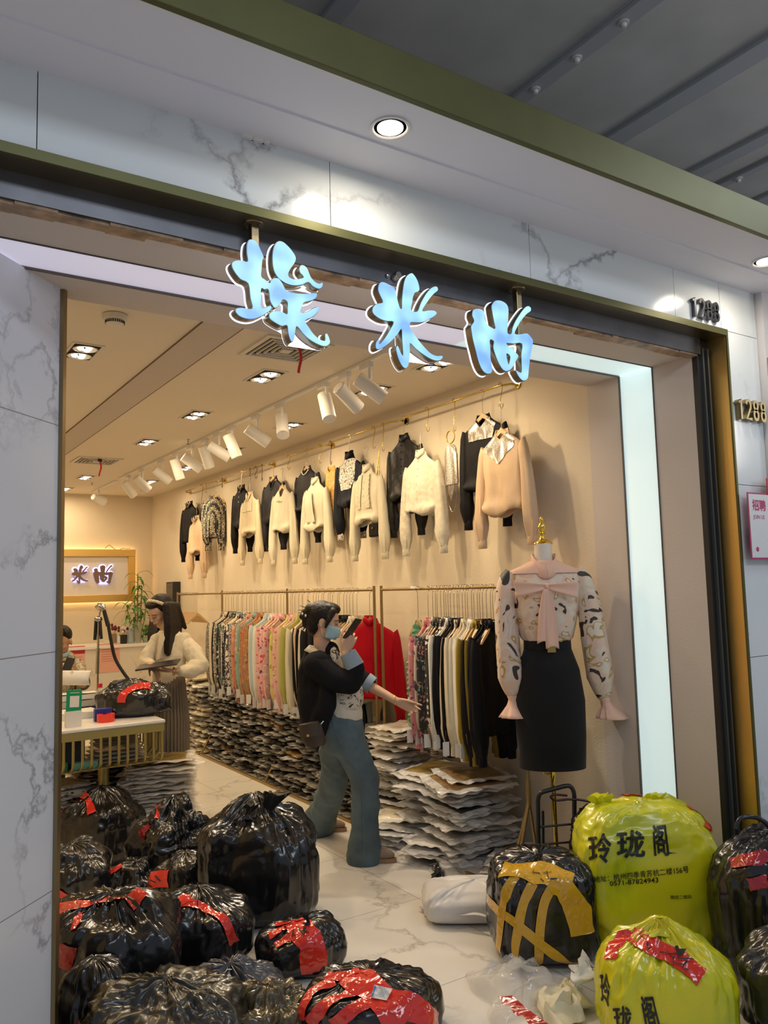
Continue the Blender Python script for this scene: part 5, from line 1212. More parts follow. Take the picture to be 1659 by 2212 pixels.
strip(r4, Z5((1455, 540), (1530, 515), (1600, 505), (1659, 490)), .055, T_dred); strip(r4, Z5((1550, 650), (1600, 640), (1659, 625)), .05, T_dred)
pts = smoothpts([V(1590, 1790, 3.4), V(1600, 1768, 3.4), V(1630, 1765, 3.4), V(1655, 1778, 3.4), V(1670, 1800, 3.4)], 5); MB().tube(pts, .010, 8).build('handle', F_black, r4, 60)
r3 = sack('plastic_sack', 'knotted yellow bag with a red taped note, front of the right heap', (2.60, 2.10, .0), .51, .44, .36, F_yellow, 23, None, ev=.75, eh=.85, taper=.25, lump=.05, crease=.04, fine=.006, gather=.05)
ears(r3, V(1423, 2018, 2.98), [(UP, .06, .012)], F_yellow, .035, 3, 'knot')
strip(r3, Z5((890, 940), (1000, 990), (1150, 1070), (1290, 1170)), .075, T_red, .008, seg=14); strip(r3, Z5((780, 1070), (800, 1000), (850, 950), (890, 915)), .06, T_red, .006)
scrawl(r3, [Z5((960, 960), (985, 975)), Z5((975, 1000), (1005, 985)), Z5((980, 1025), (1010, 1010)), Z5((1060, 1040), (1100, 1055), (1140, 1045)), Z5((1100, 1030), (1130, 1080)), Z5((1150, 1010), (1165, 1060)), Z5((1180, 1020), (1160, 1070)), Z5((1090, 1095), (1180, 1110)), Z5((1130, 1060), (1120, 1130)), Z5((1150, 1080), (1240, 1085)), Z5((1190, 1090), (1160, 1130), (1210, 1135))], off=.016)
glyphs(r3, '玲', Z5((712, 1140), (770, 1150), (775, 1340), (722, 1330)), bold=.010, maxe=.05)
glyphs(r3, '珑', Z5((785, 1335), (890, 1330), (900, 1480), (800, 1480)), bold=.010, maxe=.05)
glyphs(r3, '阁', Z5((940, 1275), (1055, 1265), (1110, 1450), (975, 1470)), bold=.010, maxe=.05)
r5 = sack('plastic_sack', 'black sack at the bottom right corner beside the knotted yellow bag', (3.02, 1.76, .0), .50, .40, .36, F_black, 25, GB)
r6 = sack('plastic_sack', 'loose black sack strapped on the luggage cart', (3.36, 3.02, .08), .40, .36, .40, F_black, 26, GB, lump=.16, crease=.06, fine=.02)
# luggage cart
t = thing('luggage_cart', 'black folding luggage cart behind the yellow bag', 'cart', (3.3, 3.1, 0))
d = 4.34
q = lambda x, y, dd=0: V(760+x/2.86, 1500+y/2.86, d+dd)
MB().tube([q(1155, 1120), q(1150, 660)]+smoothpts([q(1152, 640), q(1165, 610), q(1200, 597)], 3)+smoothpts([q(1300, 570), q(1345, 566), q(1370, 600), q(1375, 650)], 3)+[q(1375, 900)], .012, 10).build('handle_frame', M_black, t, 60)
MB().tube([q(1185, 1120, .05), q(1180, 720, .05)], .008, 8).build('rear_tube', M_black, t, 60)
for y in (820, 930): MB().tube([q(1150, y), q(1375, y-20)], .006, 8).build('cross_bar', M_black, t, 60)
MB().box((3.05, 2.95, .03), (3.5, 3.3, .06), None).build('platform', M_black, t, bevel=.008)
for dx in (3.06, 3.49): MB().tube([(dx-.012, 3.31, .05), (dx+.012, 3.31, .05)], .05, 18).build('wheel', M_black, t, 40)
tag(MB().tube(smoothpts([q(1330, 625, -.04), q(1250, 620, -.05), q(1228, 635, -.05), q(1260, 655, -.05), q(1330, 648, -.05)], 5)+smoothpts([q(1400, 650, -.04), q(1480, 665, -.05), q(1560, 700, -.06)], 4), .006, 8).build('bungee_hook', M_purple, None, 60), 'dark curved bungee hook on top of the luggage cart', 'hook')
# white stuffed mailer and loose film on the floor
t = thing('mailer_pillow', 'puffy white mailer bag lying on the floor behind the taped parcel', 'parcel', (2.70, 3.42, 0))
M_mailer = mat('white_mailer', (.68, .65, .62), .45, bump=.2, bscale=12, bdist=.02)
mb = sackmb((2.74, 3.38, 0), .56, .34, .17, -YAW, 31, ev=.9, eh=.38, taper=0, lump=.05, crease=.02, fine=.004)
mb.build('pouch', M_mailer, t, 175)
MB().grid(24, 3, lambda u, v: fl(912+u*140, 1958+u*22, .075)+Vector((0, 0, .008*math.sin(u*9)))-FW*.0+RT*0+(-Vector((FW.x, FW.y, 0)))*(v-.3)*.03).build('seal_flap', M_mailer, t, 60, solid=.002)
def crumple(name, label, pts, z, mt, amp=.04, seed=0, cat='plastic film', n=26, h=.05):
    """crumpled sheet of film on the floor spanning four seen corners"""
    c = [fl(*p) for p in pts]
    def f(u, v):
        p = (c[0]*(1-u)+c[1]*u)*(1-v)+(c[3]*(1-u)+c[2]*u)*v; e = (1-abs(2*u-1)**3)*(1-abs(2*v-1)**3)
        k = abs(noise.noise(Vector((u*4, v*4, seed))))*2.0+abs(noise.noise(Vector((u*9, v*9, seed+4))))
        r = Vector((noise.noise(Vector((u*3, v*3, seed+8))), noise.noise(Vector((u*3, v*3, seed+12))), 0))*.07
        return p+r+Vector((0, 0, .003+z+h*e+amp*k*(.25+e)))
    return tag(MB().grid(n, n, f).build(name, mt, None, 70), label, cat)
M_clear = mat('clear_loose_film', (.74, .71, .66), .08, alpha=.34, spec=.9, bump=1, bscale=12, bdist=.05, ridge=True)
crumple('clear_bag', 'empty clear bag with red tape on the floor at the bottom edge', [(1010, 2120), (1150, 2085), (1240, 2150), (1080, 2230)], 0, M_clear, .04, 1, h=.06)
crumple('clear_bag', 'clear crumpled bag just above the white mailer', [(925, 1870), (1030, 1850), (1060, 1890), (960, 1900)], 0, M_clear, .03, 3, h=.03)
crumple('loose_sheet', 'crumpled cream paper beside the knotted yellow bag', [(1150, 2170), (1225, 2125), (1285, 2190), (1200, 2260)], .02, mat('cream_paper', (.66, .60, .42), .6), .03, 5, 'paper', h=.03)
crumple('paper_scrap', 'white crumpled tissue on the cream paper', [(1238, 2140), (1275, 2130), (1300, 2170), (1250, 2180)], .09, M_tag, .03, 6, 'paper', 12, h=.02)
crumple('plastic_scrap', 'small black crumpled bag behind the white mailer', [(930, 1890), (955, 1880), (965, 1905), (935, 1915)], 0, F_black, .03, 9, n=12, h=.03)
crumple('plastic_scrap', 'white crumpled film corner in front of the white mailer', [(918, 1962), (945, 1968), (948, 1985), (918, 1980)], 0, M_mailer, .015, 10, n=12, h=.02)
crumple('loose_sheet', 'flat white sheet on the floor below the small parcel', [(520, 2062), (600, 2090), (655, 2170), (545, 2185)], 0, mat('white_sheet', (.8, .79, .78), .6), .003, 12, 'paper', 10, h=.0)  # flat white irregular shape lying on the floor
q0 = [ON(1085+30*0+x, y, 2, .12) for x, y in ((5, 2155), (40, 2185), (90, 2222))]
tag(MB().loft([[p+Vector((-.02, .02, .012*math.sin(i*2))), p+Vector((.02, -.02, .01))] for i, p in enumerate(smoothpts(q0, 5))], False, False).build('tape_strip', T_dred, None, 60), 'red tape strip stuck on the empty clear bag', 'tape')
# ---------------------------------------------------------------- people
M_skin = mat('skin', (.58, .36, .24), .5, var=.05, vscale=12); M_skin2 = mat('skin_tan', (.50, .28, .17), .5)
M_hair = mat('dark_hair', (.011, .007, .0055), .5, spec=.3, bump=.5, bscale=60, bdist=.01); M_lip = mat('lips', (.36, .10, .08), .4)
M_lash = mat('lash', (.015, .01, .01), .6)
M_blazer = mat('black_wool', (.010, .010, .012), .9, spec=.15, bump=.2, bscale=120, bdist=.004); M_denim = mat('denim', (.085, .125, .145), .8, bump=.2, bscale=160, bdist=.004, var=.28, vscale=5)
M_cuffb = mat('pale_denim', (.24, .32, .40), .7); M_mask = mat('surgical_mask', (.36, .55, .64), .7); M_knit = pattern('knit', 'blotch', [(.66, .60, .50), (.03, .03, .03), (.66, .60, .50), (.66, .60, .50), (.04, .04, .04), (.66, .60, .50)], 24)
M_knitp = cloth('plain_knit', (.66, .60, .50), .8); M_suede = mat('suede', (.30, .22, .16), .85); M_sole = mat('shoe_sole', (.34, .20, .11), .6)
M_bagbr = mat('brown_leather', (.055, .038, .025), .45)
def caps(mb, a, b, ra, rb, n=18, sq=1.0, up=None):
    a, b = Vector(a), Vector(b); t = (b-a).normalized(); pts = []; rr = []
    for k in (-1, -.92, -.7, -.38, 0): pts.append(a+t*ra*k); rr.append(ra*math.sqrt(max(0.0009, 1-k*k)))
    for k in (0, .38, .7, .92, 1): pts.append(b+t*rb*k); rr.append(rb*math.sqrt(max(0.0009, 1-k*k)))
    return mb.tube(pts, rr, n, True, sq=sq, up=up)
def chain(mb, pts, rs, **k):
    for i in range(len(pts)-1): caps(mb, pts[i], pts[i+1], rs[i], rs[i+1], **k)
def ellip(mb, c, ax, r, n=24, m=16):
    """ellipsoid with axes ax (3 unit vectors) and radii r"""
    M = Matrix(((ax[0].x, ax[1].x, ax[2].x, c[0]), (ax[0].y, ax[1].y, ax[2].y, c[1]), (ax[0].z, ax[1].z, ax[2].z, c[2]), (0, 0, 0, 1)))
    return mb.sphere((0, 0, 0), r, n, m, M)
def hand(mb, wrist, d, pn, side, curls=(.5, .5, .55, .6, .3), s=1.0, spread=.09, thumbd=None):
    """palm and five fingers; d = pointing direction, pn = palm normal (curl direction), side = thumb side vector"""
    d = Vector(d).normalized(); side = Vector(side); side = (side-d*side.dot(d)).normalized(); pn = Vector(pn); pn = (pn-d*pn.dot(d)-side*pn.dot(side)).normalized()
    w = Vector(wrist); ln = [.078, .086, .080, .064]; off = [.031, .011, -.010, -.029]; kl = [.088, .092, .087, .078]
    for i in range(4):
        k = w+d*kl[i]*s+side*off[i]*s; caps(mb, w+side*off[i]*.55*s, k, .0135*s, .0105*s, 12)
        p = k; dd = (d+side*spread*(1.5-i)).normalized(); L = ln[i]*s
        for j, (f, r0, r1) in enumerate(((.45, .0100, .0090), (.31, .0090, .0080), (.24, .0080, .0066))):
            a = curls[i]*(1.0 if j else .8); dd = (dd*math.cos(a)+pn*math.sin(a)).normalized() if j or curls[i] else dd
            q = p+dd*L*f; caps(mb, p, q, r0*s, r1*s, 10); p = q
    a = w+side*.020*s+d*.02*s; td = Vector(thumbd).normalized() if thumbd is not None else (d*.7+side*.7+pn*.25).normalized()
    b = a+td*.042*s; c = b+(td*.8+d*.5+pn*curls[4]).normalized()*.034*s; e = c+(td*.4+d*.8+pn*curls[4]*1.5).normalized()*.028*s
    caps(mb, a, b, .015*s, .0115*s, 12); caps(mb, b, c, .0115*s, .0095*s, 12); caps(mb, c, e, .0095*s, .0080*s, 12)
    return mb
def headmb(mb, c, f, u, s=1.0):
    """head with face; c centre, f facing, u up"""
    f = Vector(f).normalized(); u = (Vector(u)-f*Vector(u).dot(f)).normalized(); l = u.cross(f)
    P_ = lambda a, b, k: Vector(c)+(f*a+l*b+u*k)*s
    ellip(mb, P_(-.008, 0, .025), (f, l, u), (.094*s, .074*s, .090*s)); ellip(mb, P_(.018, 0, -.035), (f, l, u), (.066*s, .058*s, .078*s))
    caps(mb, P_(.055, 0, -.085), P_(.050, 0, -.090), .022*s, .020*s)            # chin
    for sd in (-1, 1):
        ellip(mb, P_(.048, .034*sd, -.018), (f, l, u), (.030*s, .024*s, .026*s)); ellip(mb, P_(.074, .022*sd, .022), (f, l, u), (.014*s, .024*s, .009*s))
        ellip(mb, P_(-.004, .078*sd, -.008), (f, l, u), (.018*s, .008*s, .030*s), 14, 10)
    caps(mb, P_(.082, 0, .012), P_(.100, 0, -.018), .008*s, .0115*s, 12); ellip(mb, P_(.094, 0, -.022), (f, l, u), (.011*s, .017*s, .009*s), 14, 10)
    ellip(mb, P_(.080, 0, -.052), (f, l, u), (.014*s, .022*s, .012*s), 14, 10)
    return P_
def face_parts(root, P_, s, lips=True):
    for sd in (-1, 1):
        MB().tube(smoothpts([P_(.0855, sd*.014, .000), P_(.0880, sd*.026, -.0045), P_(.078, sd*.042, .001)], 4), .0017*s, 6).build('closed_eye', M_lash, root, 60)
        MB().tube(smoothpts([P_(.0905, sd*.012, .020), P_(.089, sd*.028, .026), P_(.074, sd*.048, .020)], 4), .0024*s, 6).build('eyebrow', M_lash, root, 60)
    if lips:
        b = MB(); b.tube(smoothpts([P_(.082, -.018, -.054), P_(.0945, 0, -.050), P_(.082, .018, -.054)], 4), .0032*s, 8); b.tube(smoothpts([P_(.080, -.014, -.058), P_(.092, 0, -.060), P_(.080, .014, -.058)], 4), .004*s, 8); b.build('mouth', M_lip, root, 60)
def rm(mb, name, m, root, vox=.007, it=4, disp=0, ds=.10): return mb.build(name, m, root, None, remesh=vox, smoothit=it, disp=disp, dsize=ds)
FH = Vector((FW.x, FW.y, 0)).normalized(); RH = Vector((RT.x, RT.y, 0)).normalized(); ZU = Vector((0, 0, 1))
# ---- pointing woman
D2 = 5.06
def A(px, py, dd=0): return V(px, py, D2+dd)
foot = A(800, 1868, -.05); 
w2 = thing('person', 'woman in black blazer, face mask and flared jeans holding up a phone', 'person', (foot.x, foot.y, 0))
b = MB()
hc = A(701, 1342, 0); hf = (RH*.97-FH*.10-ZU*.22)
P2 = headmb(b, hc, hf, ZU, 1.0)
chain(b, [A(694, 1368), A(697, 1420)], [.050, .056]); chain(b, [A(700, 1435), A(735, 1560)], [.095, .12])
caps(b, A(695, 1428, -.13), A(715, 1428, .13), .05, .05)
chain(b, [A(715, 1432, .13), A(785, 1474, .10), A(858, 1515, .0)], [.042, .036, .024])
hand(b, A(860, 1516, 0), (RH*.9-ZU*.38+FH*0), -ZU*.5+RH*.0-FH*.85, ZU*.9+RH*.3, (.25, .5, .65, .75, .25), .92, thumbd=RH*.9-ZU*.1-FH*.3)
chain(b, [A(688, 1436, -.13), A(757, 1468, -.16), A(746, 1412, -.14)], [.042, .036, .025])
hand(b, A(746, 1411, -.14), (ZU*.9+RH*.35), (-RH*.3-FH*.0+ZU*.0+FH*.6), -RH*.9+ZU*.3, (.55, .6, .7, .7, .3), .95, thumbd=ZU*.9-RH*.05)
chain(b, [A(738, 1565, -.05), A(792, 1690, -.06), A(788, 1845, -.06)], [.09, .06, .04]); chain(b, [A(728, 1570, .05), A(722, 1690, .28), A(690, 1785, .52)], [.09, .06, .04])
rm(b, 'body', M_skin, w2, .0052, 3)
face_parts(w2, P2, 1.0, False)
# hair
b = MB(); l2 = P2(0, 1, 0)-P2(0, 0, 0)
fx = (P2(1, 0, 0)-P2(0, 0, 0)); ux = P2(0, 0, 1)-P2(0, 0, 0)
ellip(b, P2(-.026, 0, .040), (fx, l2, ux), (.098, .084, .088)); ellip(b, P2(-.060, 0, -.02), (fx, l2, ux), (.052, .070, .085))
for sd in (-1, 1): chain(b, [P2(.052, sd*.062, .075), P2(.040, sd*.078, .02), P2(.026, sd*.078, -.030)], [.022, .015, .008])
ellip(b, P2(.02, 0, .088), (fx, l2, ux), (.068, .064, .038))
chain(b, [A(672, 1318), A(668, 1322)], [.046, .040]); chain(b, [A(661, 1338), A(660, 1350)], [.028, .022]); caps(b, A(658, 1326), A(652, 1332), .022, .018)
hr = rm(b, 'hair', M_hair, w2, .006, 2)
b = MB()
for k, (x0, y0, x1, y1) in enumerate(((662, 1312, 648, 1308), (660, 1316, 644, 1318), (656, 1322, 643, 1324), (716, 1312, 725, 1308), (718, 1314, 727, 1316), (670, 1300, 664, 1296))): b.tube(smoothpts([A(x0, y0), A((x0+x1)/2, (y0+y1)/2+1), A(x1, y1)], 3), [.004-.0004*i for i in range(7)], 5)
o = b.build('loose_strands', M_hair, hr, 60); o['kind'] = 'stuff'
MB().tube(smoothpts([A(653, 1320, -.05), A(651, 1328, -.06), A(655, 1334, -.05)], 3), .006, 8).build('claw_clip', M_black, hr, 60)
for q in ((653, 1326), (660, 1330)): MB().sphere(A(q[0], q[1], -.066), (.006, .006, .009), 10, 8).build('clip_bead', M_pearl, hr, 60)
# mask
b = MB(); rings = []
for i in range(9):
    v = i/8; r = []
    for j in range(17):
        a = (j/16-.5)*PI*1.02; k = -.012-.082*v
        rad = .062+.006*math.sin(v*PI)+.003*math.sin(v*PI*6)
        ff = .034+rad*math.cos(a)*(1.18 if .1 < v < .8 else .98)
        r.append(P2(ff, .066*math.sin(a)*(1-.16*v), k-.006*math.cos(a)))
    rings.append(r)
mk = MB().loft(rings, False, False).build('face_mask', M_mask, w2, 60, solid=.003)
for sd in (-1, 1):
    for k in (-.016, -.085): MB().tube(smoothpts([P2(.030, sd*.068, k), P2(.012, sd*.078, k*.7-.008), P2(-.006, sd*.086, -.010)], 3), .0014, 5).build('ear_loop', M_tag, mk, 60)
# jeans
b = MB()
chain(b, [A(735, 1562, -.03), A(742, 1590, -.03)], [.128, .135], up=RH, sq=1.0); chain(b, [A(745, 1575, -.05), A(790, 1690, -.06), A(789, 1790, -.06), A(787, 1852, -.06)], [.120, .088, .090, .122])
chain(b, [A(728, 1580, .04), A(722, 1690, .26), A(702, 1745, .42), A(686, 1784, .52)], [.120, .092, .096, .120])
jn = b
o = rm(jn, 'jeans', M_denim, w2, .008, 4, .028, .09)
MB().tube(smoothpts([A(716, 1545, -.18), A(738, 1610, -.185), A(778, 1690, -.165), A(785, 1780, -.16), A(788, 1850, -.19)], 5), .0022, 6).build('side_seam', mat('seam_thread', (.12, .15, .16), .8), o, 60)
# shoes
for (fx0, fy0, fd, nm) in ((800, 1868, -.06, 'near'), (700, 1797, .60, 'far')):
    c = A(fx0, fy0, fd); c.z = 0; s = MB(); dr = (RH*.95-FH*.25).normalized(); sd_ = dr.cross(ZU)
    ellip(s, c+dr*.02+ZU*.045, (dr, sd_, ZU), (.14, .046, .040)); ellip(s, c-dr*.05+ZU*.06, (dr, sd_, ZU), (.07, .042, .05))
    sh = s.build('shoe', M_suede, w2, 60)
    rings = [[c+dr*(.02+.150*math.cos(2*PI*j/28))+sd_*.052*math.sin(2*PI*j/28)+ZU*z for j in range(28)] for z in (0.001, .026)]
    MB().loft(rings, True).build('sole', M_sole, sh, 40)
# knit top, blazer, sleeves
b = MB(); chain(b, [A(716, 1432), A(733, 1490, -.01), A(742, 1545, -.01)], [.088, .122, .125]); kt = rm(b, 'knit_top', M_knitp, w2, .007, 3)
b = MB(); caps(b, A(746, 1492, -.028), A(748, 1508, -.028), .112, .112); rm(b, 'knit_pattern_band', M_knit, kt, .007, 2)
b = MB(); caps(b, A(713, 1405), A(716, 1435), .058, .075); rm(b, 'black_neck', M_blazer, kt, .006, 2)
b = MB(); chain(b, [A(686, 1438, .0), A(688, 1490, 0), A(692, 1550, -.02)], [.118, .142, .135]); caps(b, A(690, 1430, -.13), A(708, 1430, .14), .072, .072)
chain(b, [A(760, 1440, .13), A(776, 1530, .08), A(780, 1618, .03)], [.06, .036, .024]); chain(b, [A(712, 1450, -.13), A(705, 1520, -.16), A(692, 1560, -.15)], [.05, .06, .06]); caps(b, A(678, 1540, -.02), A(680, 1560, -.02), .10, .085)
bz = rm(b, 'blazer', M_blazer, w2, .008, 4, .03, .12)
b = MB(); chain(b, [A(684, 1436, -.13), A(724, 1468, -.17), A(756, 1474, -.17), A(768, 1445, -.16)], [.085, .080, .074, .058]); rm(b, 'sleeve', M_blazer, bz, .007, 3)
b = MB(); chain(b, [A(735, 1440, .14), A(770, 1462, .12), A(793, 1476, .10)], [.080, .070, .058]); rm(b, 'sleeve', M_blazer, bz, .007, 3)
for p0, p1, r0, r1 in ((A(766, 1440, -.16), A(751, 1410, -.15), .062, .052), (A(790, 1472, .10), A(804, 1481, .09), .062, .058)):
    d_ = (p1-p0); MB().tube([p0, p0+d_*.5, p1, p1-d_*.06, p0+d_*.4], [r0, (r0+r1)/2, r1, r1*.88, r0*.8], 20, False).build('turned_cuff', M_cuffb, bz, 60)
for q in ((701, 1526, -.185), (697, 1498, -.18)): MB().sphere(A(*q), (.010, .010, .010), 10, 8).build('button', M_black, bz, 60)
# collar and scarf
M_colb = cloth('collar_cloth', (.50, .45, .36), .7)
b = MB(); P_ = smoothpts([A(716, 1452, -.15), A(700, 1424, -.15), A(680, 1404, -.09), A(668, 1398, .0), A(684, 1402, .09)], 5)
b.loft([[p+ZU*.012+RH*.004, p-ZU*.020-RH*.030*(1 if i > 4 else .5)-FH*.01] for i, p in enumerate(P_)], False, False).build('collar', M_colb, w2, 70, solid=.008)
b = MB(); chain(b, [A(717, 1400, -.02), A(724, 1415, -.06), A(722, 1440, -.10)], [.024, .030, .014]); rm(b, 'scarf', M_knit, w2, .005, 2)
# shoulder bag
t = thing('shoulder_bag', 'small dark brown shoulder bag with a gold clasp behind the pointing woman', 'bag', tuple(A(678, 1612, -.22)))
MB().tube([A(668, 1566, -.24), A(672, 1575, -.24), A(682, 1604, -.24), A(683, 1611, -.24)], [.058, .068, .066, .056], 22, True, sq=.45, up=FH).build('pouch', M_bagbr, t, 50)
MB().tube([A(667, 1562, -.246), A(672, 1590, -.250)], [.062, .066], 22, True, sq=.42, up=FH).build('flap', M_bagbr, t, 50)
MB().tube([A(664, 1586, -.262), A(665, 1589, -.286)], .009, 10).build('clasp', M_goldw, t, 60)
MB().tube(smoothpts([A(690, 1570, -.22), A(700, 1555, -.20), A(716, 1530, -.15)], 6), .004, 6).build('chain_strap', M_chrome, t, 60)
ph = A(761, 1358, -.14); ax = (UP*.82+RT*.55-FW*.1).normalized(); ay = (FW*.75+RT*.55).normalized(); ay = (ay-ax*ay.dot(ax)).normalized(); az = ax.cross(ay)
PM = Matrix(((ax.x, ay.x, az.x, ph.x), (ax.y, ay.y, az.y, ph.y), (ax.z, ay.z, az.z, ph.z), (0, 0, 0, 1)))
t = thing('phone', 'dark phone in the raised hand of the masked woman', 'phone', tuple(ph))
MB().box((-.075, -.037, -.005), (.075, .037, .005), PM).build('case', M_black, t, bevel=.003)
MB().box((-.070, -.034, .005), (.070, .034, .0058), PM).build('screen', mat('phone_screen', (.3, .25, .2), .2, emit=(.5, .42, .34), estr=.5), t)
pb_ = A(853, 1512, .0); t = MB().tube([pb_+(RH*.0+ZU*.03*math.cos(k*PI/9)+FH*.03*math.sin(k*PI/9)) for k in range(19)], .003, 6).build('bracelet', M_goldw, None, 60); tag(t, 'thin gold bracelet on the pointing wrist', 'bracelet')
# ---- woman with tablet
D1 = 6.2
def B(px, py, dd=0): return V(px, py, D1+dd)
c0 = B(365, 1455); w1 = thing('person', 'woman with long hair, plaited headband and cream blouse reading a tablet', 'person', (c0.x, c0.y, 0))
b = MB(); hf = (-RH*.50-FH*.72-ZU*.48); P1 = headmb(b, B(346, 1322), hf, ZU, 1.02)
chain(b, [B(356, 1345), B(364, 1372, .02)], [.046, .055]); chain(b, [B(366, 1388), B(366, 1500)], [.085, .088]); caps(b, B(345, 1384, -.02), B(390, 1384, .06), .040, .040)
chain(b, [B(396, 1386, .05), B(428, 1434, -.04), B(384, 1449, -.22)], [.042, .036, .024]); hand(b, B(384, 1449, -.22), -RH*.95+ZU*.02, ZU*.9, -FH*.9, (.12, .12, .15, .2, .2), .95)
chain(b, [B(338, 1386, -.02), B(315, 1432, -.10), B(326, 1437, -.24)], [.042, .036, .024]); hand(b, B(326, 1437, -.24), (RH*.5-ZU*.45-FH*.3), -FH*.1-ZU*.9, -FH*.8-RH*.2, (.3, .5, .6, .6, .2), .9)
chain(b, [B(350, 1500), B(352, 1640), B(352, 1752)], [.09, .06, .04]); chain(b, [B(378, 1500), B(378, 1640), B(378, 1752)], [.09, .06, .04])
rm(b, 'body', M_skin, w1, .0055, 3); face_parts(w1, P1, 1.02)
for x in (350, 380):
    q = B(x, 1760, -.05); s = MB(); ellip(s, Vector((q.x, q.y, .035)), (-FH*.9-RH*.3, RH, ZU), (.12, .045, .034)); s.build('shoe', M_black, w1, 60)
fx = P1(1, 0, 0)-P1(0, 0, 0); ux = P1(0, 0, 1)-P1(0, 0, 0); lx = P1(0, 1, 0)-P1(0, 0, 0)
b = MB(); ellip(b, P1(-.030, 0, .038), (fx, lx, ux), (.100, .088, .095)); ellip(b, P1(-.05, 0, -.01), (fx, lx, ux), (.065, .080, .10)); ellip(b, P1(.035, 0, .088), (fx, lx, ux), (.052, .062, .030))
for i in range(7):
    x = 320+2.8*i; chain(b, [B(x+8, 1340, .13-.008*i), B(x+4, 1368, .07-.010*i), B(x+1, 1396+3*math.sin(i*2.3), -.0-.012*i)], [.018, .020, .010])
for i in range(9):
    x = 361+3.0*i; chain(b, [B(x-2, 1308, -.10+.022*i), B(x+1, 1350, -.13+.022*i), B(x-1, 1408+4*math.sin(i*2.1), -.14+.020*i)], [.028, .028, .022])
chain(b, [B(378, 1312, .05), B(390, 1340, .07), B(400, 1356, .08)], [.040, .034, .015])
hr = rm(b, 'hair', M_hair, w1, .0065, 3)
hb = smoothpts([P1(-.026+.066*math.sin(a), .086*math.cos(a), .034+.086*math.sin(a)) for a in [PI*i/8 for i in range(9)]], 4)
b = MB()
for ph_ in (0, PI/1.5, PI*4/3): b.tube([p+ux*.006*math.sin(i*.7+ph_)+fx*.005*math.cos(i*.7+ph_) for i, p in enumerate(hb)], .0085, 8)
b.build('plaited_headband', K_cream, hr, 60)
b = MB(); chain(b, [B(366, 1384, .02), B(366, 1420, .0), B(364, 1458, 0)], [.115, .128, .118]); caps(b, B(341, 1383, -.02), B(396, 1383, .06), .060, .066); caps(b, B(340, 1452, -.06), B(336, 1470, -.08), .035, .018)
K_bl = cloth('cream_chiffon', (.72, .64, .48), .55); bl = rm(b, 'blouse', K_bl, w1, .007, 3, .02, .08)
for pts, rs in (([B(398, 1388, .05), B(418, 1412, .0), B(432, 1436, -.05)], [.062, .075, .070]), ([B(432, 1436, -.05), B(412, 1448, -.13), B(392, 1450, -.20)], [.070, .062, .040]), ([B(337, 1388, -.02), B(320, 1415, -.08), B(316, 1432, -.12)], [.055, .058, .055]), ([B(316, 1432, -.12), B(325, 1434, -.18)], [.055, .038])):
    b = MB(); chain(b, pts, rs); rm(b, 'sleeve', K_bl, bl, .007, 2, .018, .06)
b = MB().loft([[p-RH*.012, p+RH*.014-FH*.006] for p in smoothpts([B(352, 1362, -.12), B(345, 1390, -.15), B(346, 1425, -.16)], 5)], False, False); b.build('neck_tie', K_bl, bl, 70, solid=.006)
b = MB().loft([[p-RH*.012, p+RH*.014-FH*.006] for p in smoothpts([B(360, 1358, -.12), B(350, 1388, -.16), B(341, 1428, -.17)], 5)], False, False); b.build('neck_tie', K_bl, bl, 70, solid=.006)
M_pleat = mat('taupe_pleats', (.20, .155, .10), .6); rings = []; NP = 144
for i in range(14):
    v = i/13; c = B(365-2*v, 1455, 0); z = c.z*(1-v)+.18*v; w = .118+.036*min(1, v*2.5); dp = .10+.036*min(1, v*2.5); amp = .0015+.006*min(1, v*3)
    rings.append([Vector((c.x, c.y, z))+RH*w*math.cos(2*PI*j/NP)*(1+amp/w*(1 if j % 4 < 2 else -1))+FH*(dp*math.sin(2*PI*j/NP)*(1+amp/dp*(1 if j % 4 < 2 else -1))) for j in range(NP)])
MB().loft(rings, True).build('pleated_skirt', M_pleat, w1, 25)
wt = B(376, 1450, -.23); tag(MB().tube([wt+ZU*.028*math.cos(k*PI/9)+FH*.028*math.sin(k*PI/9) for k in range(19)], .005, 6).build('wristwatch', M_goldw, None, 60), 'gold watch on the wrist under the tablet', 'watch')
tc_ = B(342, 1436, -.30); ax = (RH*.985+ZU*.12+FH*.1).normalized(); ay = (FH*.9+ZU*.10).normalized(); ay = (ay-ax*ay.dot(ax)).normalized(); az = ax.cross(ay)
PM = Matrix(((ax.x, ay.x, az.x, tc_.x), (ax.y, ay.y, az.y, tc_.y), (ax.z, ay.z, az.z, tc_.z), (0, 0, 0, 1)))
t = thing('tablet', 'dark brown tablet case held by the woman in the cream blouse', 'tablet', tuple(tc_))
MB().box((-.15, -.10, -.006), (.15, .10, .006), PM).build('case', mat('tablet_case', (.05, .028, .022), .5), t, bevel=.003)
MB().box((-.14, -.09, .006), (.14, .09, .0068), PM).build('screen', M_black, t)
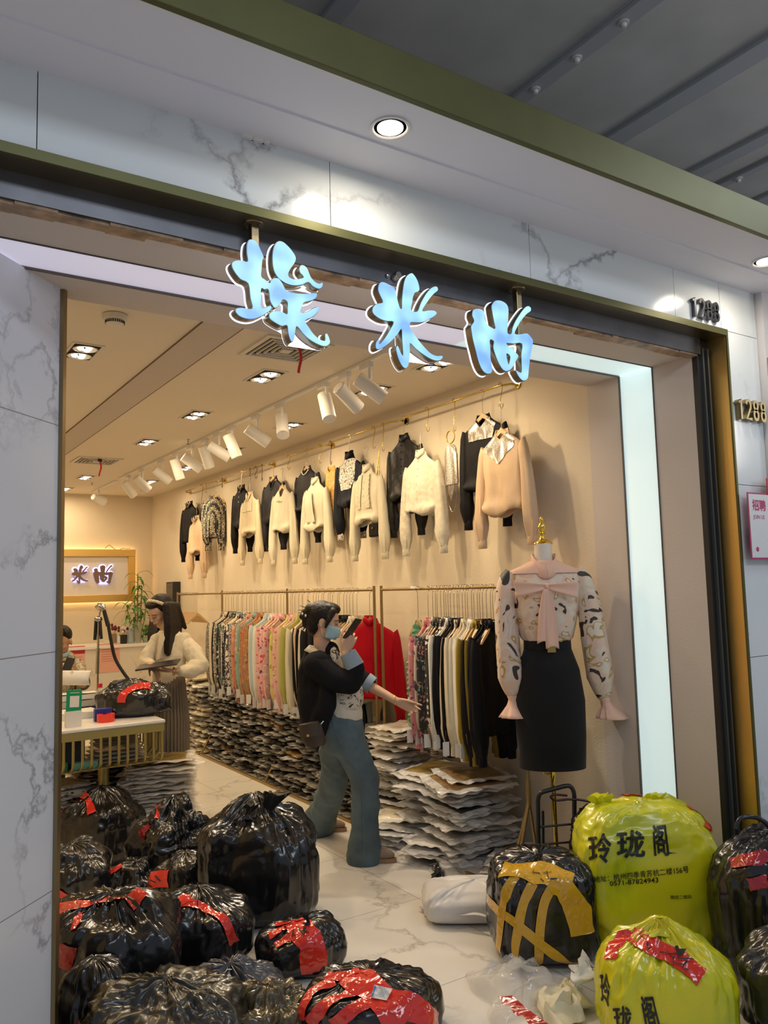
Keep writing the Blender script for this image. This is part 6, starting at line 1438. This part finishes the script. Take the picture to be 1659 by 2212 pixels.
# ---- seated man
D0 = 6.95
def C(px, py, dd=0): return V(px, py, D0+dd)
c0 = C(134, 1470, .05); mn = thing('person', 'man in a patterned shirt, mask on chin, seated behind the counter', 'person', (c0.x, c0.y, 0))
b = MB(); hf = (RH*.02-FH*.84-ZU*.36); P0_ = headmb(b, C(132, 1386), hf, ZU, 1.08)
chain(b, [C(130, 1405, .03), C(132, 1425, .05)], [.052, .062]); chain(b, [C(133, 1440, .06), C(134, 1560, .05)], [.13, .14]); caps(b, C(98, 1437, .05), C(168, 1437, .05), .05, .05)
chain(b, [C(172, 1440, .05), C(180, 1478, -.05), C(160, 1458, -.24)], [.05, .042, .028]); hand(b, C(160, 1458, -.24), -RH*.75+ZU*.35, ZU*.3-FH*.1+RH*0+FH*.6, ZU*.9-FH*.2, (.35, .4, .45, .5, .2), .95)
chain(b, [C(94, 1440, .05), C(92, 1478, -.05), C(124, 1460, -.24)], [.05, .042, .028]); hand(b, C(124, 1460, -.24), RH*.75+ZU*.4, FH*.6+ZU*.2, ZU*.9, (.35, .4, .45, .5, .2), .95)
z0 = Vector((c0.x, c0.y, .52))
for s_ in (-1, 1): chain(b, [z0+RH*.10*s_, z0+RH*.13*s_-FH*.40+ZU*.02, z0+RH*.13*s_-FH*.40-ZU*.44], [.085, .065, .045])
rm(b, 'body', M_skin2, mn, .0058, 3); face_parts(mn, P0_, 1.08)
fx = P0_(1, 0, 0)-P0_(0, 0, 0); ux = P0_(0, 0, 1)-P0_(0, 0, 0); lx = P0_(0, 1, 0)-P0_(0, 0, 0)
b = MB(); ellip(b, P0_(-.026, 0, .045), (fx/1.08, lx/1.08, ux/1.08), (.103, .088, .088)); rr_ = random.Random(5)
for k in range(26):
    a = rr_.uniform(-1.2, 1.2); e = rr_.uniform(.0, 1.1); p = P0_(-.0+.07*math.cos(a)*math.cos(e), .075*math.sin(a)*math.cos(e), .085+.045*math.sin(e)); caps(b, p, p+ux*.022+fx*.014, .014, .006, 8)
rm(b, 'hair', M_hair, mn, .006, 1)
b = MB(); chain(b, [C(133, 1436, .06), C(134, 1500, .05), C(134, 1565, .05)], [.135, .155, .15]); caps(b, C(100, 1438, .05), C(166, 1438, .05), .066, .066)
chain(b, [C(168, 1442, .05), C(180, 1476, -.03)], [.068, .062]); chain(b, [C(98, 1442, .05), C(92, 1476, -.03)], [.068, .062])
P_shirt = pattern('man_shirt_print', 'blotch', [(.22, .21, .16), (.04, .03, .03), (.48, .42, .32), (.20, .19, .15), (.48, .28, .05), (.5, .45, .34)], 11)
rm(b, 'patterned_shirt', P_shirt, mn, .008, 3)
b = MB(); chain(b, [z0+ZU*.02, z0-FH*.05], [.15, .14])
for s_ in (-1, 1): chain(b, [z0+RH*.10*s_, z0+RH*.13*s_-FH*.40+ZU*.02, z0+RH*.13*s_-FH*.40-ZU*.40], [.10, .08, .06])
rm(b, 'trousers', M_blazer, mn, .009, 3)
for s_ in (-1, 1):
    s = MB(); ellip(s, z0+RH*.13*s_-FH*.45-ZU*.48, (FH, RH, ZU), (.13, .045, .035)); s.build('shoe', M_black, mn, 60)
b = MB(); rings = []
for i in range(7):
    v = i/6; rings.append([P0_(.020+(.060+.012*math.sin(v*PI))*math.cos(a), .060*math.sin(a), -.072-.036*v) for a in [(j/14-.5)*PI for j in range(15)]])
b.loft(rings, False, False).build('chin_mask', M_mask, mn, 60, solid=.003)
t = MB().lathe([(.001, 0), (.16, 0), (.16, .02), (.03, .03), (.03, .30), (.17, .32), (.17, .36), (.001, .365)], 28, (c0.x, c0.y, 0)); tag(t.build('stool', M_black, None, 40), 'round dark stool under the seated man', 'stool')
pc = C(147, 1438, -.30); t = tag(MB().box((-.036, -.005, -.07), (.036, .005, .07), Matrix.Translation(pc) @ Matrix.Rotation(-YAW, 4, 'Z') @ Matrix.Rotation(.25, 4, 'Y') @ Matrix.Rotation(-.35, 4, 'X')).build('phone', M_black, None, bevel=.003), 'black phone in the hands of the seated man', 'phone')
# ---------------------------------------------------------------- counter table with brass basket
TX1, TY0, TZ = 1.77, 5.45, .85
M_top = mat('white_tabletop', (.78, .75, .72), .3); M_basket = mat('basket_gold', (.42, .33, .11), .4, metal=.6)
t = thing('counter_table', 'white topped counter table with a brass basket rail and a single leg', 'table', (1.2, 5.8, 0))
MB().box((.45, TY0, TZ-.02), (TX1, 6.42, TZ)).build('tabletop', M_top, t, bevel=.004)
MB().box((.46, TY0+.004, TZ-.075), (TX1-.005, TY0+.016, TZ-.021)).build('front_rail', M_basket, t, bevel=.002)
MB().box((TX1-.017, TY0+.01, TZ-.075), (TX1-.005, 6.4, TZ-.021)).build('side_rail', M_basket, t, bevel=.002)
k = 0; x = TX1-.02
while x > .5:
    pts = [(x, TY0+.008, TZ-.07), (x, TY0+.006, TZ-.215)]+[(x, TY0+.006+.055*(1-math.cos(a)), TZ-.215-.055*math.sin(a)) for a in (.4, .8, 1.2, 1.57)]+[(x, TY0+.10, TZ-.272)]
    MB().tube(pts, .0075, 8, sq=1.3, up=(1, 0, 0)).build('basket_bar', M_basket, t, 60); x -= .0575
for j in range(12): y = TY0+.09+.075*j; MB().tube([(TX1-.012, y, TZ-.07), (TX1-.012, y, TZ-.22), (TX1-.05, y, TZ-.27)], .0075, 8).build('side_bar', M_basket, t, 60)
MB().box((.5, TY0+.07, TZ-.285), (TX1-.03, 6.38, TZ-.275)).build('basket_floor', M_basket, t)
MB().tube([(1.43, 5.72, 0), (1.43, 5.72, TZ-.28)], .036, 20).build('leg', M_basket, t, 60)
MB().tube([(.75, 5.72, 0), (.75, 5.72, TZ-.28)], .036, 20).build('leg', M_basket, t, 60)
Z15 = lambda x, y: (110+x/5.026, 1420+y/5.026)
def on_t(px, py):
    p = ON(px, py, 2, TZ)
    if p.y > 6.2: p = ON(px, py, 1, 6.2)
    return Vector((min(p.x, 1.72), p.y, TZ))
def bx(name, label, cat, lo, hi, m, rz=0, bev=.003):
    c = Vector([(a+b_)/2 for a, b_ in zip(lo, hi)]); M = Matrix.Translation(c) @ Matrix.Rotation(rz, 4, 'Z') @ Matrix.Translation(-c)
    return tag(MB().box(lo, hi, M).build(name, m, None, bevel=bev), label, cat)
# inside the basket
ZB0 = TZ-.275
bx('carton', 'black carton with a white label in the basket', 'box', (.85, 5.60, ZB0), (1.28, 5.85, ZB0+.19), M_black)
o = bx('label_sheet', 'white printed label on the black carton', 'label', (.95, 5.592, ZB0+.12), (1.12, 5.599, ZB0+.18), M_tag)
M_green = mat('green_box', (.02, .22, .07), .4); M_mint = mat('mint_box', (.15, .42, .30), .4); M_mus = mat('ochre_print', (.36, .22, .02), .4)
bx('small_box', 'green box lying in the basket at left', 'box', (1.0, 5.54, ZB0), (1.16, 5.60, ZB0+.055), M_green, .08)
bx('small_box', 'mint and ochre box lying in the basket beside the green box', 'box', (1.19, 5.54, ZB0), (1.35, 5.60, ZB0+.045), M_mint, -.05)
random.seed(9)
for k in range(7):
    c = Vector((1.52, 5.75, ZB0+.004+.026*k)); mb = MB(); mb.grid(14, 10, lambda u, v: c+Vector(((u-.5)*(.36-.02*k), (v-.5)*.26, .024+.006*noise.noise(Vector((u*4, v*4, k)))))); mb.grid(14, 10, lambda u, v: c+Vector(((u-.5)*(.38-.02*k), (v-.5)*.28, .002+.004*noise.noise(Vector((u*4, v*4, k+9))))))
    tag(mb.build('folded_cloth', [K_white, M_tag, K_white, GC['silver']][k % 4], None, 60), 'folded white cloth in the basket, %s' % rowname(k, 7), 'cloth', 'folded white cloths in the basket')
# on the top
sp = sack('plastic_sack', 'black sack with an orange red tape lying on the counter table', (1.66, 5.80, TZ), .50, .30, .235, F_black, 41, None, ev=1.0, eh=1.05, taper=.0, lump=.10, crease=.04, yaw=-.35)
strip(sp, [Z15(x, y) for x, y in ((770, 490), (775, 430), (830, 370), (920, 330), (1080, 320))], .055, T_red)
p = on_t(231, 1560); t = thing('tape_dispenser', 'red and blue tape dispenser at the table front', 'tape dispenser', tuple(p))
def ring(c, r, h, m, nm, t, r2=None):
    return MB().lathe([(r2 or r*.55, 0), (r, 0), (r, h), (r2 or r*.55, h), (r2 or r*.55, 0)], 32, c).build(nm, m, t, 40)
ring(p+Vector((0, .03, 0)), .058, .052, mat('orange_tape_roll', (.80, .05, .02), .3), 'tape_roll', t)
MB().box(tuple(p+Vector((-.065, .06, 0))), tuple(p+Vector((.05, .10, .085)))).build('blue_holder', mat('blue_plastic', (.02, .03, .25), .4), t, bevel=.004)
p = on_t(160, 1571)+Vector((0, 0, .10)); t = thing('payment_stand', 'green payment stand with a white panel on the counter table', 'stand', tuple(p))
MB().box((p.x-.05, p.y-.01, TZ), (p.x+.045, p.y+.05, p.z+.004)).build('base_block', M_tag, t)
MM = Matrix.Translation(p) @ Matrix.Rotation(-.1, 4, 'X') @ Matrix.Rotation(.05, 4, 'Y')
MB().box((-.052, 0, 0), (.045, .008, .14), MM).build('board', mat('pay_green', (.0, .26, .09), .4), t, bevel=.003)
MB().box((-.030, -.002, .028), (.028, 0, .100), MM).build('panel', M_tag, t); MB().box((-.03, -.0015, .118), (.028, 0, .122), MM).build('caption_bar', M_tag, t)
# receipt roll
p = on_t(228, 1530); t = thing('paper_roll', 'curling white paper roll behind the tape dispenser', 'paper roll', tuple(p))
pts = [p+Vector(((.018+.012*a/6.28)*math.cos(a)-.0, 0, .045+(.018+.012*a/6.28)*math.sin(a))) for a in [k*.35 for k in range(34)]]
MB().loft([[q+Vector((0, -.04, 0)), q+Vector((0, .04, 0))] for q in pts], False, False).build('paper', M_tag, t, 60, solid=.001)
# papers, books, pads
def sheet(name, label, px, py, w, l, h, m, rz=0, n=1, z=0):
    p = on_t(px, py); M = Matrix.Translation(p+Vector((0, 0, z))) @ Matrix.Rotation(rz, 4, 'Z')
    mb = MB(); mb.grid(10, 8, lambda u, v: Vector(((u-.5)*w, (v-.0)*l, h+.012*noise.noise(Vector((u*3+px, v*3, 1))))))
    mb.box((-w/2, 0, .001), (w/2, l, h*.92)); mb.xm(M)
    return tag(mb.build(name, m, None, 30), label, 'papers')
M_ypap = mat('yellow_paper', (.70, .62, .30), .6); M_pinkp = mat('pink_paper', (.72, .38, .30), .6); M_grayp = mat('grey_wrap', (.40, .38, .36), .25, coat=.5, bump=.8, bscale=12, bdist=.03)
sheet('paper_stack', 'stack of papers with a patterned lower sheet at the front left of the table', 150, 1556, .42, .22, .045, M_tag, .05)
sheet('wrapped_garment', 'grey film wrapped garment on the paper stack', 155, 1545, .32, .20, .05, M_grayp, .1, z=.05)
sheet('order_pad', 'yellow order pad beside the payment stand', 190, 1532, .16, .16, .02, M_ypap, -.3)
sheet('wrapped_garment', 'cream wrapped garments between the green stand and the black sack', 222, 1520, .36, .20, .07, GC['cream'], -.1)
sheet('wrapped_garment', 'dark wrapped garments under the cream ones', 238, 1516, .30, .20, .03, GC['black'], -.1)
sheet('paper_stack', 'yellow folded papers at the back of the table', 150, 1505, .34, .16, .10, M_ypap, .1)
sheet('paper_stack', 'loose white papers at the back left of the table', 150, 1500, .40, .10, .14, M_tag, .0)
bx('pencil_case', 'pink case behind the green payment stand', 'case', (1.02, 6.10, TZ), (1.12, 6.18, TZ+.10), M_pinkp, .2, .02)
bx('stapler', 'long navy blue stapler at the back of the table', 'stapler', (1.30, 6.22, TZ+.05), (1.58, 6.27, TZ+.085), mat('navy_plastic', (.02, .03, .14), .4), .15, .01)
bx('file_box', 'navy file box under the stapler', 'box', (1.24, 6.16, TZ), (1.58, 6.32, TZ+.05), mat('navy_box', (.02, .025, .10), .5), .1)
bx('red_case', 'dark red wallet between the stand and the wrapped garments', 'wallet', (1.28, 5.98, TZ), (1.40, 6.06, TZ+.03), mat('red_wallet', (.35, .01, .02), .4), -.3, .008)
# calendar pad on its stand
cA = V(165, 1462, 5.92); t = thing('desk_calendar', 'white curled calendar pad standing behind the table', 'calendar', (cA.x, cA.y, TZ))
MB().loft([[cA+RT*.115*s_+UP*(.045-.10*v)-FW*(.05*math.sin(v*2.6)) for s_ in (-.95, -.5, 0, .5, .95)] for v in [i/10 for i in range(11)]], False, False).build('pages', M_tag, t, 60, solid=.006)
MB().tube([Vector((cA.x, cA.y, TZ))+RT*-.03, cA+UP*.035-RT*.01], .004, 6).build('clip_rod', M_brown, t, 60)
MB().tube([cA+UP*.035-RT*.01-FW*.06, cA+UP*.045-RT*.020-FW*.06, cA+UP*.062-RT*.01-FW*.06, cA+UP*.045-FW*.06, cA+UP*.035-RT*.01-FW*.06], .002, 6).build('clip_loop', M_brown, t, 60)
# bottle with red cap
p = on_t(216, 1500); t = thing('water_bottle', 'clear bottle with a red cap at the back of the table', 'bottle', tuple(p))
MB().lathe([(.001, 0), (.03, 0), (.031, .02), (.031, .13), (.018, .165), (.013, .17), (.001, .172)], 22, p).build('body', mat('clear_plastic', (.75, .70, .62), .08, alpha=.4), t, 40)
MB().lathe([(.001, .17), (.017, .17), (.017, .20), (.001, .20)], 18, p).build('cap', mat('red_cap', (.6, .02, .04), .4), t, 40)
bx('snack_bag', 'peach paper bag beside the red capped bottle', 'bag', (1.22, 6.33, TZ), (1.34, 6.40, TZ+.13), M_pinkp, .1, .02)
# ---------------------------------------------------------------- back counter with things on it
YC = 11.0
S_ = MB().box((.2, YC, 0), (3.598, YC+.69, 1.0)).build('back_counter', M_counter); tag(S_, 'marble fronted back counter along the rear wall', 'counter')
MB().box((.15, YC-.03, 1.0), (3.598, YC+.69, 1.04)).build('slab_top', M_top, S_, bevel=.004)
def onc(px, py, y=YC+.15): p = ON(px, py, 1, y); return Vector((p.x, y, 1.04))
def paper(name, label, px0, py0, px1, py1, m, y=YC-.004, hd=None):
    a, c = ON(px0, py0, 1, y), ON(px1, py1, 1, y); t = thing(name, label, 'notice', (a.x, y, c.z))
    MB().box((a.x, y-.002, c.z), (c.x, y, a.z)).build('sheet', m, t)
    if hd: MB().box((a.x, y-.003, a.z-.10), (c.x, y-.002, a.z)).build('heading_band', hd, t)
    b = MB(); k = 0; z = a.z-(.05 if not hd else .14)
    while z > c.z+.12:
        b.box((a.x+.03, y-.0035, z-.004), (c.x-.03-.05*(k % 3 == 2), y-.002, z)); z -= .03; k += 1
    o = b.build('printed_lines', M_lip, t); o['kind'] = 'stuff'
    return t
paper('notice', 'pink printed notice taped to the back counter beside the steamer pole', 214, 1391, 258, 1450, M_pinkp)
paper('notice', 'red edged pink notice behind the seated man', 148, 1397, 183, 1452, M_pinkp, hd=mat('notice_red', (.45, .02, .03), .5))
p = onc(230, 1388); bx('name_card', 'white card standing on the back counter', 'card', (p.x-.06, p.y-.1, 1.04), (p.x+.05, p.y-.09, 1.10), M_tag)
# cosmetics and brushes
M_pot = mat('pot', (.25, .17, .11), .5); M_wine = mat('wine_petals', (.12, .01, .02), .7)
for k, (px, r, h, m, lb) in enumerate(((246, .035, .14, M_pot, 'brown pot of dark red dried flowers, leftmost on the back counter'), (256, .028, .11, M_tag, 'white jar between the dried flowers and the brushes'), (266, .05, .12, M_black, 'dark brush box full of brushes on the back counter'))):
    p = onc(px, 1388); t = thing('holder_pot', lb, 'pot', tuple(p)); MB().lathe([(.001, 0), (r, 0), (r*1.05, h), (r*.9, h), (r*.85, .01), (.001, .01)], 20, p).build('pot', m, t, 40)
    if k != 1:
        rr_ = random.Random(k)
        for q in range(9):
            e = p+Vector((rr_.uniform(-1, 1)*r*1.3, rr_.uniform(-1, 1)*r*.6, h+rr_.uniform(.03, .12)))
            MB().tube([p+Vector((0, 0, .02)), e], .003, 5).build('stem', M_wood, t); MB().sphere(e, (.018, .018, .022), 8, 6).build('tip', M_wine if q % 2 or k == 0 else M_tag, t, 60)
p = onc(282, 1388); t = thing('lotion_bottle', 'clear bottle with a blue white cap left of the bamboo vase', 'bottle', tuple(p))
MB().lathe([(.001, 0), (.045, 0), (.045, .17), (.02, .20), (.001, .2)], 20, p).build('body', mat('blue_clear', (.35, .45, .5), .1, alpha=.6), t, 40); MB().lathe([(.001, .2), (.028, .2), (.028, .27), (.001, .27)], 16, p).build('cap', M_tag, t, 40)
# lucky bamboo
M_leaf = mat('leaf', (.07, .20, .035), .45, var=.25, vscale=8); M_stem = mat('bamboo_stem', (.16, .26, .05), .4)
p = onc(297, 1388); t = thing('bamboo_plant', 'tall leafy bamboo plant in a glass vase on the back counter', 'plant', tuple(p))
MB().lathe([(.045, 0), (.05, .0), (.055, .28), (.051, .28), (.045, .02), (.001, .02)], 22, p).build('vase', mat('vase_glass', (.6, .55, .45), .05, alpha=.45), t, 40)
MB().lathe([(.001, .02), (.043, .02), (.045, .10), (.001, .10)], 20, p).build('pebbles', mat('pebbles', (.10, .07, .04), .6), t, 40)
rr_ = random.Random(3)
for (dx, h) in ((-.03, .62), (.0, .95), (.04, .75), (-.10, .52), (.09, .60)):
    e = p+Vector((dx*1.6, dx*.4, h)); MB().tube(smoothpts([p+Vector((dx*.3, 0, .03)), p+Vector((dx*1.0, 0, h*.5)), e], 4), .008, 8).build('stem', M_stem, t, 60)
    for q in range(11):
        a = q*2.4+dx*40; z = h-.035*q*.9; L = .26-.006*q; s0 = p+(e-p)*((z)/h); b = MB(); d_ = Vector((math.cos(a), math.sin(a)*.7, 0)); sd_ = Vector((-math.sin(a), math.cos(a), 0)); rows = []
        for i in range(8):
            u = i/7; c = s0+d_*L*u*(1-.15*u)+Vector((0, 0, .14*u-.24*u*u+ (.06*u if q < 2 else 0))); w_ = .020*math.sin(PI*min(1, u*.92+.08))**.7*(1-u*.3); rows.append([c-sd_*w_, c+Vector((0, 0, -.004)), c+sd_*w_])
        b.loft(rows, False, False).build('leaf', M_leaf, t, 60)
p = onc(318, 1386); t = thing('potted_succulent', 'small round leafed succulent in a pale bowl right of the bamboo', 'plant', tuple(p))
MB().lathe([(.001, 0), (.05, 0), (.085, .07), (.078, .07), (.05, .02), (.001, .02)], 22, p).build('bowl', mat('pale_bowl', (.35, .42, .35), .4), t, 40)
for q in range(22):
    a = q*2.4; r = .02+.003*q; h = .20-.005*q; MB().sphere(p+Vector((r*math.cos(a), r*.7*math.sin(a), h+.03*math.sin(q))), (.022, .012, .024), 8, 6).build('leaf', M_leaf, t, 60)
# garment steamer
t = thing('garment_steamer', 'upright garment steamer with black hose and chrome pole behind the counter table', 'steamer', tuple(Vector((V(212, 1500, 7.6).x, V(212, 1500, 7.6).y, 0))))
G = lambda x, y, dd=0: V(x, y, 7.6+dd)
base = G(210, 1500); MB().tube([Vector((base.x, base.y, .1)), G(211, 1455), G(213, 1330)], .011, 10).build('pole', M_chrome, t, 60)
MB().tube([G(210, 1455), G(212, 1400)], .018, 10).build('outer_pole', M_chrome, t, 60)
MB().lathe([(.001, 0), (.16, 0), (.17, .12), (.10, .22), (.001, .22)], 24, (base.x, base.y, 0)).build('water_tank', M_black, t, 40)
for a_, b_ in (((208, 1340), (205, 1382)), ((216, 1342), (219, 1380))): MB().tube([G(212, 1337), G(*a_), G(*b_)], [.014, .022, .020], 12, sq=.7).build('hanger_arm', M_black, t, 60)
MB().sphere(G(213, 1337), (.04, .03, .03), 14, 10).build('joint', M_chrome, t, 60)
MB().tube([G(214, 1335), G(216, 1322), G(218, 1318)], .008, 8).build('holder', M_chrome, t, 60)
MB().tube([G(209, 1314), G(214, 1310), G(222, 1311), G(226, 1318)], [.026, .036, .034, .020], 18).build('steam_head', M_chrome, t, 60)
MB().tube(smoothpts([G(224, 1316), G(229, 1335), G(234, 1352)], 5), [.018+.004*(i/10) for i in range(11)], 14).build('handle', M_black, t, 60)
MB().tube(smoothpts([G(234, 1350), G(240, 1385), G(248, 1420), G(262, 1446), G(281, 1472), G(292, 1485)], 8), [.0155+.0012*(i % 2) for i in range(41)], 10).build('hose', M_black, t, 60)
